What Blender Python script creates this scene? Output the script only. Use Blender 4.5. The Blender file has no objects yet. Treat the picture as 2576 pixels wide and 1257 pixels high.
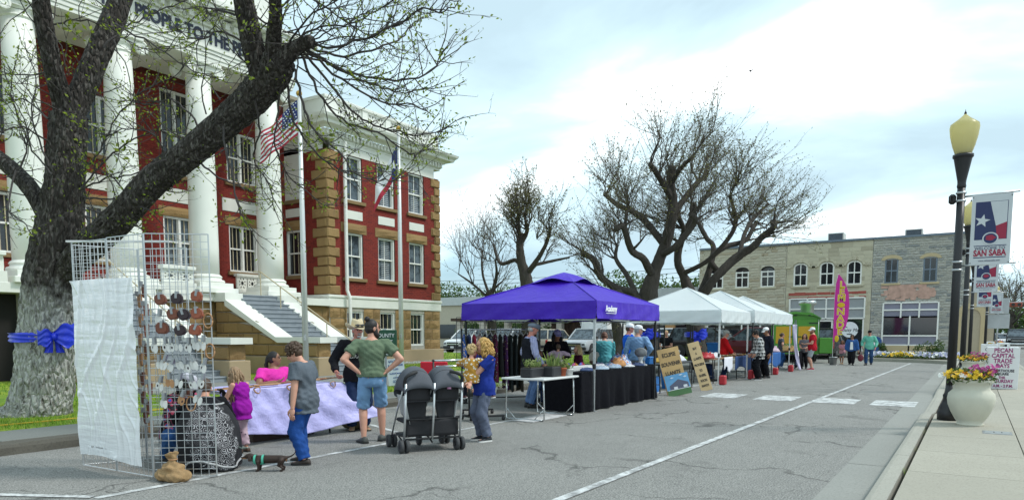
import bpy, math, random
import numpy as np
from mathutils import Vector as V, Matrix, Quaternion, noise
R = math.radians; PI = math.pi
rnd = random.Random(11)
sc = bpy.context.scene; COL = sc.collection

# ------------------------------------------------------------------ camera
cam = bpy.data.cameras.new('camera'); CAM = bpy.data.objects.new('camera', cam); COL.objects.link(CAM)
CAM.location = (0, 0, 1.5)
CAM.rotation_euler = (R(90 - 5.143), 0, R(32.75 - 90))
cam.sensor_width = 36; cam.lens = 36 * 1800 / 2576; cam.shift_y = 371.5 / 2576
cam.clip_start = .05; cam.clip_end = 3000
sc.camera = CAM
sc.render.resolution_x, sc.render.resolution_y = 1024, 499

# ------------------------------------------------------------------ sky: bright broken overcast
SUN_EL, SUN_ROT = 52, 150          # elevation, azimuth of the soft sun (behind the camera, to its right)
W = bpy.data.worlds.new('World'); sc.world = W; W.use_nodes = True
nt = W.node_tree; N = nt.nodes; L = nt.links
bg = N['Background']; bg.inputs['Strength'].default_value = .1
sky = N.new('ShaderNodeTexSky'); sky.sky_type = 'NISHITA'; sky.sun_disc = False
sky.sun_elevation = R(SUN_EL); sky.sun_rotation = R(SUN_ROT); sky.altitude = 300; sky.dust_density = 2
tc = N.new('ShaderNodeTexCoord'); sep = N.new('ShaderNodeSeparateXYZ'); L.new(tc.outputs['Generated'], sep.inputs[0])
zz = N.new('ShaderNodeMath'); zz.operation = 'ADD'; zz.inputs[1].default_value = .22; L.new(sep.outputs[2], zz.inputs[0])
zm = N.new('ShaderNodeMath'); zm.operation = 'MAXIMUM'; zm.inputs[1].default_value = .06; L.new(zz.outputs[0], zm.inputs[0])
dv = N.new('ShaderNodeVectorMath'); dv.operation = 'DIVIDE'; L.new(tc.outputs['Generated'], dv.inputs[0])
cb = N.new('ShaderNodeCombineXYZ')
for i in range(3): L.new(zm.outputs[0], cb.inputs[i])
L.new(cb.outputs[0], dv.inputs[1])
def wnoise(scale, det, rough, off, dist=0.):
    mp = N.new('ShaderNodeMapping'); mp.inputs['Location'].default_value = off; mp.inputs['Scale'].default_value = (1.0, .62, .35)
    mp.inputs['Rotation'].default_value = (0, 0, R(24)); L.new(dv.outputs[0], mp.inputs[0])
    n = N.new('ShaderNodeTexNoise'); n.inputs['Scale'].default_value = scale; n.inputs['Detail'].default_value = det
    n.inputs['Roughness'].default_value = rough; n.inputs['Distortion'].default_value = dist; L.new(mp.outputs[0], n.inputs[0]); return n
n1 = wnoise(1.05, 6, .52, (3.1, 1.7, 0), .5); n2 = wnoise(.9, 4, .5, (-4.3, 6.2, 2.))
r1 = N.new('ShaderNodeValToRGB'); e = r1.color_ramp.elements
e[0].position = .36; e[0].color = (3.9, 5.2, 5.9, 1); e[1].position = .68; e[1].color = (10.5, 10.8, 11.0, 1)
m_ = r1.color_ramp.elements.new(.485); m_.color = (5.2, 6.9, 7.6, 1)
m_ = r1.color_ramp.elements.new(.565); m_.color = (7.6, 8.7, 9.0, 1)
L.new(n1.outputs[0], r1.inputs[0])
r2 = N.new('ShaderNodeValToRGB'); r2.color_ramp.elements[0].position = .56; r2.color_ramp.elements[1].position = .72
r2.color_ramp.elements[1].color = (.55, .55, .55, 1); L.new(n2.outputs[0], r2.inputs[0])
sk = N.new('ShaderNodeMixRGB'); sk.blend_type = 'MULTIPLY'; sk.inputs[0].default_value = 1; sk.inputs[2].default_value = (.55, .8, .9, 1)
L.new(sky.outputs[0], sk.inputs[1])
mx = N.new('ShaderNodeMixRGB'); L.new(r2.outputs[0], mx.inputs[0]); L.new(r1.outputs[0], mx.inputs[1]); L.new(sk.outputs[0], mx.inputs[2])
L.new(mx.outputs[0], bg.inputs['Color'])

sun = bpy.data.lights.new('sun', 'SUN'); sun.energy = 1.5; sun.angle = R(10); sun.color = (1, .97, .92)
SUN = bpy.data.objects.new('sun', sun); COL.objects.link(SUN)
a = R(90 - SUN_ROT)                # Nishita azimuth is clockwise from +Y
SUN.rotation_euler = V((-math.cos(a) * math.cos(R(SUN_EL)), -math.sin(a) * math.cos(R(SUN_EL)), -math.sin(R(SUN_EL)))).to_track_quat('-Z', 'Y').to_euler()
sc.view_settings.view_transform = 'Standard'; sc.view_settings.look = 'None'
sc.view_settings.exposure = .70; sc.view_settings.gamma = 1

# ------------------------------------------------------------------ materials
MC = {}
def lin(h):
    if not isinstance(h, str): return tuple(h)
    h = h.lstrip('#'); o = []
    for i in (0, 2, 4):
        c = int(h[i:i + 2], 16) / 255; o.append(c / 12.92 if c <= .04045 else ((c + .055) / 1.055) ** 2.4)
    return tuple(o)
class NT:
    def __init__(s, name):
        s.m = bpy.data.materials.new(name); s.m.use_nodes = True; s.t = s.m.node_tree; s.b = s.t.nodes['Principled BSDF']
    def n(s, typ, **k):
        x = s.t.nodes.new('ShaderNode' + typ)
        for a_, v in k.items():
            if a_.startswith('i_'):
                key = a_[2:].replace('_', ' '); x.inputs[int(key) if key.isdigit() else key].default_value = v
            else: setattr(x, a_, v)
        return x
    def l(s, a_, b_): s.t.links.new(a_, b_)
    def co(s, kind='Object', scale=(1, 1, 1), rot=(0, 0, 0)):
        t = s.n('TexCoord'); m = s.n('Mapping'); m.inputs['Scale'].default_value = scale; m.inputs['Rotation'].default_value = rot
        s.l(t.outputs[kind], m.inputs[0]); return m.outputs[0]
    def noise(s, co, scale, det=4, rough=.55, dist=0):
        x = s.n('TexNoise', i_Scale=scale, i_Detail=det, i_Roughness=rough, i_Distortion=dist); s.l(co, x.inputs['Vector']); return x.outputs[0]
    def ramp(s, f, stops, interp='LINEAR'):
        x = s.n('ValToRGB'); r = x.color_ramp; r.interpolation = interp
        while len(r.elements) < len(stops): r.elements.new(.5)
        for e_, (p, c) in zip(r.elements, stops):
            e_.position = p; e_.color = (*(lin(c) if isinstance(c, str) else (c if hasattr(c, '__len__') else (c, c, c))), 1)
        s.l(f, x.inputs[0]); return x.outputs[0]
    def mix(s, f, a_, b_, mode='MIX'):
        x = s.n('MixRGB', blend_type=mode)
        for i, q in ((0, f), (1, a_), (2, b_)):
            if hasattr(q, 'node'): s.l(q, x.inputs[i])
            elif i == 0: x.inputs[0].default_value = q
            else: x.inputs[i].default_value = (*lin(q), 1)
        return x.outputs[0]
    def math(s, op, a_, b_=0., clamp=False):
        x = s.n('Math', operation=op, use_clamp=clamp)
        for i, q in ((0, a_), (1, b_)):
            if hasattr(q, 'node'): s.l(q, x.inputs[i])
            else: x.inputs[i].default_value = q
        return x.outputs[0]
    def bump(s, h, st=.4, dist=.02):
        x = s.n('Bump', i_Strength=st, i_Distance=dist); s.l(h, x.inputs['Height']); s.l(x.outputs[0], s.b.inputs['Normal'])
    def base(s, c):
        if hasattr(c, 'node'): s.l(c, s.b.inputs['Base Color'])
        else: s.b.inputs['Base Color'].default_value = (*lin(c), 1)
    def rough(s, r): s.b.inputs['Roughness'].default_value = r
    def rand(s):
        g_ = s.n('NewGeometry'); o = s.n('ObjectInfo'); return s.math('FRACT', s.math('ADD', g_.outputs['Random Per Island'], o.outputs['Random']))
def mat(name, c='#888888', rough=.7, var=.12, scale=6, bump=0, bs=40, metal=0, isl=0, spec=.5, trans=0, alpha=1, sss=0, emit=0, bd=.01):
    if name in MC: return MC[name]
    q = NT(name); c = lin(c); q.rough(rough); co = q.co()
    q.b.inputs['Metallic'].default_value = metal; q.b.inputs['Specular IOR Level'].default_value = spec
    if var or isl:
        f = q.noise(co, scale); o = q.mix(f, tuple(max(0, x * (1 - var * 1.6)) for x in c), tuple(min(1, x * (1 + var * 1.6)) for x in c))
        if isl: o = q.mix(q.rand(), o, q.mix(1, o, tuple(1 - isl for _ in 'xyz'), 'MULTIPLY'))
        q.base(o)
    else: q.base(c)
    if bump: q.bump(q.noise(co, bs, 5), bump, bd)
    if trans: q.b.inputs['Transmission Weight'].default_value = trans
    if alpha < 1: q.b.inputs['Alpha'].default_value = alpha
    MC[name] = q.m; return q.m
def reg(name, q): MC[name] = q.m; return q.m

# ------------------------------------------------------------------ mesh builder
class MB:
    def __init__(s): s.v = []; s.f = []; s.mi = []; s.k = 0; s.M = None
    def add(s, vs, fs):
        o = len(s.v)
        s.v += [tuple(s.M @ V(p)) for p in vs] if s.M is not None else [tuple(p) for p in vs]
        s.f += [tuple(i + o for i in f) for f in fs]; s.mi += [s.k] * len(fs); return s
    def box(s, x0, x1, y0, y1, z0, z1, bev=0):
        if x0 > x1: x0, x1 = x1, x0
        if y0 > y1: y0, y1 = y1, y0
        if z0 > z1: z0, z1 = z1, z0
        if not bev:
            vs = [(x, y, z) for z in (z0, z1) for y in (y0, y1) for x in (x0, x1)]
            return s.add(vs, [(0, 2, 3, 1), (4, 5, 7, 6), (0, 1, 5, 4), (2, 6, 7, 3), (0, 4, 6, 2), (1, 3, 7, 5)])
        b = min(bev, (x1 - x0) * .45, (y1 - y0) * .45, (z1 - z0) * .45); vs = []; idx = {}
        for sx in (0, 1):
            for sy in (0, 1):
                for sz in (0, 1):
                    c = ((x0, x1)[sx], (y0, y1)[sy], (z0, z1)[sz]); d = [(b, -b)[q] for q in (sx, sy, sz)]
                    for ax in range(3):
                        p = list(c)
                        for j in range(3):
                            if j != ax: p[j] += d[j]
                        idx[(sx, sy, sz, ax)] = len(vs); vs.append(p)
        fs = []
        for ax in range(3):
            u, w = [(1, 2), (2, 0), (0, 1)][ax]
            for sd in (0, 1):
                q = []
                for (a_, c) in ((0, 0), (1, 0), (1, 1), (0, 1)):
                    k = [0, 0, 0]; k[ax] = sd; k[u] = a_; k[w] = c; q.append(idx[(*k, ax)])
                fs.append(q if sd else q[::-1])
            for a_ in (0, 1):
                for c in (0, 1):
                    k = [0, 0, 0]; k[u] = a_; k[w] = c; k2 = k[:]; k2[ax] = 1
                    fs.append((idx[(*k, u)], idx[(*k, w)], idx[(*k2, w)], idx[(*k2, u)]))
        for sx in (0, 1):
            for sy in (0, 1):
                for sz in (0, 1): fs.append([idx[(sx, sy, sz, a_)] for a_ in range(3)])
        return s.add(vs, fs)
    def bar(s, a, b, w, h=None, up=(0, 0, 1)):
        a = V(a); b = V(b); h = h or w; d = (b - a).normalized(); u = d.cross(V(up))
        if u.length < 1e-4: u = d.cross(V((1, 0, 0)))
        u.normalize(); n = u.cross(d); u *= w / 2; n *= h / 2
        return s.add([a - u - n, a + u - n, a + u + n, a - u + n, b - u - n, b + u - n, b + u + n, b - u + n],
                     [(0, 1, 2, 3), (7, 6, 5, 4), (0, 4, 5, 1), (1, 5, 6, 2), (2, 6, 7, 3), (3, 7, 4, 0)])
    def loft(s, rings, caps=True, closed=True):
        n = len(rings[0]); vs = [p for r_ in rings for p in r_]; fs = []
        for i in range(len(rings) - 1):
            for j in range(n if closed else n - 1):
                k = (j + 1) % n; fs.append((i * n + j, i * n + k, (i + 1) * n + k, (i + 1) * n + j))
        if caps: fs.append(tuple(range(n))[::-1]); fs.append(tuple((len(rings) - 1) * n + j for j in range(n)))
        return s.add(vs, fs)
    def tube(s, pts, rad, n=8, caps=True, sq=1., jit=None):
        pts = [V(p) for p in pts]; m = len(pts); rad = rad if hasattr(rad, '__len__') else [rad] * m
        t = (pts[1] - pts[0]).normalized(); u = t.orthogonal().normalized(); rings = []
        for i in range(m):
            d = (pts[min(i + 1, m - 1)] - pts[max(i - 1, 0)])
            if d.length > 1e-9:
                d.normalize(); u = (u - d * u.dot(d))
                if u.length < 1e-6: u = d.orthogonal()
                u.normalize(); t = d
            w = t.cross(u); rings.append([pts[i] + (u * math.cos(2 * PI * j / n) + w * math.sin(2 * PI * j / n) * sq) * rad[i] * (jit(i, j) if jit else 1) for j in range(n)])
        return s.loft(rings, caps)
    def cap(s, a, b, ra, rb, n=10):
        "tapered capsule with round ends"
        a = V(a); b = V(b); d = b - a; l = d.length or 1e-6; d /= l; pts = []; rs = []
        for t in (-.95, -.6, -.2): pts.append(a + d * ra * t); rs.append(ra * math.sqrt(1 - t * t))
        for t in (.25, .5, .75): pts.append(a + d * l * t); rs.append(ra + (rb - ra) * t)
        for t in (.2, .6, .95): pts.append(b + d * rb * t); rs.append(rb * math.sqrt(1 - t * t))
        return s.tube(pts, rs, n)
    def lathe(s, prof, c=(0, 0, 0), n=16, caps=True, sx=1, sy=1):
        c = V(c); return s.loft([[(c.x + r_ * math.cos(2 * PI * j / n) * sx, c.y + r_ * math.sin(2 * PI * j / n) * sy, c.z + z) for j in range(n)] for r_, z in prof], caps)
    def ball(s, c, r_, nu=10, nv=7, rot=None):
        c = V(c); r_ = r_ if hasattr(r_, '__len__') else (r_,) * 3; rings = []
        for i in range(nv):
            ph = -PI / 2 + PI * (i + .35) / (nv - .3) if nv > 2 else 0
            ring = []
            for j in range(nu):
                p = V((math.cos(ph) * math.cos(2 * PI * j / nu) * r_[0], math.cos(ph) * math.sin(2 * PI * j / nu) * r_[1], math.sin(ph) * r_[2]))
                if rot: p = rot @ p
                ring.append(c + p)
            rings.append(ring)
        return s.loft(rings)
    def prism(s, poly, fn, d0, d1):
        n = len(poly); return s.add([fn(a_, b_, d0) for a_, b_ in poly] + [fn(a_, b_, d1) for a_, b_ in poly],
                                    [tuple(range(n)), tuple(range(2 * n - 1, n - 1, -1))] + [(i, i + n, (i + 1) % n + n, (i + 1) % n) for i in range(n)])
    def sheet(s, fn, nu, nv, th=0):
        vs = [fn(i / nu, j / nv) for j in range(nv + 1) for i in range(nu + 1)]; w = nu + 1
        return s.add(vs, [(j * w + i, j * w + i + 1, (j + 1) * w + i + 1, (j + 1) * w + i) for j in range(nv) for i in range(nu)])
    def mesh(s, name, mats):
        me = bpy.data.meshes.new(name); me.from_pydata(s.v, [], s.f)
        for m in (mats if isinstance(mats, (list, tuple)) else [mats]): me.materials.append(m)
        if any(s.mi): me.polygons.foreach_set('material_index', s.mi)
        me.validate(); me.update(); return me
    def build(s, name, mats, parent=None, smooth=False, world=False, label=None, cat=None, group=None, kind=None, solid=0):
        me = s.mesh(name, mats)
        if smooth: me.shade_smooth()
        o = bpy.data.objects.new(name, me); COL.objects.link(o)
        if parent: attach(o, parent, world)
        if solid:
            m = o.modifiers.new('thickness', 'SOLIDIFY'); m.thickness = solid
        return tag(o, label, cat, group, kind)
def attach(o, p, world=False):
    o.parent = p
    if world:
        q = p; mw = Matrix()
        while q: mw = q.matrix_basis.copy() @ mw if q.parent is None else q.matrix_parent_inverse @ q.matrix_basis @ mw; q = q.parent
        o.matrix_parent_inverse = mw.inverted()
    return o
def tag(o, label=None, cat=None, group=None, kind=None):
    for k, v in (('label', label), ('category', cat), ('group', group), ('kind', kind)):
        if v: o[k] = v
    return o
def thing(name, label, cat, loc=(0, 0, 0), rz=0, group=None):
    o = bpy.data.objects.new(name, None); COL.objects.link(o); o.location = loc; o.rotation_euler = (0, 0, rz); o.empty_display_size = .1
    return tag(o, label, cat, group)
def link(name, me, parent=None, loc=(0, 0, 0), rot=(0, 0, 0), scale=(1, 1, 1), world=False):
    o = bpy.data.objects.new(name, me); COL.objects.link(o); o.location = loc; o.rotation_euler = rot; o.scale = scale
    if parent: attach(o, parent, world)
    return o
def copytree(o, loc=None, rz=None, parent=None):
    c = o.copy(); COL.objects.link(c)
    if parent: c.parent = parent
    if loc is not None: c.location = loc
    if rz is not None: c.rotation_euler = (0, 0, rz)
    for ch in o.children: copytree(ch, parent=c)
    return c
def text(s, size, m, parent, loc, rot, name='lettering', ext=.004, sx=1., align='CENTER', world=True, bold=0., sh=0.):
    cu = bpy.data.curves.new(name, 'FONT'); cu.body = s; cu.size = size; cu.align_x = align; cu.align_y = 'CENTER'; cu.extrude = ext; cu.offset = bold; cu.shear = sh; cu.resolution_u = 3
    t = bpy.data.objects.new('t', cu); me = bpy.data.meshes.new_from_object(t); bpy.data.objects.remove(t); bpy.data.curves.remove(cu)
    me.materials.clear(); me.materials.append(m); me.name = name
    return link(name, me, parent, loc, rot, (sx, 1, 1), world)
def catmull(pts, k=4):
    pts = [V(p) for p in pts]; o = []
    for i in range(len(pts) - 1):
        p0, p1, p2, p3 = pts[max(i - 1, 0)], pts[i], pts[i + 1], pts[min(i + 2, len(pts) - 1)]
        for j in range(k):
            t = j / k; o.append(.5 * (2 * p1 + (p2 - p0) * t + (2 * p0 - 5 * p1 + 4 * p2 - p3) * t * t + (3 * p1 - p0 - 3 * p2 + p3) * t ** 3))
    return o + [pts[-1]]
def interp(xs, k):
    o = []
    for i in range(len(xs) - 1): o += [xs[i] + (xs[i + 1] - xs[i]) * j / k for j in range(k)]
    return o + [xs[-1]]
FXZ = (R(90), 0, 0)          # text on a wall that faces -Y
FYZ = (R(90), 0, R(-90))     # text on a wall that faces -X
# ------------------------------------------------------------------ special materials
q = NT('asphalt'); co = q.co(); g1 = q.noise(co, .35, 5, .6); g2 = q.noise(co, 60, 3, .7); g3 = q.noise(co, 2.2, 5, .65)
cA = q.mix(q.ramp(g1, [(.35, 0), (.65, 1)]), (.175, .172, .155), (.25, .245, .222)); cA = q.mix(q.ramp(g3, [(.45, 0), (.75, .7)]), cA, (.29, .284, .258))
g4 = q.noise(co, 14, 4, .7); cA = q.mix(q.ramp(g4, [(.42, .55), (.55, 0)]), cA, (.11, .11, .10)); cA = q.mix(q.ramp(g2, [(.3, .95), (.5, .25), (.7, .9)]), cA, q.mix(q.ramp(g2, [(.45, 0), (.55, 1)]), (.09, .09, .088), (.40, .39, .37)))
def cracks(q, scale, w, dist, thr):
    cc = q.co(); nz = q.n('TexNoise', i_Scale=1.3, i_Detail=5); q.l(cc, nz.inputs['Vector'])
    mv = q.n('VectorMath', operation='SCALE'); mv.inputs['Scale'].default_value = dist; q.l(nz.outputs['Color'], mv.inputs[0])
    ad = q.n('VectorMath', operation='ADD'); q.l(cc, ad.inputs[0]); q.l(mv.outputs[0], ad.inputs[1])
    vo = q.n('TexVoronoi', feature='DISTANCE_TO_EDGE', i_Scale=scale); q.l(ad.outputs[0], vo.inputs['Vector'])
    ln = q.ramp(vo.outputs[0], [(0, 1), (w, 0)]); ms = q.ramp(q.noise(cc, .45, 3), [(thr, 0), (thr + .07, 1)])
    return q.mix(1, ln, ms, 'MULTIPLY')
ck = cracks(q, .36, .016, 1.3, .46); ck2 = cracks(q, 1.1, .018, .9, .56)
cA = q.mix(q.math('MULTIPLY', q.ramp(q.noise(co, .9, 6, .7, .6), [(.58, 0), (.72, 1)]), .45), cA, (.07, .068, .062)); cA = q.mix(q.math('MULTIPLY', q.mix(1, ck, ck2, 'ADD'), .75, True), cA, (.035, .034, .03)); q.base(cA); q.rough(.9); q.bump(g2, .5, .012); reg('asphalt', q)
def concrete(name, c0, c1, sp=.5):
    q = NT(name); co = q.co(); a_ = q.noise(co, .9, 6, .65); b_ = q.noise(co, 45, 3, .7); c_ = q.noise(co, .25, 3)
    o = q.mix(a_, c0, c1); o = q.mix(q.ramp(b_, [(.35, .5), (.5, 0)]), o, tuple(x * .6 for x in lin(c0))); o = q.mix(q.math('MULTIPLY', q.ramp(c_, [(.5, 0), (.7, 1)]), sp), o, tuple(x * .75 for x in lin(c1)))
    o = q.mix(q.math('MULTIPLY', q.rand(), .25), o, tuple(x * .7 for x in lin(c0))); q.base(o); q.rough(.88); q.bump(b_, .3, .006); return reg(name, q)
concrete('concrete', (.31, .29, .235), (.45, .42, .345)); concrete('gutter_concrete', (.24, .242, .22), (.33, .328, .30)); concrete('kerb_concrete', (.31, .30, .255), (.44, .42, .36))
concrete('dark_kerb', (.06, .055, .045), (.16, .15, .12)); concrete('walk', (.17, .18, .165), (.27, .27, .25)); concrete('dirty_walk', (.15, .16, .145), (.25, .255, .235))
q = NT('road_paint'); co = q.co(); w_ = q.noise(co, 4.5, 9, .8); q.base(q.mix(q.ramp(w_, [(.43, 1), (.56, 0)]), (.60, .61, .60), (.25, .25, .245))); q.rough(.7); reg('road_paint', q)
mat('soil', (.06, .045, .03), .95, .3, 5, .6, 30); mat('far_ground', (.12, .13, .07), .95, .3, .05)
q = NT('turf'); co = q.co(); t_ = q.noise(co, 1.1, 6, .7); q.base(q.mix(q.ramp(t_, [(.4, 0), (.62, 1)]), (.10, .20, .008), (.26, .34, .02))); q.rough(.95); q.bump(q.noise(co, 70, 3), .8, .03); reg('turf', q)
q = NT('grass_blade'); q.base(q.ramp(q.rand(), [(0, (.06, .16, .006)), (.5, (.16, .32, .015)), (.85, (.32, .42, .03)), (1, (.4, .36, .1))])); q.rough(.8); reg('grass_blade', q)
def stonemat(name, c0, c1, c2, bs=14, bump=.8, isl=True):
    q = NT(name); co = q.co(); f = q.noise(co, 3, 5, .6); o = q.mix(f, c0, c1)
    if isl: o = q.mix(q.ramp(q.rand(), [(0, 0), (.6, .15), (1, .8)]), o, c2)
    q.base(o); q.rough(.92); q.bump(q.noise(co, bs, 6, .65), bump, .03); return reg(name, q)
stonemat('sandstone', (.26, .16, .06), (.38, .25, .11), (.21, .13, .055)); stonemat('sandstone_smooth', (.2, .13, .06), (.27, .18, .085), (.2, .13, .06), 30, .3, False)
stonemat('tan_stone', (.48, .44, .325), (.60, .56, .43), (.36, .32, .235), 10, .4); stonemat('rough_tan', (.43, .40, .31), (.57, .53, .42), (.36, .29, .2), 8, .7)
stonemat('grey_rubble', (.34, .34, .31), (.52, .50, .44), (.20, .22, .235), 7, .8); stonemat('trim_stone', (.45, .36, .21), (.55, .45, .28), (.5, .4, .24), 20, .3)
mat('mortar', (.40, .38, .33), .95, .2, 5, .4, 20); mat('light_mortar', (.56, .54, .48), .95, .2, 3, .4, 20); mat('red_mortar', (.10, .018, .012), .95, .25, 3)
q = NT('brick_red'); co = q.co(); o = q.mix(q.noise(co, 1.2, 4), (.19, .016, .011), (.27, .034, .021)); o = q.mix(q.ramp(q.rand(), [(0, 0), (.7, .2), (1, .7)]), o, (.13, .016, .014)); q.base(o); q.rough(.85); q.bump(q.noise(co, 60, 3), .3, .006); reg('brick_red', q)
mat('white_trim', (.72, .73, .67), .6, .08, 1.2, .05, 30); mat('white_column', (.76, .77, .71), .55, .06, .8); mat('window_white', (.8, .8, .76), .45, .04, 3)
mat('plaster_beige', (.36, .275, .165), .85, .12, 1.3, .1, 30); mat('soffit', (.30, .27, .21), .8, .1, 2); mat('letter_blue', (.015, .02, .05), .5, .1)
mat('step_grey', (.23, .26, .285), .7, .12, 3, .1, 40); mat('cream_rail', (.50, .42, .27), .45, .05)
q = NT('glass_dark'); co = q.co(); q.base(q.mix(q.noise(co, 1.3, 4), (.008, .010, .013), (.022, .026, .032))); q.rough(.06); q.b.inputs['Specular IOR Level'].default_value = .7; reg('glass_dark', q)
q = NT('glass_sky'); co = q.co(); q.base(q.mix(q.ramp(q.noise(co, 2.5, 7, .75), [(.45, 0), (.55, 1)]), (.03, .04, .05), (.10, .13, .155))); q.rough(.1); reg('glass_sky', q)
mat('blind', (.42, .45, .47), .6, .05); mat('blind_dark', (.055, .055, .06), .6, .05); mat('bar_tan', (.52, .45, .30), .5, .05)
mat('galv', (.50, .52, .53), .38, .1, 5, metal=.85); mat('pole_white', (.62, .64, .63), .35, .06, 2, metal=.3); mat('gold', (.5, .3, .06), .35, .05, metal=.6)
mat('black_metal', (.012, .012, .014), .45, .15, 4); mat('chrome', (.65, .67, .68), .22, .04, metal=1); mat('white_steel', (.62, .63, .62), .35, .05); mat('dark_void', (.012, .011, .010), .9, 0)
mat('flashing', (.16, .2, .25), .5, .1, metal=.3); mat('pink_stucco', (.50, .32, .26), .95, .3, 4, .6, 20); mat('red_stucco', (.36, .09, .07), .95, .3, 4, .6, 20)
mat('transom_grey', (.30, .32, .335), .4, .05, 8); mat('transom_lilac', (.22, .22, .29), .4, .05, 8); mat('tan_metal', (.6, .57, .48), .6, .08)

# ------------------------------------------------------------------ ground, road, pavements
tag(MB().add([(-900, -900, -.08), (1500, -900, -.08), (1500, 900, -.08), (-900, 900, -.08)], [(0, 1, 2, 3)]).build('ground', mat('far_ground')), kind='structure')
road = tag(MB().add([(-30, -60, 0), (260, -60, 0), (260, 110, 0), (-30, 110, 0)], [(0, 1, 2, 3)]).build('road', MC['asphalt']), kind='structure')
def flat(name, poly, z, m, parent=None, **k): return MB().add([(x, y, z) for x, y in poly], [tuple(range(len(poly)))]).build(name, m, parent, **k)
def stripe(name, a_, b_, w, m='road_paint', z=.005):
    a_ = V(a_); b_ = V(b_); d = (b_ - a_).normalized(); n = V((-d.y, d.x)) * w / 2; return flat(name, [a_ - n, b_ - n, b_ + n, a_ + n], z, MC[m], road)
stripe('lane_line', (3.0, 3.12), (41, 2.6), .1, z=.009); stripe('parking_line', (3.35, 6.68), (31, 6.68), .095); stripe('parking_line', (3.36, 6.74), (2.2, 9.0), .095, z=.008); stripe('parking_line', (7.9, 6.8), (9.2, 9.6), .09)
for x in (15.9, 22.6, 29.5): stripe('parking_line', (x, 6.78), (x, 9.6), .09)
for y in (5.03, 3.77, 2.5, 1.37): flat('crosswalk_block', [(16.65, y - .42), (17.95, y - .42), (17.95, y + .42), (16.65, y + .42)], .005, MC['road_paint'], road)
x = -12.
while x < 42:
    flat('gutter_slab', [(x + .006, .7), (x + 2.99, .7), (x + 2.99, 1.16), (x + .006, 1.16)], .004, MC['gutter_concrete'], road); x += 3
def kz(x): return .15 - .115 * max(0., min(1., (x - 13.9) / 1.5)) * max(0., min(1., (20.3 - x) / 1.3))
kb = thing('kerb', None, None, (12, .6, 0)); tag(kb, kind='structure'); x = -9.
while x < 48:
    n = 6; rings = []
    for i in range(n + 1):
        xx = x + .006 + (3 - .012) * i / n; z = kz(xx); rings.append([(xx, .72, -.02), (xx, .715, z * .7), (xx, .69, z - .01), (xx, .65, z), (xx, .535, z), (xx, .535, -.02)])
    MB().loft(rings).build('kerb_stone', MC['kerb_concrete'], kb, world=True); x += 3
sw = tag(flat('sidewalk', [(-10, .56), (50, .56), (50, -1.75), (-10, -1.75)], .012, mat('soil')), kind='structure'); x = -10.
while x < 49:
    for (ya, yb) in ((.488, -.53), (-.542, -1.6)):
        mb = MB(); n = 4; x1 = x + 1.49
        def sz(xx, yy): return .15 - (.15 - kz(xx)) * max(0, min(1, (yy + .53) / 1.03))
        top = [(x + (x1 - x) * i / n, yy, sz(x + (x1 - x) * i / n, yy)) for yy in (ya, yb) for i in range(n + 1)]; k = n + 1
        fs = [(i, k + i, k + i + 1, i + 1) for i in range(n)]; bot = [(p[0], p[1], 0) for p in top]
        rim = list(range(n + 1)) + list(range(2 * k - 1, k - 1, -1)); m = 2 * k
        fs += [(rim[i], rim[(i + 1) % len(rim)], rim[(i + 1) % len(rim)] + m, rim[i] + m) for i in range(len(rim))]
        mb.add(top + bot, fs).build('paving_slab', MC['concrete'], sw)
    x += 1.5
k2 = tag(MB().box(-10, 46, -1.8, -1.62, -.02, .14, .02).build('far_kerb', MC['kerb_concrete']), kind='structure')
# weeds in the kerb joint
wd = MB()
for _ in range(60):
    x = rnd.choice([8.05, 8.05, 8.1, 11.5, 6.2, 9.7]) + rnd.gauss(0, .05); y = .517 + rnd.gauss(0, .012); h = rnd.uniform(.02, .06); a_ = rnd.uniform(0, 6.3)
    wd.add([(x, y, .1), (x + .012, y, .1), (x + math.cos(a_) * .03, y + math.sin(a_) * .03, .15 + h)], [(0, 1, 2)])
wd.build('weeds', MC['grass_blade'], label='tuft of small weeds growing in the kerb joint', cat='weeds', kind='stuff')
uc = thing('utility_cover', 'small rectangular grey access cover set in the pavement beside the near urn', 'utility cover', (11.72, -.33, .15))
MB().box(11.55, 11.9, -.5, -.16, .13, .1545, .004).build('cover_frame', mat('cover_steel', (.2, .21, .21), .6, .2, 20, .3, 60), uc, world=True)
MB().box(11.575, 11.875, -.475, -.185, .14, .158, .004).build('cover_lid', mat('cover_lid', (.26, .28, .28), .6, .2, 20, .6, 90), uc, world=True)
MB().box(11.7, 11.75, -.39, -.375, .15, .161).build('lift_slot', MC['dark_void'], uc, world=True); MB().box(11.7, 11.75, -.30, -.285, .15, .161).build('lift_slot', MC['dark_void'], uc, world=True)
# courthouse side: kerb, walk, lawn
lk = thing('courthouse_kerb', None, None, (10, 10.05, 0)); tag(lk, kind='structure'); x = -6.
while x < 40:
    l = rnd.uniform(1.3, 2.3); mb = MB()
    rings = [[(xx, 9.98 + rnd.uniform(-.02, .02), -.02), (xx, 9.99 + rnd.uniform(-.02, .02), .09), (xx, 10.03, .14 + rnd.uniform(-.012, .006)), (xx, 10.16, .155), (xx, 10.16, -.02)] for xx in [x + .01 + (l - .02) * i / 5 for i in range(6)]]
    mb.loft(rings).build('kerb_stone', MC['dark_kerb'], lk, world=True); x += l
wk = tag(flat('courthouse_walk', [(-8, 10.1), (40.2, 10.1), (40.2, 11.3), (-8, 11.3)], .08, mat('soil')), kind='structure'); x = -8.
while x < 40: MB().box(x, x + 1.48, 10.165, 11.2, .05, .16, .006).build('paving_slab', MC['dirty_walk'], wk); x += 1.5
lawn = tag(MB().box(-15, 40.2, 11.2, 75, -.05, .155).build('lawn', MC['turf']), kind='structure')
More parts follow.
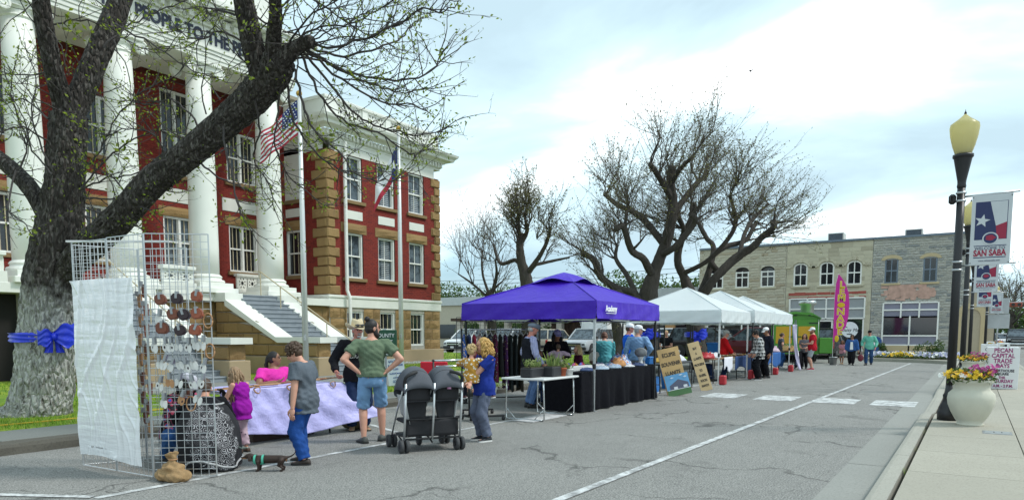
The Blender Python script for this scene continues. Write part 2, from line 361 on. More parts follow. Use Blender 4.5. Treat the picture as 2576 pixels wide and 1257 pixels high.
flat('path', [(9, 14.6), (20.5, 14.6), (20.5, 17.4), (9, 17.4)], .165, MC['walk']); bpy.data.objects['path']['kind'] = 'structure'
tag(flat('path', [(13.6, 11.2), (16.4, 11.2), (16.4, 14.6), (13.6, 14.6)], .166, MC['walk']), kind='structure')
tag(MB().box(20.6, 29.6, 20.9, 22.45, .1, .168).build('gravel_bed', MC['walk']), kind='structure')
gv = MB()
for _ in range(900):
    x = rnd.uniform(20.6, 29.5); y = rnd.uniform(20.95, 22.4); s = rnd.uniform(.03, .07)
    gv.add([(x - s, y, .15), (x, y - s, .15), (x + s, y, .15), (x, y + s, .15), (x, y, .15 + s)], [(0, 1, 4), (1, 2, 4), (2, 3, 4), (3, 0, 4)])
gv.build('gravel', mat('gravel', (.55, .55, .52), .9, .2, 2, isl=.5), label='pale gravel bed along the foot of the courthouse wing', cat='gravel', kind='stuff')
gr = MB()
def blades(n, x0, x1, y0, y1, h0, h1, w):
    for _ in range(n):
        x = rnd.uniform(x0, x1); y = rnd.uniform(y0, y1)
        if 9 < x < 20.5 and 14.5 < y < 17.4 or 13.6 < x < 16.4 and y < 14.6 or (x - 5.77) ** 2 + (y - 13) ** 2 < .3: continue
        if noise.noise((x * .9, y * .9, 0)) < -.28 and y < 16: continue
        a_ = rnd.uniform(0, 6.3); h = rnd.uniform(h0, h1); dx = math.cos(a_) * w; dy = math.sin(a_) * w; t = rnd.uniform(-.5, .5) * h; t2 = rnd.uniform(-.5, .5) * h
        gr.add([(x - dx, y - dy, .15), (x + dx, y + dy, .15), (x + t, y + t2, .15 + h)], [(0, 1, 2)])
blades(26000, 2.5, 14, 11.2, 15.5, .03, .085, .006); blades(14000, 7, 26, 11.2, 22, .03, .08, .012); blades(9000, 26, 40, 11.2, 34, .03, .08, .02)
gr.build('grass', MC['grass_blade'], label='short patchy spring grass on the courthouse lawn', cat='grass', kind='stuff')
# far side pavement, planting island
fs_ = tag(flat('far_sidewalk', [(49.4, -1.6), (52.6, -1.6), (52.6, 75), (49.4, 75)], .1, mat('soil')), kind='structure'); y = -1.6
while y < 40: MB().box(49.4, 52.55, y, y + 1.98, .05, .14, .005).build('paving_slab', MC['concrete'], fs_); y += 2
isl = [(43.2, 4.9), (45.2, 5.1), (49.4, 6.2), (49.4, -.6), (41.4, -.6), (40.6, .2), (40.8, 1.0), (42, 2.0), (43, 3.6)]
MB().prism(isl, lambda a_, b_, d: (a_, b_, d), .16, 0).build('planting_island', MC['kerb_concrete']); bpy.data.objects['planting_island']['kind'] = 'structure'
tag(flat('bed_soil', [(43.6, 4.5), (45.2, 4.7), (47.4, 5.2), (47.4, .8), (42.4, .5), (42.2, 1.2), (42.6, 2.0), (43.4, 3.4)], .165, mat('soil')), kind='structure')
for (x0, x1, z) in ((50.6, 52.5, .3), (51.2, 52.5, .46)): tag(MB().box(x0, x1, 6.3, 10.6, .12, z, .02).build('shop_step', MC['kerb_concrete']), kind='structure')

# ------------------------------------------------------------------ wall helpers: pl 'Y' faces -Y at y=c, pl 'X' faces -X at x=c; d runs inward
def pbox(mb, pl, c, u0, u1, d0, d1, z0, z1, bev=0):
    return mb.box(u0, u1, c + d0, c + d1, z0, z1, bev) if pl == 'Y' else mb.box(c + d0, c + d1, u0, u1, z0, z1, bev)
def holed(mb, pl, c, u0, u1, z0, z1, holes, d0=0, d1=.3):
    us = sorted({u0, u1, *[h[0] for h in holes], *[h[1] for h in holes]}); us = [u for u in us if u0 <= u <= u1]
    for a_, b_ in zip(us, us[1:]):
        m = (a_ + b_) / 2; hs = sorted((h[2], h[3]) for h in holes if h[0] < m < h[1]); z = z0
        for h0, h1 in hs:
            if h0 > z: pbox(mb, pl, c, a_, b_, d0, d1, z, min(h0, z1))
            z = max(z, h1)
        if z < z1: pbox(mb, pl, c, a_, b_, d0, d1, z, z1)
    return mb
def unit_stone(seed, rough):
    r_ = random.Random(seed); vs = []; fs = []; n = 3
    for j in range(n + 1):
        for i in range(n + 1):
            e_ = i in (0, n) or j in (0, n); vs.append((i / n - .5, (-.25 if e_ else -.75 - .5 * r_.random()) * rough if rough else -.5, j / n - .5))
    for j in range(n):
        for i in range(n): a_ = j * (n + 1) + i; fs.append((a_, a_ + 1, a_ + n + 2, a_ + n + 1))
    rim = [0, 1, 2, 3, 7, 11, 15, 14, 13, 12, 8, 4]; o = len(vs); vs += [(vs[i][0], 1, vs[i][2]) for i in rim]
    fs += [(rim[(i + 1) % 12], rim[i], o + i, o + (i + 1) % 12) for i in range(12)]; return vs, fs
def masonry(parent, pl, c, u0, u1, z0, z1, bw, bh, holes, m, gap=.012, prot=.03, rough=1., name='stone', nobj=300, var=0., bond=.5, seed=1):
    r_ = random.Random(seed); L_ = []; z = z0; row = 0
    while z < z1 - .02:
        h = min(bh * (1 + var * r_.uniform(-.5, .5)), z1 - z)
        if z1 - z - h < bh * .35: h = z1 - z
        u = u0 - (bw * bond if row % 2 else 0) - (r_.random() * bw if var else 0)
        while u < u1:
            w = bw * (1 + var * r_.uniform(-.9, .9)); a_, b_ = max(u, u0), min(u + w, u1); u += w
            segs = [(a_, b_)]
            for hh in holes:
                if hh[2] < z + h - .01 and hh[3] > z + .01:
                    ns = []
                    for (p, q_) in segs:
                        if hh[0] > p: ns.append((p, min(q_, hh[0])))
                        if hh[1] < q_: ns.append((max(p, hh[1]), q_))
                    segs = [t for t in ns if t[1] > t[0]]
            L_ += [(p, q_, z, z + h) for p, q_ in segs if q_ - p > max(.05, gap * 2.5)]
        z += h; row += 1
    def key(t): mu = (t[0] + t[1]) / 2; return (mu * mu + c * c)
    L_.sort(key=key); var_ = [unit_stone(seed * 17 + i, rough) for i in range(5)]; mes = []
    for vs, fs in var_:
        mb = MB().add(vs, fs); mes.append(mb.mesh(name, m))
    rest = MB()
    for i, (a_, b_, c0, c1) in enumerate(L_):
        s = (b_ - a_ - gap, prot, c1 - c0 - gap); mu = (a_ + b_) / 2; mz = (c0 + c1) / 2; k = r_.randrange(5)
        if i < nobj:
            if pl == 'Y': link(name, mes[k], parent, (mu, c, mz), (0, 0, 0), s, True)
            else: link(name, mes[k], parent, (c, mu, mz), (0, 0, -PI / 2), s, True)
        else:
            vs, fs = var_[k]
            if pl == 'Y': rest.add([(mu + v[0] * s[0], c + v[1] * s[1], mz + v[2] * s[2]) for v in vs], fs)
            else: rest.add([(c + v[1] * s[1], mu - v[0] * s[0], mz + v[2] * s[2]) for v in vs], fs)
    if rest.v: rest.build(name + '_courses', m, parent, world=True, kind='stuff')
def window(parent, pl, c, u0, u1, z0, z1, lights=1, glass='glass_dark', bars=1, blind=None, rec=.12, fr=.075, fm='window_white', sash=True, bm='bar_tan'):
    w = MB(); pbox(w, pl, c, u0, u0 + fr, rec - .07, rec + .12, z0, z1); pbox(w, pl, c, u1 - fr, u1, rec - .07, rec + .12, z0, z1)
    pbox(w, pl, c, u0 + fr, u1 - fr, rec - .07, rec + .12, z0, z0 + fr); pbox(w, pl, c, u0 + fr, u1 - fr, rec - .07, rec + .12, z1 - fr, z1)
    wd_ = (u1 - u0 - 2 * fr); lw = wd_ / lights
    for i in range(1, lights): pbox(w, pl, c, u0 + fr + lw * i - .045, u0 + fr + lw * i + .045, rec - .05, rec + .12, z0 + fr, z1 - fr)
    o = w.build('window', MC[fm], parent, world=True); zm = (z0 + z1) / 2
    for i in range(lights):
        a_ = u0 + fr + lw * i + (.045 if i else 0); b_ = u0 + fr + lw * (i + 1) - (.045 if i < lights - 1 else 0)
        s = MB()
        if sash: pbox(s, pl, c, a_, b_, rec - .02, rec + .05, zm - .03, zm + .03)
        for (p0, p1, dd) in ((z0 + fr, zm, 0), (zm, z1 - fr, .02)):
            pbox(s, pl, c, a_, a_ + .03, rec - .01 + dd, rec + .05, p0, p1); pbox(s, pl, c, b_ - .03, b_, rec - .01 + dd, rec + .05, p0, p1)
        s.build('sash', MC[fm], o, world=True)
        for (p0, p1) in ((z0 + fr, zm - .03), (zm + .03, z1 - fr)): pbox(MB(), pl, c, a_ + .03, b_ - .03, rec + .055, rec + .065, p0, p1).build('pane', MC[glass], o, world=True)
        if bars:
            s = MB()
            for k in range(bars):
                t = a_ + (b_ - a_) * (k + 1) / (bars + 1); pbox(s, pl, c, t - .014, t + .014, rec + .025, rec + .05, z0 + fr, zm - .03); pbox(s, pl, c, t - .014, t + .014, rec + .025, rec + .05, zm + .03, z1 - fr)
            s.build('glazing_bar', MC[bm], o, world=True)
        if blind:
            s = MB(); n = int((z1 - z0) / .09)
            for k in range(n):
                zb = z0 + fr + (z1 - z0 - 2 * fr) * (k + .5) / n
                if blind == 'full' or zb < z0 + (z1 - z0) * .62: pbox(s, pl, c, a_ + (b_ - a_) * .3, b_ - (b_ - a_) * .18, rec + .046, rec + .054, zb - .014, zb + .014)
            s.build('blind', MC['blind'], o, world=True)
    return o
# ------------------------------------------------------------------ courthouse
ch = thing('courthouse', 'red brick courthouse with white portico columns, sandstone corners and inscribed frieze', 'courthouse', (18, 22.5, .16))
WT = MC['white_trim']
def part(name, m, mb, parent=None, **k): return mb.build(name, m if not isinstance(m, str) else MC[m], parent or ch, world=True, **k)
wx = [22.48, 24.52, 26.6]; H1 = [(x - .55, x + .55, 3.85, 5.75) for x in wx]; H2 = [(x - .55, x + .55, 7.1, 8.95) for x in wx]; H0 = [(x - .5, x + .5, .92, 2.45) for x in wx]
X0, X1, YF = 21., 28.3, 22.5
part('wall', 'red_mortar', holed(MB(), 'Y', YF, X0, X1, 3.1, 9.0, H1 + H2)); part('foundation', 'mortar', holed(MB(), 'Y', YF, X0, X1, .7, 2.6, H0))
rh = [(24.1, 25.1, 3.95, 5.85)]
part('return_wall', 'red_mortar', holed(MB(), 'X', X0, YF + .3, 27, 3.1, 9.0, rh, 0, .3)); part('return_foundation', 'mortar', MB().box(X0, X0 + .3, YF + .3, 27, .7, 2.6))
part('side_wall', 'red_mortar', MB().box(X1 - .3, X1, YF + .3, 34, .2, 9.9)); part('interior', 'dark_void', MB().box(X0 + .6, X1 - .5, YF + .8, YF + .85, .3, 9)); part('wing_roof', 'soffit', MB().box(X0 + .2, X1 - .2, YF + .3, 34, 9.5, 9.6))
part('base_course', 'plaster_beige', MB().box(X0 - .14, X1 + .14, YF - .14, YF + .5, .1, .74, .02).box(X0 - .139, X0 + .3, YF + .5, 27, .1, .739))
lint = [(u0 - .2, u1 + .2, z1, z1 + .4) for u0, u1, z0, z1 in H1]; pan = [(u0 + .02, u1 - .02, 6.32, 6.68) for u0, u1, z0, z1 in H1]; sil = [(u0 - .14, u1 + .14, z0 - .14, z0) for u0, u1, z0, z1 in H1 + H2]
qz = [3.1 + .39 * i for i in range(15)]; qh = []
for i, z in enumerate(qz): l = .62 if i % 2 == 0 else .38; qh += [(X0, X0 + l, z, z + .39), (X1 - l, X1, z, z + .39)]
masonry(ch, 'Y', YF, X0, X1, 3.1, 8.96, .225, .078, H1 + H2 + lint + pan + sil + qh, MC['brick_red'], .010, .014, 0, 'brick', 300, 0, .5, 3)
rq = [(YF, YF + (.85 if i % 2 == 0 else .6), z, z + .39) for i, z in enumerate(qz)]; rl = [(23.9, 25.3, 5.85, 6.25), (23.9, 25.3, 3.8, 3.95), (23.9, 25.3, 6.4, 6.75), (24.05, 25.15, 7.1, 9.2), (23.95, 25.25, 6.95, 7.1)]
masonry(ch, 'X', X0, YF, 26, 3.1, 8.96, .225, .078, rh + rl + rq, MC['brick_red'], .010, .014, 0, 'brick', 100, 0, .5, 4)
masonry(ch, 'Y', YF, X0, X1, .74, 2.58, .95, .46, H0, MC['sandstone'], .02, .07, 1, 'sandstone_block', 300, .25, .5, 5); masonry(ch, 'X', X0, YF, 26, .74, 2.58, .95, .46, [], MC['sandstone'], .02, .07, 1, 'sandstone_block', 60, .25, .5, 6)
for i, z in enumerate(qz):                         # quoins
    l, l2 = (.62, .85) if i % 2 == 0 else (.38, .6)
    for (a_, b_, cx, w, tx) in ((X0 - .05, X0 + l, X0, 1, 0), (X1 - l, X1 + .05, X1, -1, 0)):
        mb = MB(); r_ = lambda k=.03: rnd.uniform(-k, k); y1 = YF + l2; zz0, zz1 = z + .012, z + .385
        mb.box(a_, b_, YF - .05, y1, zz0, zz1, .025)
        ring = []
        for (u, v) in ((.08, .12), (.5, .08), (.92, .12), (.92, .88), (.5, .92), (.08, .88)): ring.append((a_ + (b_ - a_) * u, YF - .075 + r_(.02), zz0 + (zz1 - zz0) * v))
        mb.add([(a_ + .03, YF - .049, zz0 + .03), (b_ - .03, YF - .049, zz0 + .03), (b_ - .03, YF - .049, zz1 - .03), (a_ + .03, YF - .049, zz1 - .03)] + ring, [(0, 1, 6, 5, 4), (1, 2, 7, 6), (2, 3, 9, 8, 7), (3, 0, 4, 9), (4, 5, 6, 7, 8, 9)])
        if w == 1:
            xx = a_; ring = [(xx - .03 + r_(.02), YF + (y1 - YF) * u, zz0 + (zz1 - zz0) * v) for (u, v) in ((.08, .12), (.5, .08), (.92, .12), (.92, .88), (.5, .92), (.08, .88))]
            mb.add([(xx, YF + .0, zz0 + .03), (xx, y1 - .03, zz0 + .03), (xx, y1 - .03, zz1 - .03), (xx, YF + .0, zz1 - .03)] + ring, [(0, 1, 6, 5, 4), (1, 2, 7, 6), (2, 3, 9, 8, 7), (3, 0, 4, 9), (4, 5, 6, 7, 8, 9)])
        part('quoin_stone', 'sandstone', mb)
def rough_block(name, pl, c, u0, u1, z0, z1, prot=.06, m='sandstone', seed=1):
    vs, fs = unit_stone(seed, 1.); mb = MB(); s = (u1 - u0, prot, z1 - z0); mu, mz = (u0 + u1) / 2, (z0 + z1) / 2
    mb.add([(mu + v[0] * s[0], c + v[1] * s[1] - .01, mz + v[2] * s[2]) if pl == 'Y' else (c + v[1] * s[1] - .01, mu - v[0] * s[0], mz + v[2] * s[2]) for v in vs], fs); part(name, m, mb)
for i, h in enumerate(lint): rough_block('lintel', 'Y', YF, *h, .07, seed=i)
rough_block('lintel', 'X', X0, *rl[0], .07)
for h in sil: part('sill', 'sandstone_smooth', MB().box(h[0], h[1], YF - .1, YF + .1, h[2], h[3], .01))
for h in (rl[1], rl[4]): part('sill', 'sandstone_smooth', MB().box(X0 - .1, X0 + .1, h[0], h[1], h[2], h[3], .01))
for h in pan: part('white_panel', WT, MB().box(h[0], h[1], YF - .025, YF + .1, h[2], h[3], .008))
part('white_panel', WT, MB().box(X0 - .025, X0 + .1, *rl[2], .008)); part('white_panel', WT, MB().box(X0 - .03, X0 + .1, *rl[3], .008))
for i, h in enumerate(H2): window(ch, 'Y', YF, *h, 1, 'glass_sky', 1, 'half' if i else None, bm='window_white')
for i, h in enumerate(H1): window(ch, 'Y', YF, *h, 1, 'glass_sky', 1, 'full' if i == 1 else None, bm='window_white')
for i, h in enumerate(H0): window(ch, 'Y', YF, *h, 1, 'glass_dark', 2, None)
window(ch, 'X', X0, *rh[0], 1, 'glass_dark', 2)
mb = MB().box(X0 - .06, X1 + .06, YF - .06, YF + .4, 2.6, 2.98, .01).box(X0 - .1, X1 + .1, YF - .1, YF + .4, 2.98, 3.1, .02).box(X0 - .06, X0 + .3, YF + .4, 27, 2.601, 2.979).box(X0 - .1, X0 + .3, YF + .4, 27, 2.98, 3.099)
part('belt_course', WT, mb)
part('frieze', WT, MB().box(X0 + .45, X1 - .4, YF - .03, YF + .3, 8.96, 9.42).box(X0 - .05, X1 + .05, YF - .051, YF + .3, 9.42, 9.52, .01).box(X0 - .03, X0 + .3, YF + .5, 27, 8.96, 9.42).box(X0 - .05, X0 + .3, YF + .3, 27, 9.42, 9.519))
d = MB().box(X0 - .1, X1 + .1, YF - .1, YF + .3, 9.52, 9.74)
x = X0 - .1
while x < X1 + .05: part('dentil', WT, MB().box(x, x + .11, YF - .2, YF - .1, 9.54, 9.74)); x += .21
d.box(X0 - .1, X0 + .3, YF + .3, 27, 9.52, 9.739); y = YF - .1
while y < 25: d.box(X0 - .2, X0 - .1, y, y + .11, 9.54, 9.74); y += .21
part('dentil_course', WT, d)
prof = [(.22, 9.74), (.30, 9.82), (.55, 9.86), (.58, 9.96), (.70, 10.06), (.74, 10.16), (.0, 10.2)]
cn = MB()
for (o0, z0), (o1, z1) in zip(prof, prof[1:]):
    A = lambda o, z: [(X0 - o, 27, z), (X0 - o, YF - o, z), (X1 + o, YF - o, z), (X1 + o, 30, z)]
    cn.add(A(o0, z0) + A(o1, z1), [(0, 1, 5, 4), (1, 2, 6, 5), (2, 3, 7, 6)])
part('cornice', WT, cn)
pr_ = MB().box(X0, X1, YF, YF + .25, 10.2, 10.32).box(X0 - .05, X1 + .05, YF - .05, YF + .3, 11.0, 11.12, .02).box(X0, X0 + .25, YF + .25, 27, 10.2, 11.0).box(X0 - .05, X0 + .25, YF + .3, 27, 11.001, 11.119).box(X1 - .25, X1, YF + .25, 30, 10.2, 11.0)
ps = [X0, X0 + .9, X0 + 1.2, 23.9, 24.2, 25.9, 26.2, X1 - .9, X1]
for a_, b_ in ((X0, X0 + .7), (23.15, 23.45), (24.6, 24.9), (26.05, 26.35), (27.6, X1)): pr_.box(a_, b_, YF + .002, YF + .25, 10.32, 11.0)
part('parapet', WT, pr_)
def pierced(u0, u1, z0, z1, pl, c, n):
    w = (u1 - u0) / n
    for i in range(n):
        a_ = u0 + w * i; b_ = a_ + w; mb = MB(); e_ = .035; f_ = (lambda u, z: (u, c + .1, z)) if pl == 'Y' else (lambda u, z: (c + .1, u, z)); up = (0, 1, 0) if pl == 'Y' else (1, 0, 0)
        mb.bar(f_(a_, z0 + e_), f_(b_, z0 + e_), .1, 2 * e_, up=(0, 0, 1)).bar(f_(a_, z1 - e_), f_(b_, z1 - e_), .101, 2 * e_); m_ = (a_ + b_) / 2; zm = (z0 + z1) / 2
        mb.bar(f_(a_ + e_, z0 + 2 * e_), f_(a_ + e_, z1 - 2 * e_), .1, 2 * e_, up); mb.bar(f_(b_ - e_, z0 + 2 * e_), f_(b_ - e_, z1 - 2 * e_), .1, 2 * e_, up)
        for (p, q_) in (((a_ + .05, z0 + .05), (b_ - .05, z1 - .05)), ((a_ + .05, z1 - .05), (b_ - .05, z0 + .05)), ((m_, z0 + .06), (m_, z1 - .06)), ((a_ + .06, zm), (b_ - .06, zm))): mb.bar(f_(*p), f_(*q_), .07, .075, up)
        part('pierced_panel', WT, mb)
for a_, b_ in ((X0 + .7, 23.15), (23.45, 24.6), (24.9, 26.05), (26.35, 27.6)): pierced(a_, b_, 10.32, 11.0, 'Y', YF, 2 if b_ - a_ < 1.3 else 3)
part('parapet_backing', 'white_trim', MB().box(X0 + .7, 27.6, YF + .24, YF + .26, 10.32, 11))
part('downspout', 'window_white', MB().tube([(21.88, YF - .22, 9.4), (21.88, YF - .16, 8.9), (21.88, YF - .16, 3.3), (21.95, YF - .24, 3.0), (21.95, YF - .24, .3)], .075, 8))
# recessed main wall behind the columns
YB = 25.; bays = [10.62, 13.36, 16.1, 18.84]; HB = [(b - .68, b + .68, 3.95, 5.78) for b in bays]; HB2 = [(b - .68, b + .68, 7.45, 9.4) for b in bays]; HB2[2] = (16.1 - .62, 16.1 + .62, 7.3, 10.3)
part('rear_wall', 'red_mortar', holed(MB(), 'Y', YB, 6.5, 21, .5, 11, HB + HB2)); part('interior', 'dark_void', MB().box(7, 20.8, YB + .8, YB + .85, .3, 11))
bl = [(b - .85, b + .85, 5.78, 6.12) for b in bays]; bp = [(b - .95, b + .95, 6.3, 6.8) for b in bays]; bs = [(h[0] - .12, h[1] + .12, h[2] - .14, h[2]) for h in HB + HB2]
masonry(ch, 'Y', YB, 6.5, 21, 3.0, 10.6, .225, .078, HB + HB2 + bl + bp + bs, MC['brick_red'], .01, .014, 0, 'brick', 60, 0, .5, 8)
for i, h in enumerate(bl): rough_block('lintel', 'Y', YB, *h, .06, seed=i + 9)
for h in bp: part('white_panel', WT, MB().box(h[0], h[1], YB - .03, YB + .1, h[2], h[3], .01))
for h in bs: part('sill', 'sandstone_smooth', MB().box(h[0], h[1], YB - .1, YB + .1, h[2], h[3], .01))
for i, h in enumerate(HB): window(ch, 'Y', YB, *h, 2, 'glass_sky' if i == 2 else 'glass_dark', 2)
for i, h in enumerate(HB2): window(ch, 'Y', YB, *h, 2, 'glass_dark', 2 if i != 2 else 1)
part('ceiling', 'soffit', MB().box(8, 20.4, 23.4, YB, 10.82, 10.95))
for x in (11.5, 14.3, 17.1): part('ceiling_beam', WT, MB().box(x - .3, x + .3, 23.4, YB, 10.65, 10.82))
part('porch_floor', WT, MB().box(7.5, 20.98, 22.35, YB, 2.62, 2.9, .01))
masonry(ch, 'Y', 22.6, 6.5, 21, .74, 2.62, .9, .44, [(8.4, 9.6, .74, 2.6)], MC['sandstone'], .02, .06, 1, 'sandstone_block', 40, .25, .5, 12); part('porch_base', 'mortar', holed(MB(), 'Y', 22.6, 6.5, 21, .1, 2.62, [(8.4, 9.6, .1, 2.6)], 0, .3))
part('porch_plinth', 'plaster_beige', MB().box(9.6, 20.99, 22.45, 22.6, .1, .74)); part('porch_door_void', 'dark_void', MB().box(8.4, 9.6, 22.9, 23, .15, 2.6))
for x in (10.1, 12.9, 15.68, 18.52):
    yc = 23.0; cl = MB().lathe([(.47, 3.55), (.475, 4.5), (.465, 6.5), (.43, 8.9), (.40, 10.25)], (x, yc, 0), 28); o = part('column', 'white_column', cl, smooth=True)
    b = MB().box(x - .78, x + .78, yc - .78, yc + .78, 2.9, 3.08, .015).box(x - .66, x + .66, yc - .66, yc + .66, 3.08, 3.26, .01).lathe([(.62, 3.26), (.65, 3.31), (.62, 3.37), (.55, 3.39), (.53, 3.44), (.565, 3.48), (.53, 3.53), (.475, 3.57)], (x, yc, 0), 28); b.build('column_base', MC['white_column'], o, world=True)
    c_ = MB().lathe([(.40, 10.2), (.44, 10.25), (.41, 10.3), (.40, 10.4), (.5, 10.54)], (x, yc, 0), 24).box(x - .56, x + .56, yc - .56, yc + .56, 10.62, 10.75, .02); c_.box(x - .52, x + .52, yc - .46, yc + .46, 10.48, 10.62)
    for sx in (-1, 1):
        for sy in (-1, 1):
            cx, cy = x + sx * .52, yc + sy * .44
            pts = []
            for k in range(26): t = k / 25 * 4.4 * PI; r_ = .2 * (1 - k / 27); pts.append((cx + sx * math.sin(t) * r_ , cy + sy * .04, 10.44 + math.cos(t) * r_))
            c_.tube(pts, [.045 * (1 - k / 40) for k in range(26)], 5); c_.M = Matrix.Translation((cx, cy, 10.44)) @ Matrix.Rotation(R(90), 4, 'X'); c_.lathe([(.19, -.05), (.2, 0), (.19, .05)], (0, 0, 0), 14); c_.M = None
    c_.build('capital', MC['white_column'], o, world=True)
# entablature with its inscription
en = MB(); xa, xb = 8.9, 19.35
for (o_, z0, z1) in ((0, 10.752, 10.87), (.03, 10.87, 11.0), (.06, 11.0, 11.12), (.10, 11.12, 11.19), (.0, 11.19, 11.86), (.12, 11.86, 11.94), (.2, 12.12, 12.2), (.62, 12.28, 12.4), (.7, 12.4, 12.56)): en.box(xa - o_, xb + o_, 22.45 - o_, 23.5 + o_ * .5, z0, z1 - .0015, .008)
part('entablature', WT, en)
x = xa - .1
while x < xb + .1: part('dentil', WT, MB().box(x, x + .16, 22.2, 22.46, 11.94, 12.12)); x += .34
part('bed_mould', WT, MB().box(xa - .1, xb + .1, 22.36, 23.5, 11.94, 12.12)); x = xa - .4
while x < xb + .4: part('modillion', WT, MB().box(x, x + .22, 21.85, 22.4, 12.15, 12.28, .02)); x += .62
part('attic', WT, MB().box(xa + .3, xb - .3, 22.7, 23.4, 12.56, 14.6)); part('roof_block', WT, MB().box(9.2, 19.2, 23.5, 33, 10.8, 14.2))
text('PEOPLE TO THE PEOPLE', .56, MC['letter_blue'], ch, (13.2, 22.44, 11.52), FXZ, 'inscription', .02, .84, 'LEFT', bold=.018); text('FROM THE', .56, MC['letter_blue'], ch, (12.95, 22.44, 11.52), FXZ, 'inscription', .02, .84, 'RIGHT', bold=.018)
# balcony parapet between the two flights, parapet at the far left
for (a_, b_) in ((13.68, 14.9), (6.6, 9.2)):
    part('balcony_rail', WT, MB().box(a_, b_, 22.36, 22.6, 2.9, 3.2).box(a_, b_, 22.34, 22.62, 3.62, 3.74, .015)); pierced(a_ + .05, b_ - .05, 3.2, 3.62, 'Y', 22.38, 2 if b_ - a_ < 2 else 5); part('balcony_backing', 'soffit', MB().box(a_ + .05, b_ - .05, 22.56, 22.58, 3.2, 3.62))
for b in bays[2:]:
    pierced(b - .7, b + .7, 3.22, 3.75, 'Y', 24.5, 3); part('balcony_rail', WT, MB().box(b - .75, b + .75, 24.5, 24.7, 3.1, 3.22).box(b - .75, b + .75, 24.5, 24.7, 3.75, 3.85))
# two flights of steps with white-capped cheek walls
def flight(xa, xb, nm):
    st = part('staircase', 'step_grey', MB().box(xa, xb, 17.3, 22.4, .1, .15)); n = 17; rz_ = (2.88 - .16) / n
    for i in range(n):
        z1 = .16 + rz_ * (i + 1); y0 = 17.35 + .29 * i; MB().box(xa, xb, y0 - .025, 22.4, z1 - .05, z1, .012).box(xa, xb, y0, 22.4, z1 - rz_, z1 - .05).build('step', MC['step_grey'], st, world=True)
    rl_ = MB(); xm = (xa + xb) / 2 + .32; y0, z0 = 17.55, .33
    f_ = lambda t: (xm, y0 + 4.7 * t, z0 + 2.55 * t + .88); rl_.tube([(xm, y0 - .15, z0 + .8), f_(0), f_(1), (xm, y0 + 5.1, z0 + 2.55 + .9)], .022, 8)
    for t in (0.02, .27, .52, .77, 1.): rl_.tube([(xm, y0 + 4.7 * t, z0 + 2.55 * t - .15), f_(t)], .02, 6)
    rl_.build('handrail', MC['cream_rail'], st, world=True)
def cheek(xa, xb):
    pf = [(22.4, .74), (22.4, 2.62), (21.9, 2.62), (21.9, 2.42), (19.15, 1.2), (17.3, 1.2), (17.3, .74)]
    o = part('cheek_wall', 'mortar', MB().prism(pf, lambda a_, b_, d: (d, a_, b_), xa + .03, xb - .03)); part('cheek_plinth', 'plaster_beige', MB().box(xa - .08, xb + .08, 17.2, 22.42, .1, .74, .02))
    cap_ = MB(); cp = [(22.42, 2.6), (22.42, 2.9), (21.75, 2.9), (21.75, 2.66), (19.2, 1.38), (17.1, 1.38), (17.1, 1.2), (19.12, 1.2), (21.8, 2.45), (21.8, 2.6)]
    cap_.prism(cp, lambda a_, b_, d: (d, a_, b_), xa - .09, xb + .09).build('cheek_cap', WT, o, world=True)
    for zc in range(5):
        z0 = .76 + zc * .37; y = 17.32 - (.3 if zc % 2 else 0)
        while y < 22.35:
            a_, b_ = max(y, 17.32), min(y + .78, 22.38); y += .78
            lim = lambda yy: 1.2 if yy < 19.15 else (1.2 + (yy - 19.15) * .444 if yy < 21.9 else 2.62)
            za, zb = min(z0 + .37, lim(a_)), min(z0 + .37, lim(b_))
            if zb - z0 < .06 or b_ - a_ < .1: continue
            za = max(za, z0 + .02); e_ = .012; r_ = rnd.uniform(.0, .02)
            P_ = lambda d, s=0: [(d, a_ + e_ + s, z0 + e_ + s), (d, b_ - e_ - s, z0 + e_ + s), (d, b_ - e_ - s, zb - e_ - s * .6), (d, a_ + e_ + s, max(za - e_ - s * .6, z0 + .015 + s))]
            MB().loft([P_(xa + .05), P_(xa), P_(xa - .03 - r_, .03)]).build('sandstone_block', MC['sandstone'], o, world=True)
    for zc in range(1): rough_block('sandstone_block', 'Y', 17.32, xa + .02, xb - .02, .76, 1.19, .06, seed=int(xa * 7))
flight(16.2, 18.02, 'r'); flight(10.6, 12.42, 'l'); cheek(15.64, 16.18); cheek(18.04, 18.58); cheek(12.44, 12.98); cheek(10.04, 10.58)
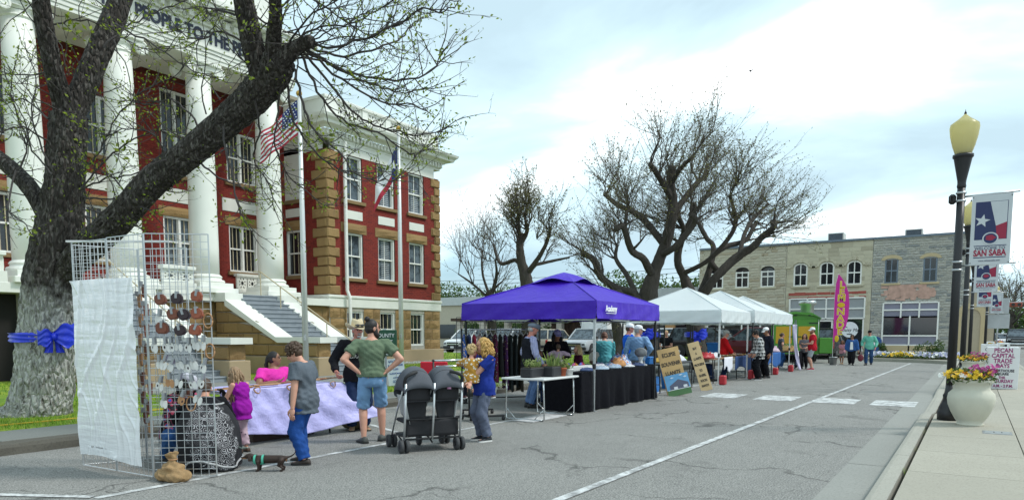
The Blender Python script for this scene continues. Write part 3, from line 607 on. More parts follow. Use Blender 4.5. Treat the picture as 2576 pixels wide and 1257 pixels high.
# ------------------------------------------------------------------ stone commercial buildings at the end of the street
FX = 52.5
def shopfront(b, u0, u1, z0, z1, cols, rows, m):
    f_ = MB(); t = .09
    for u in cols: pbox(f_, 'X', FX, u - t / 2, u + t / 2, -.06, .1, z0, z1)
    for z in rows:
        for a_, c_ in zip(cols, cols[1:]): pbox(f_, 'X', FX, a_ + t / 2, c_ - t / 2, -.055, .1, z - t / 2, z + t / 2)
    o = f_.build('shopfront', MC['window_white'], b, world=True)
    for i, (a_, c_) in enumerate(zip(cols, cols[1:])):
        for j, (p, r_) in enumerate(zip(rows, rows[1:])): pbox(MB(), 'X', FX, a_ + t / 2, c_ - t / 2, .03, .05, p + t / 2, r_ - t / 2).build('pane', MC[m(i, j)], o, world=True)
    return o
def arched(b, u, w, z0, z1, style):
    ar = .32 * w if style != 'grey' else .14 * w; zs = z1 - ar; n = 8; A = [(u + math.cos(PI * k / n) * w / 2, zs + math.sin(PI * k / n) * ar) for k in range(n + 1)]
    o = pbox(MB(), 'X', FX, u - w / 2, u + w / 2, .14, .16, z0, z1).build('window', MC['dark_void'], b, world=True)
    def band(r0, r1, d0, d1, m, name, par):
        mb = MB(); f_ = lambda k, r_: (u + math.cos(PI * k / n) * (w / 2 + r_), zs + math.sin(PI * k / n) * (ar + r_))
        for k in range(n):
            p, q_, s, t = f_(k, r0), f_(k, r1), f_(k + 1, r1), f_(k + 1, r0)
            mb.add([(FX + d, *x_) for d in (d0, d1) for x_ in (p, q_, s, t)], [(0, 1, 2, 3), (7, 6, 5, 4), (1, 0, 4, 5), (2, 1, 5, 6), (3, 2, 6, 7), (0, 3, 7, 4)])
        return mb.build(name, MC[m], par, world=True)
    fr = MB(); fm = 'window_white' if style != 'grey' else 'transom_grey'
    for a_, c_ in ((u - w / 2, u - w / 2 + .09), (u + w / 2 - .09, u + w / 2), (u - .03, u + .03)): pbox(fr, 'X', FX, a_, c_, .02, .12, z0, zs if style != 'tan' else z1 - .1)
    for z in (z0 + .04, (z0 + z1) / 2): pbox(fr, 'X', FX, u - w / 2, u + w / 2, .015, .12, z - .04, z + .04)
    if style == 'rough': pbox(fr, 'X', FX, u - w / 2, u + w / 2, .015, .12, zs - .12, zs - .04)
    fr.build('frame', MC[fm if style != 'grey' else 'flashing'], o, world=True); band(-.09, 0, 0, .12, fm if style != 'rough' else 'dark_void', 'frame_arch', o)
    g_ = [(u - w / 2 + .05, z0 + .05), (u + w / 2 - .05, z0 + .05)] + [(u + (p - u) * .9, zs + (r_ - zs) * .85) for p, r_ in A]; MB().prism(g_, lambda a_, b_, d: (d, a_, b_), FX + .09, FX + .1).build('pane', MC['glass_dark'], o, world=True)
    if style == 'tan':
        band(.06, .2, -.1, .02, 'tan_stone', 'hood_mould', b); MB().box(FX - .14, FX, u - .09, u + .09, z1 + .02, z1 + .3, .01).build('keystone', MC['tan_stone'], b, world=True)
        for s in (-1, 1): MB().box(FX - .1, FX, u + s * (w / 2 + .19), u + s * (w / 2 + .5), zs - .06, zs + .06, .01).build('hood_mould', MC['tan_stone'], b, world=True)
    elif style == 'grey': band(.0, .22, -.05, .02, 'trim_stone', 'arch_stone', b)
    MB().box(FX - .1, FX + .05, u - w / 2 - .15, u + w / 2 + .15, z0 - .13, z0, .01).build('sill', MC['tan_stone' if style != 'grey' else 'trim_stone'], b, world=True)
    for s in (-1, 1):
        sp_ = [(u + s * w / 2, z1 + .005)] + [(u + s * math.cos(PI * k / 10) * w / 2, zs + math.sin(PI * k / 10) * ar) for k in range(6)] + [(u, z1 + .005)]; MB().prism(sp_ if s > 0 else sp_[::-1], lambda a_, b_, d: (d, a_, b_), FX - .012, FX + .16).build('spandrel', MC[{'tan': 'tan_stone', 'rough': 'rough_tan', 'grey': 'grey_rubble'}[style]], b, world=True)
    return (u - w / 2, u + w / 2, z0, z1)
def shell(b, u0, u1, top, holes):
    holed(MB(), 'X', FX, u0, u1, 0, top, holes, .015, .4).build('wall', MC['light_mortar'], b, world=True); MB().box(FX + .35, FX + 14, u0, u1, .1, top - .5).build('building_mass', MC['tan_stone'], b, world=True)
    MB().box(FX - .12, FX + .5, u0, u1, top - .03, top + .1).build('roof_flashing', MC['flashing'], b, world=True)
def ac(b, u, z):
    o = MB().box(FX + 1.2, FX + 2.2, u - .5, u + .5, z - .3, z + .62, .02).build('air_conditioner', mat('ac_grey', (.45, .46, .45), .5), b, world=True)
    g_ = MB()
    for i in range(9): g_.box(FX + 1.17, FX + 1.2, u - .4, u + .4, z + .06 + i * .055, z + .085 + i * .055)
    g_.build('grille', MC['flashing'], o, world=True); MB().box(FX + 1.185, FX + 1.2, u - .42, u + .42, z + .04, z + .56).build('grille_void', MC['dark_void'], o, world=True)
b1 = thing('stone_building', 'weathered tan stone shop with three white sash windows behind the bare trees', 'building', (FX, 14.2, .1))
h1 = [arched(b1, u, .95, 4.75, 6.2, 'rough') for u in (16.0, 14.17, 12.4)]; s1 = (11.6, 16.6, .2, 2.9); shell(b1, 11.16, 17.3, 7.6, h1 + [s1])
masonry(b1, 'X', FX, 11.16, 17.3, 3.0, 7.55, .62, .2, h1, MC['rough_tan'], .018, .03, 1, 'stone', 300, .5, .5, 21); shopfront(b1, 11.6, 16.6, .2, 2.9, [11.6, 12.8, 14.1, 15.4, 16.6], [.2, .8, 2.3, 2.9], lambda i, j: 'glass_dark' if j else 'tan_metal')
masonry(b1, 'X', FX, 11.16, 17.3, .2, 3.0, .62, .22, [s1], MC['rough_tan'], .018, .03, 1, 'stone', 40, .5, .5, 22)
b2 = thing('stone_building', 'pale smooth stone shop with three tall arched windows and a round door sign', 'building', (FX, 8.5, .1))
h2 = [arched(b2, u, .9, 4.72, 6.28, 'tan') for u in (10.22, 8.54, 6.86)]; s2 = (6.15, 10.85, .3, 3.86); sr = [(5.85, 11.1, 4.1, 4.32), (5.85, 11.1, 3.86, 4.02)]; shell(b2, 5.8, 11.14, 7.6, h2 + [s2])
masonry(b2, 'X', FX, 5.8, 11.14, .2, 7.55, .7, .28, h2 + [s2], MC['tan_stone'], .012, .018, .25, 'stone', 300, .15, .5, 23)
for z0, z1 in ((4.08, 4.3), (3.88, 4.0)):
    u = 6.1
    while u < 10.9: w = rnd.uniform(.3, .9); MB().box(FX - .03, FX, u, min(u + w, 10.95), z0 + rnd.uniform(0, .05), z1 - rnd.uniform(0, .05)).build('stucco_remnant', MC['red_stucco'], b2, world=True); u += w + rnd.choice([0, 0, .05, .3])
shopfront(b2, 6.15, 10.85, 2.5, 3.86, [6.15, 7.3, 8.5, 9.7, 10.85], [2.5, 3.15, 3.86], lambda i, j: 'transom_grey')
MB().box(FX + .1, FX + .14, 6.15, 10.85, .3, 2.46).build('shop_glass', MC['glass_dark'], b2, world=True)
dr = MB()
for u in (8.05, 8.95, 9.0, 9.95): dr.box(FX + .0, FX + .1, u, u + .09, .46, 2.3)
dr.box(FX, FX + .1, 8.05, 10.04, 2.3, 2.4).box(FX, FX + .1, 6.15, 6.24, .3, 2.46); dr.build('door_frame', MC['window_white'], b2, world=True)
MB().box(FX + .02, FX + .09, 8.14, 8.95, 1.3, 1.38).box(FX + .02, FX + .09, 9.09, 9.95, 1.3, 1.38).build('door_rail', MC['window_white'], b2, world=True)
rs = MB(); rs.M = Matrix.Translation((FX + .06, 7.0, 1.75)) @ Matrix.Rotation(R(90), 4, 'Y'); rs.lathe([(.52, -.02), (.52, .02)], (0, 0, 0), 32); sgn = rs.build('round_sign', mat('sign_white', (.8, .82, .84), .5, .02), b2, world=True)
text('Daisy Ma', .3, MC['black_metal'], sgn, (FX + .03, 7.0, 1.72), FYZ, 'lettering', .003, .95, sh=.25); text('The', .13, MC['black_metal'], sgn, (FX + .03, 7.25, 1.93), FYZ, 'lettering', .003, sh=.25); MB().box(FX + .03, FX + .04, 6.84, 7.16, 1.42, 1.48).build('banner_mark', MC['black_metal'], sgn, world=True)
MB().box(FX + .04, FX + .05, 8.35, 8.6, 1.55, 1.8).box(FX + .04, FX + .05, 9.3, 9.5, 1.4, 1.55).build('door_notice', MC['sign_white'], b2, world=True)
b3 = thing('stone_building', 'grey rubble stone building with two narrow windows and a pink stucco patch', 'building', (FX, 3, .1))
h3 = [arched(b3, u, .78, 4.72, 6.3, 'grey') for u in (4.68, 2.52)]; s3 = (1.95, 5.05, .35, 3.46); shell(b3, .45, 5.78, 7.6, h3 + [s3])
masonry(b3, 'X', FX, .45, 5.78, .2, 7.5, .42, .15, h3 + [s3], MC['grey_rubble'], .02, .035, 1.2, 'stone', 300, .6, .5, 25)
for _ in range(90):
    u = rnd.triangular(1.7, 5.2, 3.4); z = rnd.triangular(3.5, 4.65, 3.9); w = rnd.uniform(.2, .6); MB().box(FX - .05 - rnd.uniform(0, .008), FX - .02, u, min(u + w, 5.3), z, min(z + rnd.uniform(.12, .3), 4.6)).build('stucco_remnant', MC['pink_stucco'], b3, world=True)
shopfront(b3, 1.95, 5.05, .35, 2.503, [1.95, 3.5, 5.05], [.75, 1.35, 2.55], lambda i, j: 'glass_dark' if j else 'transom_lilac'); shopfront(b3, 1.95, 5.05, 2.5, 3.46, [1.95, 3.0, 4.03, 5.05], [2.55, 3.0, 3.46], lambda i, j: 'transom_lilac')
MB().box(FX - .06, FX + .3, 1.9, 5.1, .2, .72).build('stall_riser', MC['trim_stone'], b3, world=True); ac(b2, 8.26, 7.7); ac(b3, 3.6, 7.6)
ar = MB(); n = 7
for k in range(n): t0, t1 = PI * k / n, PI * (k + 1) / n; ar.add([(FX + d, .2 + math.cos(t) * r_, 2.5 + math.sin(t) * r_) for d in (-.06, .2) for t, r_ in ((t0, .5), (t0, .85), (t1, .85), (t1, .5))], [(0, 1, 2, 3), (1, 0, 4, 5), (2, 1, 5, 6), (3, 2, 6, 7), (0, 3, 7, 4)])
ar.box(FX - .06, FX + .2, .7, 1.05, .2, 2.5).box(FX - .06, FX + .2, -.65, -.3, .2, 2.5); ar.build('arched_doorway', MC['trim_stone'], b3, world=True); MB().box(FX, FX + 14, -1.0, .45, .1, 4.4).build('side_mass', MC['rough_tan'], b3, world=True)
NEAR = [[(5.7,13.14,0.01,0.74),(5.73,13.08,0.2,0.6),(5.77,13.02,0.5,0.55),(5.82,12.95,1.09,0.52),(5.86,12.88,1.75,0.49),(5.92,12.8,2.4,0.5),(5.99,12.69,2.98,0.45),(6.05,12.6,3.55,0.36),(6.09,12.53,4.12,0.34),(6.12,12.48,4.62,0.335),(6.14,12.45,5.0,0.32)],[(6.13,12.47,4.87,0.27),(5.99,12.39,5.32,0.22),(5.86,12.3,5.69,0.2),(5.73,12.2,6.21,0.19),(5.63,12.06,6.72,0.17),(5.52,11.93,7.21,0.13)],[(6.15,12.44,4.94,0.28),(6.36,12.45,5.4,0.28),(6.61,12.38,6.06,0.28),(6.87,12.32,6.7,0.28),(7.1,12.29,7.35,0.25),(7.32,12.28,8.08,0.2)],[(5.96,12.54,2.46,0.3),(6.09,11.97,2.87,0.34),(6.22,11.4,3.2,0.34),(6.43,10.7,3.78,0.33),(6.62,10.05,4.15,0.32),(6.79,9.41,4.53,0.32),(6.89,8.89,4.84,0.34),(6.91,8.48,5.07,0.36),(6.86,8.19,5.24,0.33)],[(6.87,8.55,5.02,0.27),(6.7,8.53,5.36,0.23),(6.56,8.46,5.67,0.215),(6.44,8.39,5.96,0.2),(6.32,8.3,6.44,0.15)],[(6.88,8.35,5.17,0.2),(6.68,8.1,5.47,0.15),(6.5,7.83,5.65,0.125),(6.29,7.59,5.95,0.1)],[(6.84,8.22,5.19,0.22),(6.9,8.0,5.33,0.16),(6.96,7.79,5.41,0.12),(6.95,7.68,5.4,0.115)],[(5.95,12.75,3.11,0.2),(5.88,13.13,3.76,0.2),(5.76,13.6,4.22,0.19),(5.59,14.14,4.58,0.17),(5.3,14.86,4.91,0.13)]]
SHOOTS = [[(7.14,7.95,5.5),(7.2,7.51,5.37),(7.37,7.08,5.46),(7.49,6.62,5.58),(7.45,6.18,5.64),(7.46,5.86,5.54),(7.64,5.68,5.69)],[(7.08,7.92,5.41),(7.34,7.59,5.16),(7.41,6.99,4.94),(7.58,6.64,4.9),(7.55,6.27,4.87),(7.59,6.04,4.96),(7.41,5.84,5.04)],[(7.18,8.04,5.44),(7.44,7.62,5.04),(7.84,7.24,4.78),(8.13,6.9,4.75),(8.21,6.65,4.59)],[(7.12,8.01,5.39),(7.35,7.77,4.96),(7.61,7.5,4.57),(8.08,7.4,4.48),(8.39,6.98,4.4),(8.78,6.73,4.57)],[(7.16,8.01,5.48),(7.61,7.78,5.44),(7.95,7.41,5.58),(8.36,7.32,5.84),(8.55,7.25,6.09),(8.87,7.36,6.31)],[(7.02,7.94,5.29),(7.26,7.91,4.88),(7.58,7.77,4.55),(8.11,7.59,4.46),(8.4,7.23,4.18),(8.67,7.22,4.26),(8.87,7.07,4.49)],[(7.01,8.09,5.16),(7.05,7.99,4.67),(7.19,7.85,4.26),(7.33,7.61,4.04),(7.52,7.43,3.73),(7.73,6.98,3.63),(7.81,6.94,3.72)],[(7.05,8.3,5.1),(7.2,8.38,4.61),(7.44,8.22,4.14),(7.98,8.13,3.95),(8.41,7.96,3.98)],[(6.93,8.3,4.96),(7.08,8.54,4.55),(7.11,8.68,4.25),(7.45,8.84,3.93),(7.72,8.72,3.67),(7.99,8.58,3.46)],[(6.97,8.37,5.31),(6.85,7.73,5.61),(6.57,6.91,5.56),(6.54,6.4,5.56)],[(6.87,8.21,5.3),(7.08,7.76,5.64),(7.36,7.37,5.7),(7.55,6.95,5.88),(7.48,6.53,5.9)],[(6.88,8.14,5.24),(7.28,7.91,5.31),(7.49,7.51,5.08),(7.83,7.31,5.01),(8.07,7.07,4.92),(8.2,6.74,4.98)],[(6.69,8.55,4.73),(6.92,8.74,4.38),(7.18,9.22,4.1),(7.44,9.2,3.74),(7.73,9.47,3.44)],[(6.49,9.0,4.37),(6.39,8.72,3.78),(6.34,8.51,3.21),(6.43,8.51,3.01)],[(6.9,10.92,4.08),(6.7,10.89,4.47),(6.44,10.77,4.57),(6.16,10.93,4.56),(5.89,11.08,4.37)],[(7.17,10.34,4.55),(7.08,10.61,4.94),(6.98,10.96,5.21),(6.9,11.38,5.19),(6.64,11.73,5.26)],[(6.07,12.1,3.76),(6.18,11.58,3.9),(6.38,11.15,3.95),(6.74,10.75,4.21),(6.79,10.32,4.11)],[(6.0,11.9,3.79),(6.29,11.64,4.24),(6.57,11.31,4.56),(6.7,10.87,4.65),(6.93,10.81,4.6)],[(6.02,11.89,3.61),(6.42,11.7,3.65),(6.73,11.32,3.85),(6.99,11.2,3.81)],[(6.08,12.08,3.51),(6.24,11.51,3.36),(6.28,10.8,3.42),(6.34,10.38,3.27)],[(6.13,12.12,4.02),(6.25,11.78,4.37),(6.47,11.68,4.9),(6.79,11.41,5.36),(7.08,10.99,5.62),(7.28,10.85,5.9)],[(6.05,11.98,3.37),(6.23,11.39,3.16),(6.17,10.95,3.18),(6.18,10.55,3.03)],[(5.76,12.28,3.97),(5.78,12.81,4.35),(5.8,13.2,4.78),(5.75,13.42,5.37),(5.88,13.51,5.99)],[(5.77,12.36,4.1),(5.77,12.84,4.91),(5.98,13.11,5.63),(6.06,13.61,6.32)],[(5.79,12.36,4.47),(5.37,12.22,4.6),(5.03,12.18,4.45),(4.67,11.76,4.47)],[(5.77,12.33,4.83),(5.83,13.2,5.29),(5.91,14.11,5.37)],[(5.86,12.32,5.57),(5.85,13.2,5.67),(5.88,14.09,5.91)],[(5.79,12.3,6.14),(6.06,12.16,6.38),(6.33,11.75,6.32),(6.5,11.18,5.96),(6.74,10.85,5.85)],[(6.33,11.67,5.95),(6.75,11.59,6.43),(7.16,11.25,6.75),(7.58,11.01,7.03)],[(6.46,11.53,6.32),(6.54,10.72,5.88),(6.69,10.08,5.45),(6.84,9.44,5.2)],[(6.69,8.6,5.43),(6.49,8.92,5.64),(6.13,8.94,5.42),(5.87,9.06,5.51)],[(6.8,8.64,5.79),(6.97,9.56,6.28),(7.07,10.29,6.43)],[(6.75,8.74,6.01),(7.09,8.66,5.9),(7.65,8.8,6.41),(8.15,8.82,6.83)],[(5.53,12.86,4.06),(5.66,12.79,4.44),(5.71,12.97,4.91),(5.64,13.28,5.38)],[(5.52,12.9,4.06),(5.18,12.43,3.41),(5.14,11.87,3.12),(4.88,11.07,2.86)],[(7.04,10.58,4.31),(7.5,10.65,4.1),(7.94,10.64,3.98),(8.29,10.78,3.98)],[(6.42,11.25,3.48),(6.41,11.66,3.96),(6.26,11.72,4.06),(6.14,12.06,4.26)],[(6.89,8.33,5.86),(7.15,8.06,6.15),(7.58,7.81,5.98),(7.83,7.45,5.72),(8.01,7.23,5.82)]]
TREE2 = [[(25.27,15.24,0.41,0.42),(25.2,15.35,1.14,0.36),(25.18,15.38,2.44,0.33),(25.14,15.45,3.49,0.31),(25.02,15.63,4.37,0.29),(24.99,15.69,5.01,0.26),(25.02,15.63,5.36,0.24)],[(25.11,15.5,3.89,0.2),(24.97,14.98,4.49,0.17),(24.83,14.44,4.91,0.14),(24.7,13.92,5.32,0.09)],[(25.07,15.55,4.05,0.2),(25.25,16.2,4.58,0.16),(25.42,16.87,4.8,0.13),(25.59,17.53,5.27,0.08)],[(25.01,15.65,5.01,0.18),(25.25,16.01,5.54,0.14),(25.5,16.36,5.92,0.1)],[(25.02,15.63,5.17,0.18),(24.92,15.23,5.76,0.14),(24.71,15.01,6.18,0.08)],[(25.11,15.5,3.73,0.2),(25.7,15.32,4.08,0.15),(26.36,15.04,4.36,0.12),(27.02,14.74,4.65,0.07)]]
TREE2B = [[(28.21,19.0,0.24,0.3),(28.11,19.15,1.28,0.26),(28.07,19.21,2.58,0.22),(28.03,19.27,3.33,0.2)],[(28.05,19.24,3.14,0.14),(28.27,19.83,4.29,0.1),(28.47,20.43,5.09,0.07)],[(28.05,19.24,3.14,0.14),(27.8,18.71,4.03,0.1),(27.5,18.25,4.89,0.07)],[(28.06,19.23,3.05,0.12),(27.69,19.99,3.8,0.09),(27.51,20.44,4.27,0.05)]]
TREE3 = [[(30.11,11.98,0.23,0.62),(30.0,12.14,1.11,0.52),(29.98,12.18,2.16,0.5),(30.0,12.14,3.21,0.48),(30.15,11.92,4.25,0.42),(30.36,11.58,5.28,0.38),(30.5,11.36,6.31,0.36),(30.53,11.32,7.33,0.33),(30.45,11.44,8.17,0.28),(30.49,11.37,8.59,0.25)],[(29.97,12.19,2.51,0.42),(29.79,12.84,3.22,0.36),(29.59,13.52,3.67,0.32),(29.37,14.23,4.12,0.28),(29.27,14.75,4.76,0.24),(29.36,14.99,4.9,0.22)],[(30.12,11.96,3.9,0.32),(29.45,12.16,4.55,0.28),(28.75,12.42,5.17,0.25),(28.06,12.67,5.77,0.22),(27.51,12.69,5.84,0.2)],[(30.39,11.54,5.28,0.3),(30.48,12.24,6.37,0.26),(30.46,13.09,6.79,0.22),(30.54,13.8,7.22,0.19),(30.63,14.49,7.69,0.16)],[(30.52,11.34,6.65,0.28),(31.48,11.07,7.45,0.24),(32.46,10.78,8.1,0.2),(33.23,10.82,8.77,0.15)],[(30.51,11.35,7.33,0.26),(29.46,11.5,8.0,0.2),(28.52,11.49,8.4,0.16)],[(30.5,11.36,8.0,0.22),(29.76,10.67,8.45,0.17),(28.97,10.05,8.54,0.13)],[(30.3,11.68,4.94,0.28),(29.92,10.91,5.19,0.24),(29.56,10.12,6.08,0.2),(28.8,9.95,6.29,0.18)],[(29.7,12.61,3.21,0.24),(30.09,13.36,4.13,0.2),(30.71,13.75,4.91,0.16),(31.18,14.37,5.54,0.12)],[(28.24,12.67,0.37,0.42),(28.42,12.84,1.13,0.38),(28.55,13.11,1.98,0.36),(28.72,13.29,2.5,0.34),(29.14,13.11,3.2,0.3)]]
TREE4 = [[(33.17,10.91,0.25,0.6),(33.11,11.01,1.09,0.5),(33.07,11.06,2.02,0.46),(33.04,11.12,2.76,0.42),(32.79,11.5,4.05,0.34),(32.61,11.78,4.79,0.3),(32.67,11.69,5.7,0.26),(32.94,11.28,6.79,0.22),(32.98,11.21,7.42,0.19)],[(33.07,11.07,2.39,0.44),(33.16,10.61,3.22,0.38),(33.35,10.0,4.21,0.35),(33.54,9.38,5.01,0.32),(33.75,8.74,5.44,0.3),(33.91,8.17,5.77,0.27),(33.97,7.76,6.19,0.24),(33.85,7.64,6.32,0.23)],[(33.72,10.06,4.24,0.26),(33.84,10.39,5.0,0.23),(34.31,10.17,5.58,0.22),(35.02,9.59,5.9,0.2),(35.58,9.23,6.5,0.17),(36.01,9.08,7.01,0.14)],[(33.04,11.12,2.76,0.3),(33.66,10.98,4.09,0.26),(34.35,10.74,5.25,0.22),(34.57,11.22,6.06,0.2),(34.92,11.51,6.88,0.16)],[(32.67,11.69,5.52,0.22),(31.87,11.64,6.32,0.18),(31.24,11.32,6.74,0.14)],[(34.16,9.38,5.15,0.2),(35.02,9.27,6.15,0.17),(35.95,9.06,7.0,0.15),(36.93,8.76,7.68,0.12)],[(32.72,11.62,4.24,0.22),(32.6,10.56,4.9,0.18),(32.5,9.49,6.41,0.15),(32.01,9.02,7.33,0.12)]]
FART = [[(146.21,-5.49,0.71,0.5),(146.09,-5.31,2.03,0.45),(145.95,-5.09,3.02,0.4),(146.1,-5.31,4.01,0.3)],[(145.95,-5.09,3.02,0.3),(147.88,-4.38,4.05,0.25),(149.91,-3.84,4.77,0.15)],[(146.02,-5.2,3.02,0.3),(144.09,-5.88,3.97,0.25),(142.03,-6.39,4.69,0.15)]]
# ------------------------------------------------------------------ trees
q = NT('bark_white'); co = q.co(); nz = q.noise(co, 5, 5, .6); vo = q.n('TexVoronoi', feature='DISTANCE_TO_EDGE', i_Scale=14); mp = q.co(scale=(1, 1, .35)); q.l(mp, vo.inputs['Vector'])
dk = q.mix(q.noise(q.co(scale=(1, 1, .3)), 22, 5, .7), (.008, .007, .007), (.075, .062, .05)); v3 = q.n('TexVoronoi', i_Scale=34.); q.l(q.co(scale=(1, 1, .35)), v3.inputs['Vector']); sc3 = q.n('SeparateXYZ'); q.l(v3.outputs['Color'], sc3.inputs[0]); dk = q.mix(q.ramp(sc3.outputs[0], [(.6, 0), (.98, .6)]), dk, (.20, .185, .165))
wh = q.mix(q.ramp(q.noise(q.co(scale=(1, 1, .4)), 13, 6, .75), [(.36, 0), (.5, 1)]), (.12, .11, .09), (.46, .46, .42))
sp = q.n('SeparateXYZ'); q.l(co, sp.inputs[0]); hh = q.math('ADD', sp.outputs[2], q.math('MULTIPLY', nz, 1.5)); q.base(q.mix(q.ramp(q.math('MULTIPLY', hh, .2), [(.51, 1), (.63, 0)]), dk, wh)); q.rough(.95); q.bump(q.ramp(vo.outputs[0], [(0, 0), (.3, 1)]), 1, .05); reg('bark_white', q)
q = NT('bark'); co = q.co(scale=(1, 1, .3)); q.base(q.mix(q.noise(co, 12, 5, .7), (.010, .009, .008), (.095, .08, .065))); q.rough(.95); q.bump(q.noise(co, 14, 5, .7), .9, .05); reg('bark', q)
mat('twig', (.055, .048, .045), .9, .3, 5); mat('twig_far', (.095, .08, .065), .9, .3, 2)
def leafmat(name, a_, b_, c_):
    q = NT(name); q.base(q.ramp(q.rand(), [(0, a_), (.55, b_), (1, c_)])); q.rough(.65); q.b.inputs['Transmission Weight'].default_value = 0
    tr = q.n('BsdfTranslucent'); q.l(q.b.inputs['Base Color'].links[0].from_socket, tr.inputs[0]); ms = q.n('MixShader'); ms.inputs[0].default_value = .35; q.l(q.b.outputs[0], ms.inputs[1]); q.l(tr.outputs[0], ms.inputs[2]); q.l(ms.outputs[0], q.t.nodes['Material Output'].inputs[0]); return reg(name, q)
leafmat('spring_leaf', (.10, .16, .008), (.28, .36, .012), (.16, .2, .03)); leafmat('bud_leaf', (.09, .095, .03), (.17, .17, .04), (.10, .07, .03)); leafmat('dark_leaf', (.02, .05, .01), (.06, .12, .02), (.10, .15, .03)); leafmat('pale_leaf', (.10, .16, .04), (.24, .32, .09), (.4, .44, .18))
def leaf(mb, p, s, r_):
    d = V((r_.gauss(0, 1), r_.gauss(0, 1), r_.gauss(.2, 1))).normalized(); u = d.orthogonal().normalized(); u = Quaternion(d, r_.uniform(0, 6.3)) @ u
    mb.add([p, p + d * s * .5 + u * s * .22, p + d * s, p + d * s * .5 - u * s * .22], [(0, 1, 2, 3)])
def shoot(mb, lm, p, d, ln, r0, r_, up, wob, seg, nl, ls, sub=0, sides=4):
    pts = [V(p)]; d = V(d).normalized(); st = ln / seg
    for i in range(seg):
        d = (d + V((r_.gauss(0, wob), r_.gauss(0, wob), r_.gauss(0, wob) + up))).normalized(); pts.append(pts[-1] + d * st)
    mb.tube(pts, [r0 * (1 - .75 * i / seg) for i in range(seg + 1)], sides, False)
    for k in range(nl):
        t = 1 - (k / max(1, nl)) ** 1.3 * .8; i = min(seg - 1, int(t * seg)); leaf(lm, pts[i].lerp(pts[i + 1], min(1, t * seg - i)) + V((r_.gauss(0, .3), r_.gauss(0, .3), r_.gauss(0, .3))) * ls, ls * r_.uniform(.6, 1.3), r_)
    for k in range(sub):
        i = r_.randrange(seg // 3, seg); dd = (d + V((r_.gauss(0, .7), r_.gauss(0, .7), r_.gauss(.1, .6)))).normalized(); shoot(mb, lm, pts[i], dd, ln * r_.uniform(.25, .5), r0 * .5, r_, up, wob, max(3, seg // 2), max(2, nl // 2), ls, 0, 3)
def limbs(mb, data, n, k, amp, fq):
    for s in data:
        if s[0][2] < 1.2: s = [(s[0][0], s[0][1], -.2, s[0][3] * 1.18)] + list(s)
        pts = catmull([p[:3] for p in s], k); rs = interp([p[3] for p in s], k); sd = rnd.uniform(0, 99)
        mb.tube(pts, rs, n, True, 1., lambda i, j: 1 + amp * (noise.noise((math.cos(2 * PI * j / n) * fq + sd, math.sin(2 * PI * j / n) * fq, i * .12 * 8 / k)) + .75 * abs(noise.noise((math.cos(2 * PI * j / n) * fq * 2.4, math.sin(2 * PI * j / n) * fq * 2.4 + sd, i * .5 * 8 / k))) * 1.4 - .3))
    return mb
t1 = thing('pecan_tree', 'huge old tree with forked dark trunk whitewashed at the foot, nearest the camera', 'tree', (5.77, 13.0, .15))
limbs(MB(), [[(*p[:3], p[3] * (.65 if i else .82)) for p in s] for i, s in enumerate(NEAR)], 96, 26, .11, 5.5).build('trunk', MC['bark_white'], t1, True, True)
r_ = random.Random(5); tw = MB(); lf = MB()
for s in SHOOTS:
    pts = catmull(s, 5); n = len(pts); w0 = .017 if s[0][0] > 7 else .013
    for i in range(n): pts[i] = pts[i] + V((r_.gauss(0, .011), r_.gauss(0, .011), r_.gauss(0, .011)))
    tw.tube(pts, [w0 * (1 - .8 * i / n) + .003 for i in range(n)], 5, False)
    for k in range(int(n * .8)):
        i = r_.randrange(n // 5, n - 1); d = (pts[i + 1] - pts[i]).normalized(); dd = d * .8 + V((r_.gauss(0, .5), r_.gauss(0, .5), r_.gauss(.12, .45)))
        shoot(tw, lf, pts[i], dd, r_.uniform(.3, .95), .008, r_, .05, .16, 7, r_.choice([1, 2, 4, 7]), .055, 2)
    for k in range(14): leaf(lf, pts[-1 - k // 6] + V((r_.gauss(0, .05), r_.gauss(0, .05), r_.gauss(0, .05))), .07, r_)
for s in NEAR[1:]:
    for k in range(16):
        i = r_.randrange(len(s) - 1); p = V(s[i][:3]).lerp(V(s[i + 1][:3]), r_.random()); d = V((r_.gauss(0, 1), r_.gauss(0, 1), r_.gauss(.4, .7))).normalized()
        shoot(tw, lf, p + d * s[i][3] * .8, d, r_.uniform(.5, 1.5), .011, r_, .03, .2, 8, r_.choice([2, 5, 8]), .06, 3)
for c in ((5.3, 11.6, 7.4), (5.75, 11.9, 7.0), (8.55, 9.3, 4.4), (8.5, 9.25, 4.75), (8.3, 9.6, 4.9), (6.4, 11.4, 4.4), (6.0, 11.9, 6.2)):
    for k in range(22): leaf(lf, V(c) + V((r_.gauss(0, .1), r_.gauss(0, .1), r_.gauss(0, .1))), .11, r_)
tw.build('twigs', MC['twig'], t1, True, True, kind='stuff'); lf.build('leaves', MC['spring_leaf'], t1, False, True, kind='stuff')
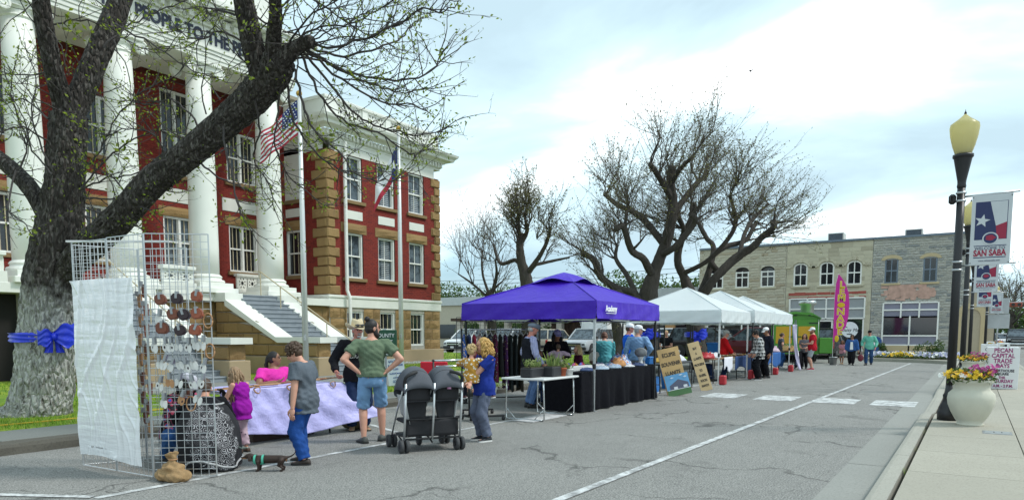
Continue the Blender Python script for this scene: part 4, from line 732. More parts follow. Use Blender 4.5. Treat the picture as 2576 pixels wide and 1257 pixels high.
def pollard(name, lab, data, ns, ln, ls, seed, grp='bare pollarded trees on the lawn', base=None, tm='twig_far', sub=4, rr=.016):
    b = V(data[0][0][:3]); t = thing(name, lab, 'tree', (b.x, b.y, .15), 0, grp); r_ = random.Random(seed)
    data = [[(*p[:3], p[3] * (.56 if i else (.85 if k_ < 4 else .6))) for k_, p in enumerate(s)] for i, s in enumerate(data)]; data = [[s[0]] + [(p[0] + r_.gauss(0, .13), p[1] + r_.gauss(0, .13), p[2] + r_.gauss(0, .13), p[3]) for p in s[1:]] if i else s for i, s in enumerate(data)]; mb = limbs(MB(), data, 20, 8, .22, 2.2); cz = min(s[-1][2] for s in data); c = sum((V(s[-1][:3]) for s in data), V()) / len(data); c.z = cz - 1.0
    for s in data:
        e_ = V(s[-1][:3]); mb.ball(e_, s[-1][3] * 1.25, 10, 6)
    br = []
    for k in range(len(data) * 6):
        s = r_.choice(data); i = r_.randrange(len(s) // 2, len(s)); p = V(s[min(i, len(s) - 1)][:3]); rad = s[min(i, len(s) - 1)][3] * .5
        if p.z < cz - .8: continue
        d = ((p - c).normalized() + V((r_.gauss(0, .5), r_.gauss(0, .5), r_.gauss(.1, .4)))).normalized(); pts = [p]; L_ = ln * r_.uniform(.35, .6)
        for j in range(4): d = (d + V((r_.gauss(0, .22), r_.gauss(0, .22), r_.gauss(.06, .2)))).normalized(); pts.append(pts[-1] + d * L_ / 4)
        br.append([(*q_, rad * (1 - .2 * j)) for j, q_ in enumerate(pts)]); mb.tube(pts, [max(.02, rad * (1 - .2 * j)) for j in range(5)], 7)
    data = data + br + br
    mb.build('trunk', MC['bark'], t, True, True); tw = MB(); lf = MB()
    for k in range(ns):
        s = r_.choice(data[1:] + data[:1]); f = r_.random() ** .7; i = min(len(s) - 2, int((.35 + .65 * f) * (len(s) - 1))); p = V(s[i][:3]).lerp(V(s[i + 1][:3]), r_.random() if f < .75 else 1)
        if p.z < cz - 1.2: continue
        d = (p - c).normalized() * .95 + V((r_.gauss(0, .42), r_.gauss(0, .42), r_.gauss(.05, .36)))
        shoot(tw, lf, p, d, ln * r_.uniform(.4, 1.05), rr, r_, .012, .075, 8, r_.choice([3, 5, 8]), ls, sub, 3)
    tw.build('twigs', MC[tm], t, True, True, kind='stuff'); lf.build('leaves', MC['bud_leaf'], t, False, True, kind='stuff'); return t
pollard('pecan_tree', 'smaller bare pollarded tree rising behind the left end of the purple canopy', TREE2, 230, 1.4, .09, 31)
pollard('pecan_tree', 'slender bare tree with fine twigs just right of the courthouse corner', TREE2B, 100, 2.3, .06, 32, rr=.014)
pollard('pecan_tree', 'tallest bare pollarded tree, its dark trunk standing between purple and white canopies', TREE3, 520, 2.25, .095, 33)
pollard('pecan_tree', 'bare pollarded tree with a long limb reaching right towards the stone shops', TREE4, 420, 2.45, .095, 34)
pollard('bare_tree', 'distant bare tree standing over the parked cars at far right', FART, 90, 7, .3, 35, None, rr=.07, sub=4)
def ribbon(lab, c, r_, w, face, sc_=1., tilt=0):
    "blue plastic ribbon tied round a trunk with a bow on the side it faces"
    t = thing('ribbon', lab, 'ribbon', c, face, 'blue ribbons tied round the tree trunks'); m = mat('blue_plastic', (.015, .04, .62), .3, .15, 6, .5, 9, bd=.03)
    n = 40; rings = []
    for j in range(n):
        a_ = 2 * PI * j / n; rings.append([((r_ + .012 + .018 * math.sin(k * 2.1 + j * .6) + .02 * noise.noise((j * .5, k, 0))) * math.cos(a_), (r_ + .012 + .018 * math.sin(k * 2.1 + j * .6)) * math.sin(a_), tilt * math.sin(a_) + w * (k / 7 - .5) + .01 * noise.noise((j * .3, k * .7, 3))) for k in range(8)])
    MB().loft(rings + [rings[0]], False, False).build('band', m, t, True)
    for s, a0, sz in ((1, -.15, .8), (-1, .15, 1.15)):
        mb = MB()
        for layer in (0, 1):
            def fn(u, v, s=s, a0=a0, sz=sz, layer=layer):
                wv = (.05 + .12 * math.sin(min(1, u * 1.25) * PI * .62)) * sz * sc_; y = -s * u * .27 * sz * sc_; z = (v - .5) * 2 * wv + .03 * math.sin(u * 9 + v * 4) * u
                x = r_ + .05 + (.11 if layer else .02) * math.sin(u * PI) * sc_ + .012 * math.sin(v * 19 + u * 5); return (x, y, z + a0 * u * .2)
            mb.sheet(fn, 12, 12)
        mb.build('bow_loop', m, t, True)
    for s, yo in ((-1, .06), (1, -.05)):
        MB().sheet(lambda u, v: (r_ + .05 + .02 * math.sin(u * 11 + v * 3), s * .03 + yo * 1. + (u - .5) * (.05 + .07 * v) * sc_ - s * .06 * v, -v * .26 * sc_), 8, 10).build('tail', m, t, True)
    MB().ball((r_ + .08, 0, 0), (.05 * sc_, .05 * sc_, .06 * sc_), 10, 7).build('knot', m, t, True)
ribbon('large bright blue plastic bow tied round the whitewashed foot of the nearest tree', (5.86, 13.0, 1.45), .50, .15, R(256), 1.0, .02)
ribbon('blue ribbon with bow on the trunk behind the two men in white caps', (*V(TREE3[0][1][:2]), 1.45), .53, .22, R(185), 1.3)
ribbon('blue ribbon with bow on the trunk seen under the first white canopy', (*V(TREE4[0][1][:2]), 1.45), .52, .22, R(205), 1.3)
# leafy trees and shrubs in the distance
def bush(name, lab, c, rad, n, s, m, cat='tree', grp=None, trunk=0, seed=1, flat_=1.):
    t = thing(name, lab, cat, (c[0], c[1], c[2] - rad[2]), 0, grp); r_ = random.Random(seed); mb = MB(); cl = [V((r_.gauss(0, .45), r_.gauss(0, .45), r_.gauss(0, .4))) for _ in range(max(6, n // 110))]
    for k in range(n):
        q_ = r_.choice(cl); p = q_ + V((r_.gauss(0, 1), r_.gauss(0, 1), r_.gauss(0, 1))).normalized() * r_.uniform(.25, .42)
        if p.length > 1.05: p = p.normalized() * r_.uniform(.85, 1.05)
        leaf(mb, V(c) + V((p.x * rad[0], p.y * rad[1], p.z * rad[2])), s * r_.uniform(.6, 1.3), r_)
    mb.build('crown' if cat == 'tree' else 'foliage', MC[m], t, False, True, kind='stuff')
    tb = MB(); zb = c[2] - rad[2] - trunk
    tb.tube([(c[0], c[1], zb), (c[0] + .05, c[1], c[2] - rad[2] * .3), (c[0], c[1] + .1, c[2] + rad[2] * .4)], [max(.05, rad[0] * .12), rad[0] * .08, .02], 7)
    for k in range(5): a_ = r_.uniform(0, 6.3); tb.tube([(c[0], c[1], c[2] - rad[2] * .5), (c[0] + math.cos(a_) * rad[0] * .6, c[1] + math.sin(a_) * rad[1] * .6, c[2] + rad[2] * r_.uniform(-.2, .5))], [rad[0] * .05, .01], 5)
    tb.build('trunk' if cat == 'tree' else 'stem', MC['bark'], t, True, True); t.location = (c[0], c[1], zb); 
    for o in t.children: attach(o, t, True)
    return t
# ------------------------------------------------------------------ people
PEND = []            # (object, voxel, smooth iterations, fold amplitude, extra MB)
def volume(name, mb, m, parent, vox, it=3, fold=0., extra=None, world=False):
    o = mb.build(name, m, parent, False, world); md = o.modifiers.new('r', 'REMESH'); md.mode = 'VOXEL'; md.voxel_size = vox; md.use_smooth_shade = True
    if it: s = o.modifiers.new('s', 'SMOOTH'); s.iterations = it; s.factor = .5
    PEND.append((o, m, fold, extra)); return o
def bake():
    dg = bpy.context.evaluated_depsgraph_get()
    for o, m, fold, extra in PEND:
        me = bpy.data.meshes.new_from_object(o.evaluated_get(dg)); o.modifiers.clear()
        if fold and len(me.vertices):
            n = len(me.vertices); co = np.empty(n * 3, 'f'); me.vertices.foreach_get('co', co); co = co.reshape(-1, 3); no = np.empty(n * 3, 'f'); me.vertex_normals.foreach_get('vector', no); no = no.reshape(-1, 3)
            x, y, z = co.T; s = hash(o.name) % 97
            h = np.sin(38 * z + 14 * np.sin(7 * x + s) + 9 * y) * .5 + np.sin(55 * (x + .6 * z) + 6 * np.sin(11 * z + s)) * .35 + np.sin(61 * (y - .7 * z) + 5 * np.sin(9 * z - s)) * .35
            co += no * (h * fold)[:, None]; me.vertices.foreach_set('co', co.ravel())
        if extra:
            v0 = [tuple(v.co) for v in me.vertices]; f0 = [tuple(p.vertices) for p in me.polygons]; b = MB(); b.add(v0, f0); b.add(extra.v, extra.f); me2 = b.mesh(o.name, m); bpy.data.meshes.remove(me); me = me2
        me.materials.clear(); me.materials.append(m); me.shade_smooth(); old = o.data; o.data = me; bpy.data.meshes.remove(old)
def ik(a_, t, l1, l2, pole):
    d = t - a_; D = min(d.length, (l1 + l2) * .999); n = d.normalized(); t = a_ + n * D; x = (l1 * l1 - l2 * l2 + D * D) / (2 * D); h = math.sqrt(max(0, l1 * l1 - x * x)); p = pole - n * pole.dot(n)
    p = p.normalized() if p.length > 1e-5 else n.orthogonal(); return a_ + n * x + p * h, t
def skin(name, c): return mat('skin_' + name, c, .5, .06, 9, sss=.1)
SK = {'fair': skin('fair', (.58, .30, .21)), 'tan': skin('tan', (.46, .22, .14)), 'red': skin('red', (.50, .20, .15)), 'brown': skin('brown', (.30, .14, .08))}
def cloth(name, c, var=.12, rough=.85, fine=True): return mat('cloth_' + name, c, rough, var, 5, .7, 15, bd=.02, spec=.15)
mat('lip', (.36, .12, .10), .5, 0); mat('eye', (.02, .015, .012), .2, 0); mat('sole_white', (.7, .7, .68), .6, .05); mat('sole_black', (.02, .02, .02), .7, .1)
def hairm(n, a_, b_):
    q = NT('hair_' + n); co = q.co(scale=(1, 1, .25)); q.base(q.mix(q.noise(co, 60, 3, .6), a_, b_)); q.rough(.55); q.bump(q.noise(co, 90, 3), .5, .01); return reg('hair_' + n, q)
hairm('black', (.004, .003, .003), (.02, .014, .012)); hairm('brown', (.03, .016, .008), (.10, .055, .03)); hairm('blond', (.30, .19, .07), (.62, .47, .24)); hairm('gold', (.30, .15, .035), (.62, .40, .12)); hairm('grey', (.25, .25, .25), (.5, .5, .5)); hairm('dirty', (.16, .095, .05), (.42, .28, .16)); hairm('auburn', (.09, .03, .015), (.2, .085, .045))
TOR = [(-.085, .07, .055), (-.06, .092, .066), (-.02, .097, .07), (.03, .09, .065), (.085, .08, .058), (.14, .086, .063), (.19, .1, .068), (.235, .104, .064), (.265, .088, .052), (.285, .055, .042), (.3, .034, .035)]
def ball2(c, r_, Rm, n=14): b = MB(); b.ball(c, r_, n, 10, Rm); return b
def person(label, loc, rz, H=1.72, bd=1., skin='fair', top=None, sleeve='short', bot=None, blen=1., shoe=None, sole='sole_black', hair=('short', 'brown'), hat=None, lean=0, twist=0, roll=0, ph=None,
           hands=None, feet=None, epole=None, kpole=None, hy=0, hp=0, hs=1., vox=.016, group=None, belly=0., loose=.016, vest=None, beard=None, curl=(.6, .6), tuck=False, glasses=False, hem=-.085, name='person', face=True, sit=False, skirt=0, pole_leg=None):
    P_ = thing(name, label, 'person', loc, rz, group); ph = (ph if ph is not None else .53) * H; sk_ = SK[skin]
    def ang(s): t = max(0, min(1, (s + .02) / .24)); return t * t * (3 - 2 * t)
    sp = {}; cur = V((0, 0, ph)); prev = 0.; SS = [-.085 + .005 * i for i in range(0, 90)]
    def rot(s): return Matrix.Rotation(R(twist) * ang(s), 3, 'Z') @ Matrix.Rotation(R(lean) * ang(s), 3, 'Y') @ Matrix.Rotation(R(roll) * ang(s), 3, 'X')
    def spine(s):
        n = 12; p = V((0, 0, ph)); 
        for i in range(n): p = p + rot(s * (i + .5) / n) @ V((0, 0, s * H / n))
        return p
    def ring(s, w, d, e_=0., n=20):
        c = spine(s); Rm = rot(s); bl = belly * math.exp(-((s - .05) / .06) ** 2) * H
        return [c + Rm @ V(((d * H * bd + e_) * math.cos(a_) + (bl if math.cos(a_) > 0 else 0) * math.cos(a_), (w * H * bd + e_) * math.sin(a_), 0)) for a_ in [2 * PI * k / n for k in range(n)]]
    sh = {s: spine(.256) + rot(.256) @ V((0, s * .106 * H * bd, 0)) for s in (1, -1)}; hip = {s: spine(-.02) + V((0, s * .053 * H * bd, 0)) for s in (1, -1)}
    hands = hands or {}; feet = feet or {}; epole = epole or {}; kpole = kpole or {}
    J = {}
    for s in (1, -1):
        wt = V(hands[s]) * H if s in hands else sh[s] + V((.03 * H, s * .045 * H, -.315 * H)); ep = V(epole[s]) if s in epole else V((-1, s * .6, 0)); el, wr = ik(sh[s], wt, .175 * H, .152 * H, ep)
        ft = V(feet[s][:3]) * H if s in feet else V((0, s * .06 * H, .04 * H)); kn, an = ik(hip[s], ft, .245 * H, .245 * H, V(kpole.get(s, (1, s * .1, 0)))); J[s] = (el, wr, kn, an)
    b = MB(); b.loft([ring(*t) for t in TOR]); nk = spine(.285); Rh = Matrix.Rotation(R(hy), 3, 'Z') @ rot(.3) @ Matrix.Rotation(R(hp) - R(lean) * .75, 3, 'Y'); h_ = H * hs; hc = nk + rot(.3) @ V((.01 * H, 0, .02 * H)) + Rh @ V((.012 * h_, 0, .072 * h_))
    hd = lambda x, y, z: hc + Rh @ V((x, y, z)) * h_
    b.cap(nk - V((0, 0, .02 * H)), hd(-.012, 0, -.03), .034 * H * bd ** .5, .03 * H, 12)
    for c, r_ in (((-.004, 0, .014), (.054, .043, .05)), ((.014, 0, -.02), (.037, .035, .044)), ((.03, 0, -.05), (.017, .02, .015)), ((.02, 0, -.012), (.034, .033, .03))): b.ball(hd(*c), tuple(x * h_ for x in r_), 14, 10, Rh)
    b.cap(hd(.048, 0, .006), hd(.06, 0, -.013), .006 * h_, .0085 * h_, 8); b.cap(hd(.043, -.012, -.038), hd(.043, .012, -.038), .006 * h_, .006 * h_, 6)
    for s in (1, -1): b.ball(hd(-.004, s * .044, -.006), (.012 * h_, .007 * h_, .018 * h_), 8, 6, Rh)
    ex = MB()
    for s in (1, -1):
        el, wr, kn, an = J[s]; k = bd ** .7
        b.cap(sh[s], el, .034 * H * k, .026 * H * k); b.cap(el, wr, .026 * H * k, .0165 * H * k); b.cap(hip[s], kn, .046 * H * k, .034 * H * k, 12); kc = kn.lerp(an, .3) + V((-.008 * H, 0, 0)); b.cap(kn, kc, .034 * H * k, .034 * H * k); b.cap(kc, an, .034 * H * k, .02 * H)
        fd = V((1, s * .18, 0)).normalized() if not (feet and s in feet and len(feet[s]) > 3) else V((math.cos(feet[s][3]), math.sin(feet[s][3]), 0)); b.cap(an - fd * .015 * H - V((0, 0, .015 * H)), an + fd * .09 * H - V((0, 0, .026 * H)), .02 * H, .014 * H)
        # hand: palm, four fingers, thumb
        fdv = (wr - el).normalized(); side = fdv.cross(V((1, 0, 0))); side = (V((1, 0, 0)) - fdv * fdv.x); side = side.normalized() if side.length > .1 else V((0, 0, 1)); nrm = fdv.cross(side) * s; g_ = H * (1 if hs < 1.15 else .9)
        ex.M = None; pc = wr + fdv * .028 * g_; rm = Matrix((fdv, side, nrm)).transposed(); ex.ball(pc, (.036 * g_, .024 * g_, .011 * g_), 10, 7, rm); cu = curl[0 if s == 1 else 1]
        for i in range(4):
            o_ = pc + fdv * .028 * g_ + side * (.017 - .0115 * i) * g_; ln = (.044, .05, .047, .037)[i] * g_; d = fdv.copy(); pts = [o_]
            for j in range(3): d = Quaternion(nrm.cross(fdv), -cu * (.35 + .25 * j) * 1.) @ d if False else (d * math.cos(cu * .6) - nrm * math.sin(cu * .6) * -1).normalized(); pts.append(pts[-1] + d * ln / 3 * (1.15 - .12 * j))
            ex.tube(pts, [.0062 * g_, .0058 * g_, .0052 * g_, .0035 * g_], 6)
        o_ = wr + fdv * .014 * g_ + side * .018 * g_; ex.tube([o_, o_ + side * .016 * g_ + fdv * .018 * g_ + nrm * .006 * g_, o_ + side * .019 * g_ + fdv * .038 * g_ + nrm * .014 * g_, o_ + side * .016 * g_ + fdv * .05 * g_ + nrm * .02 * g_], [.009 * g_, .0078 * g_, .0068 * g_, .004 * g_], 6)
    body = volume('body', b, sk_, P_, vox * .8, 2, 0, ex)
    if face:
        f_ = MB()
        for s in (1, -1): f_.ball(hd(.0475, s * .0175, .004), .0055 * h_, 8, 6)
        f_.build('eyes', MC['eye'], body, True); MB().ball(hd(.0485, 0, -.0375), (.005 * h_, .013 * h_, .0035 * h_), 8, 5, Rh).build('mouth', MC['lip'], body, True)
        f_ = MB()
        for s in (1, -1): f_.tube([hd(.047, s * .008, .0145), hd(.049, s * .018, .018), hd(.043, s * .028, .015)], .003 * h_, 5)
        f_.build('eyebrows', MC['hair_' + (hair[1] if hair else 'grey')], body, True)
    # shirt
    if top is not None:
        b = MB(); e_ = loose; b.loft([ring(s, w, d, e_ * (1.0 if s < .2 else .7) + (.018 if s < .05 else 0)) for s, w, d in [(hem, .094, .068)] + [t for t in TOR if t[0] > hem + .01 and t[0] < .29]])
        for s in (1, -1):
            el, wr = J[s][0], J[s][1]; k = bd ** .7; r0 = .036 * H * k + e_ * .8
            if sleeve == 'none': continue
            b.tube([sh[s] + (sh[-s] - sh[s]) * .25, sh[s], sh[s].lerp(el, .35), sh[s].lerp(el, .62 if sleeve == 'short' else .97)], [r0 * .85, r0 * .98, r0 * .98, r0 * (1.04 if sleeve == 'short' else .92)], 12)
            if sleeve == 'long': b.cap(el, el.lerp(wr, .05), r0 * .86, r0 * .84); b.tube([el, el.lerp(wr, .5), el.lerp(wr, .93)], [r0 * .86, r0 * .76, r0 * .62], 12)
        volume('shirt', b, top, P_, vox, 2, .0075)
    if vest is not None:
        b = MB(); b.loft([ring(s, w, d, loose + .034) for s, w, d in [(-.075, .096, .07)] + [t for t in TOR if -.06 < t[0] < .27]]); volume('vest', b, vest, P_, vox, 2, .004)
    if bot is not None:
        b = MB(); e_ = loose * .7; b.loft([ring(s, w, d, loose * .45) for s, w, d in TOR[:5] if s < hem + .075]); 
        for s in (1, -1):
            kn, an = J[s][2], J[s][3]; k = bd ** .7; r0 = .046 * H * k + e_
            if blen <= .5: b.tube([hip[s] + V((0, 0, .02 * H)), hip[s].lerp(kn, .5), hip[s].lerp(kn, blen * 2)], [r0, r0 * .98, r0 * .98], 14)
            else:
                b.cap(hip[s], kn, r0, .042 * H * k + e_, 14); t = (blen - .5) * 2 - .04; b.tube([kn.lerp(hip[s], .08), kn, kn.lerp(an, .4) + V((-.006 * H, 0, 0)), kn.lerp(an, t)], [.043 * H * k + e_, .043 * H * k + e_, .039 * H * k + e_, (.034 if t > .8 else .036) * H + e_ * 1.2], 12)
        if skirt: pass
        volume('trousers', b, bot, P_, vox, 2, .007)
    if shoe is not None:
        for s in (1, -1):
            an = J[s][3]; fd = V((1, s * .18, 0)).normalized() if not (s in feet and len(feet[s]) > 3) else V((math.cos(feet[s][3]), math.sin(feet[s][3]), 0)); up = V((0, 0, 1)); lt = up.cross(fd); zb = an.z - .04 * H; b = MB(); so = MB(); rr_ = []; rs_ = []
            for x, w, h0 in ((-.043, .018, .035), (-.035, .025, .052), (-.01, .026, .058), (.02, .025, .05), (.05, .028, .036), (.08, .028, .027), (.1, .022, .022), (.112, .01, .016)):
                c = V((an.x, an.y, zb)) + fd * x * H; rr_.append([c + lt * w * H * math.cos(t) + up * H * (.010 + max(0, h0 - .01) * max(0, math.sin(t)) ** .8) for t in [PI * q_ / 8 for q_ in range(9)]]); rs_.append([c + lt * (w + .002) * H * sx_ + up * H * zz_ for sx_, zz_ in ((1, 0), (1, .013), (-1, .013), (-1, 0))])
            so.loft(rs_); o = b.loft(rr_).build('shoe', shoe, P_, True); so.build('sole', MC[sole], o)
    # hair, hats
    if hair:
        st, cn = hair[:2]; m = MC['hair_' + cn]; b = MB(); r_ = random.Random(len(label) * 7)
        if st != 'bald':
            b.ball(hd(-.012, 0, .019), tuple(x * h_ for x in (.054, .0475, .053)), 18, 12, Rh); b.ball(hd(-.022, 0, -.004), tuple(x * h_ for x in (.044, .045, .045)), 14, 9, Rh)
        if st == 'bun': b.ball(hd(-.045, 0, .072), .022 * h_, 10, 8); b.ball(hd(-.03, 0, .06), .016 * h_, 8, 6)
        if st in ('curly', 'wavy'):
            for k in range(150 if st == 'curly' else 60):
                a_ = r_.uniform(0, 2 * PI); z = r_.uniform(-.35, 1); q_ = math.sqrt(max(0, 1 - z * z)); p = V((math.cos(a_) * q_ * .056 - .012, math.sin(a_) * q_ * .05, z * .054 + .018))
                if p.x > .034 and p.z < .035: continue
                b.ball(hd(*p), r_.uniform(.008, .015) * h_, 6, 5)
        if st in ('long', 'wavylong', 'pony'):
            ln = hair[2] if len(hair) > 2 else .2
            for k in range(95 if st != 'pony' else 26):
                a_ = r_.uniform(-PI * .62, PI * .62) + PI if st != 'pony' else PI + r_.uniform(-.3, .3); z0 = r_.uniform(-.01, .06) if st != 'pony' else .03; q_ = math.sqrt(max(.15, 1 - (z0 / .066) ** 2)); pts = [hd(math.cos(a_) * .052 * q_ - .012, math.sin(a_) * .048 * q_, z0)]; out = V((math.cos(a_), math.sin(a_), 0)); out = Rh @ out; out.z = 0; L_ = ln * H * r_.uniform(.75, 1.08); wv = r_.uniform(.004, .012) * H * (2 if st == 'wavylong' else 1); f0 = r_.uniform(0, 6)
                for j in range(1, 9):
                    t = j / 8; pts.append(pts[0] + out * (.018 * H * math.sin(min(1, t * 1.6) * PI * .5) + (.015 * H * t if st == 'wavylong' else 0)) + V((math.sin(f0 + t * 9) * wv, math.cos(f0 * 2 + t * 8) * wv, -L_ * t)))
                b.tube(pts, [.010 * h_ * (1 - .7 * j / 8) * r_.uniform(.8, 1.2) + .0015 for j in range(9)], 5)
        if st != 'bald': b.build('hair', m, P_, True)
        else: MB().ball(hd(-.018, 0, -.008), tuple(x * h_ for x in (.046, .045, .034)), 14, 8, Rh).build('hair', m, P_, True)
    if beard:
        b = MB()
        for c, r_ in (((.026, 0, -.05), (.03, .032, .024)), ((.012, .03, -.03), (.02, .012, .035)), ((.012, -.03, -.03), (.02, .012, .035)), ((.034, 0, -.062), (.02, .022, .02))) if beard[1] == 'full' else (((.05, 0, -.03), (.012, .02, .006)), ((.036, 0, -.055), (.02, .02, .012))): b.ball(hd(*c), tuple(x * h_ for x in r_), 12, 8, Rh)
        b.build('beard', MC['hair_' + beard[0]], P_, True)
    if glasses:
        b = MB()
        for s in (1, -1): b.tube([hd(.058, s * .018 + .013 * math.cos(t), .003 + .010 * math.sin(t)) for t in [2 * PI * k / 10 for k in range(11)]], .0016 * h_, 4); b.tube([hd(.057, s * .031, .006), hd(0, s * .048, .004)], .0016 * h_, 4)
        b.build('glasses', MC['black_metal'], P_)
    if hat:
        ht, hm = hat; b = MB()
        if ht == 'cap':
            b.loft([[hd(-.006 + math.cos(t) * .06 * w, math.sin(t) * .05 * w, z) for t in [2 * PI * k / 20 for k in range(20)]] for w, z in ((1.03, .016), (1.03, .03), (1.0, .045), (.88, .06), (.65, .071), (.3, .077))]); o = b.build('cap', hm, P_, True)
            b = MB(); b.sheet(lambda u, v: hd(.046 + .055 * v - .02 * (2 * u - 1) ** 2 * (.6 + v), (2 * u - 1) * .043, .022 - .016 * v - .012 * (2 * u - 1) ** 2), 10, 5); b.build('peak', hm, o, True, solid=.004); MB().ball(hd(-.006, 0, .077), .004 * h_, 6, 4).build('button', hm, o)
        elif ht == 'cowboy':
            b.loft([[hd(-.004 + math.cos(t) * .066 * w, math.sin(t) * .053 * w * (1 - .12 * (q_ > 3)), z + (.012 * abs(math.sin(t)) - .01 * abs(math.cos(t)) if q_ > 3 else 0)) for t in [2 * PI * k / 24 for k in range(24)]] for q_, (w, z) in enumerate(((1.04, .02), (1.04, .03), (1.0, .055), (.95, .085), (.86, .1), (.45, .094), (.1, .09)))]); o = b.build('hat', hm, P_, True)
            br = MB(); br.sheet(lambda u, v: hd(-.004 + math.cos(2 * PI * u) * (.066 + .06 * v), math.sin(2 * PI * u) * (.054 + .062 * v) * (1 - .1 * v), .022 + .05 * v * v * abs(math.sin(2 * PI * u)) ** 2 - .012 * v * abs(math.cos(2 * PI * u))), 32, 5); br.build('brim', hm, o, True, solid=.004)
            MB().loft([[hd(-.004 + math.cos(t) * .0695, math.sin(t) * .0565, z) for t in [2 * PI * k / 24 for k in range(24)]] for z in (.026, .036)], False).build('hat_band', MC['black_metal'], o, True)
            g_ = MB(); g_.tube([hd(.067, -.045, .05), hd(.073, 0, .052), hd(.067, .045, .05)], .004 * h_, 5)
            for s in (1, -1): g_.ball(hd(.072, s * .022, .047), tuple(x * h_ for x in (.006, .018, .011)), 8, 6, Rh)
            g_.build('sunglasses', MC['glass_dark'], o)
        elif ht == 'flat':
            b.ball(hd(.004, 0, .034), tuple(x * h_ for x in (.072, .06, .034)), 18, 10, Rh); b.ball(hd(.03, 0, .022), tuple(x * h_ for x in (.05, .05, .02)), 14, 8, Rh); o = b.build('flat_cap', hm, P_, True); MB().sheet(lambda u, v: hd(.06 + .026 * v - .022 * (2 * u - 1) ** 2, (2 * u - 1) * .046, .014 - .012 * v), 8, 3).build('peak', hm, o, True, solid=.005)
    P_['_'] = 0; del P_['_']
    return P_, dict(sh=sh, J=J, hd=hd, H=H, spine=spine, rot=rot, ring=ring)
# patterned cloth
def plaid(n, a_, b_, sc_):
    q = NT('cloth_' + n); co = q.co(); sp = q.n('SeparateXYZ'); q.l(co, sp.inputs[0]); f = lambda s, k: q.ramp(q.math('FRACT', q.math('MULTIPLY', s, k)), [(.0, 1), (.34, 1), (.35, 0), (.5, 0), (.52, .6), (.58, .6), (.6, 0), (1, 0)], 'CONSTANT')
    q.base(q.mix(q.mix(.5, f(q.math('ADD', sp.outputs[0], sp.outputs[1]), sc_), f(sp.outputs[2], sc_)), a_, b_)); q.rough(.9); return reg('cloth_' + n, q)
plaid('buffalo', (.008, .008, .010), (.75, .75, .74), 9.); plaid('bluecheck', (.02, .025, .05), (.16, .2, .3), 12.)
q = NT('cloth_stripe'); co = q.co(); wv = q.n('TexWave', i_Scale=9., i_Distortion=1.2); q.l(co, wv.inputs[0]); q.base(q.ramp(wv.outputs[0], [(0, (.30, .31, .50)), (.6, (.52, .53, .68)), (.75, (.2, .22, .42))])); q.rough(.85); reg('cloth_stripe', q)
def dots(n, a_, b_, c_, s, r0, r1):
    q = NT('cloth_' + n); vo = q.n('TexVoronoi', i_Scale=s); q.l(q.co(), vo.inputs['Vector']); q.base(q.ramp(vo.outputs['Distance'], [(0, c_), (r0, c_), (r0 + .02, b_), (r1, b_), (r1 + .03, a_)])); q.rough(.9); return reg('cloth_' + n, q)
dots('floral', (.50, .25, .035), (.80, .78, .68), (.45, .25, .03), 26, .1, .36); dots('stars', (.50, .36, .42), (.12, .08, .12), (.12, .08, .12), 16, .1, .16); dots('print', (.012, .012, .02), (.4, .05, .1), (.05, .12, .5), 14, .25, .45); dots('tiedye', (.15, .25, .5), (.6, .65, .7), (.5, .1, .1), 11, .3, .5)
q = NT('cloth_bandana'); co = q.co(); vo = q.n('TexVoronoi', i_Scale=13.); q.l(co, vo.inputs['Vector']); v2 = q.n('TexVoronoi', i_Scale=26.); q.l(co, v2.inputs['Vector']); rg = q.ramp(q.math('FRACT', q.math('MULTIPLY', vo.outputs['Distance'], 5.2)), [(.0, 0), (.42, 0), (.5, 1), (.68, 1), (.75, 0)]); dt = q.ramp(v2.outputs['Distance'], [(.14, 1), (.2, 0)])
gl = q.n('VectorMath', operation='DISTANCE'); q.l(q.co(scale=(.6, 1, .62)), gl.inputs[0]); gl.inputs[1].default_value = (-.16, 0, .26); md = q.ramp(q.math('ADD', gl.outputs['Value'], q.math('MULTIPLY', q.noise(co, 9, 3), .22)), [(.0, 1), (.36, 1), (.38, 0)]); q.base(q.mix(q.mix(1, q.mix(1, q.mix(1, rg, dt, 'LIGHTEN'), md, 'MULTIPLY'), q.ramp(q.noise(co, 6, 2), [(.38, .15), (.5, 1)]), 'MULTIPLY'), (.008, .008, .012), (.45, .45, .47))); q.rough(.85); reg('cloth_bandana', q)
C = lambda n, c, var=.12: cloth(n, c, var)
denim = C('denim', (.045, .13, .34), .35); darkden = C('darkdenim', (.015, .028, .075), .3); lightden = C('lightdenim', (.19, .34, .55), .22); black = C('black', (.010, .010, .013)); greyT = C('grey', (.105, .125, .15), .2); green = C('sage', (.13, .18, .115)); white = C('white', (.78, .79, .8), .06)
bj = MC; shB = mat('shoe_black', (.012, .012, .014), .5, .2); shT = mat('shoe_tan', (.3, .19, .09), .6, .2); shG = mat('shoe_grey', (.07, .075, .07), .7, .3); shW = mat('shoe_white', (.75, .75, .75), .6, .05)
straw = mat('straw', (.62, .52, .34), .8, .1, 30, .3, 90); PPL = 'people browsing the street market'
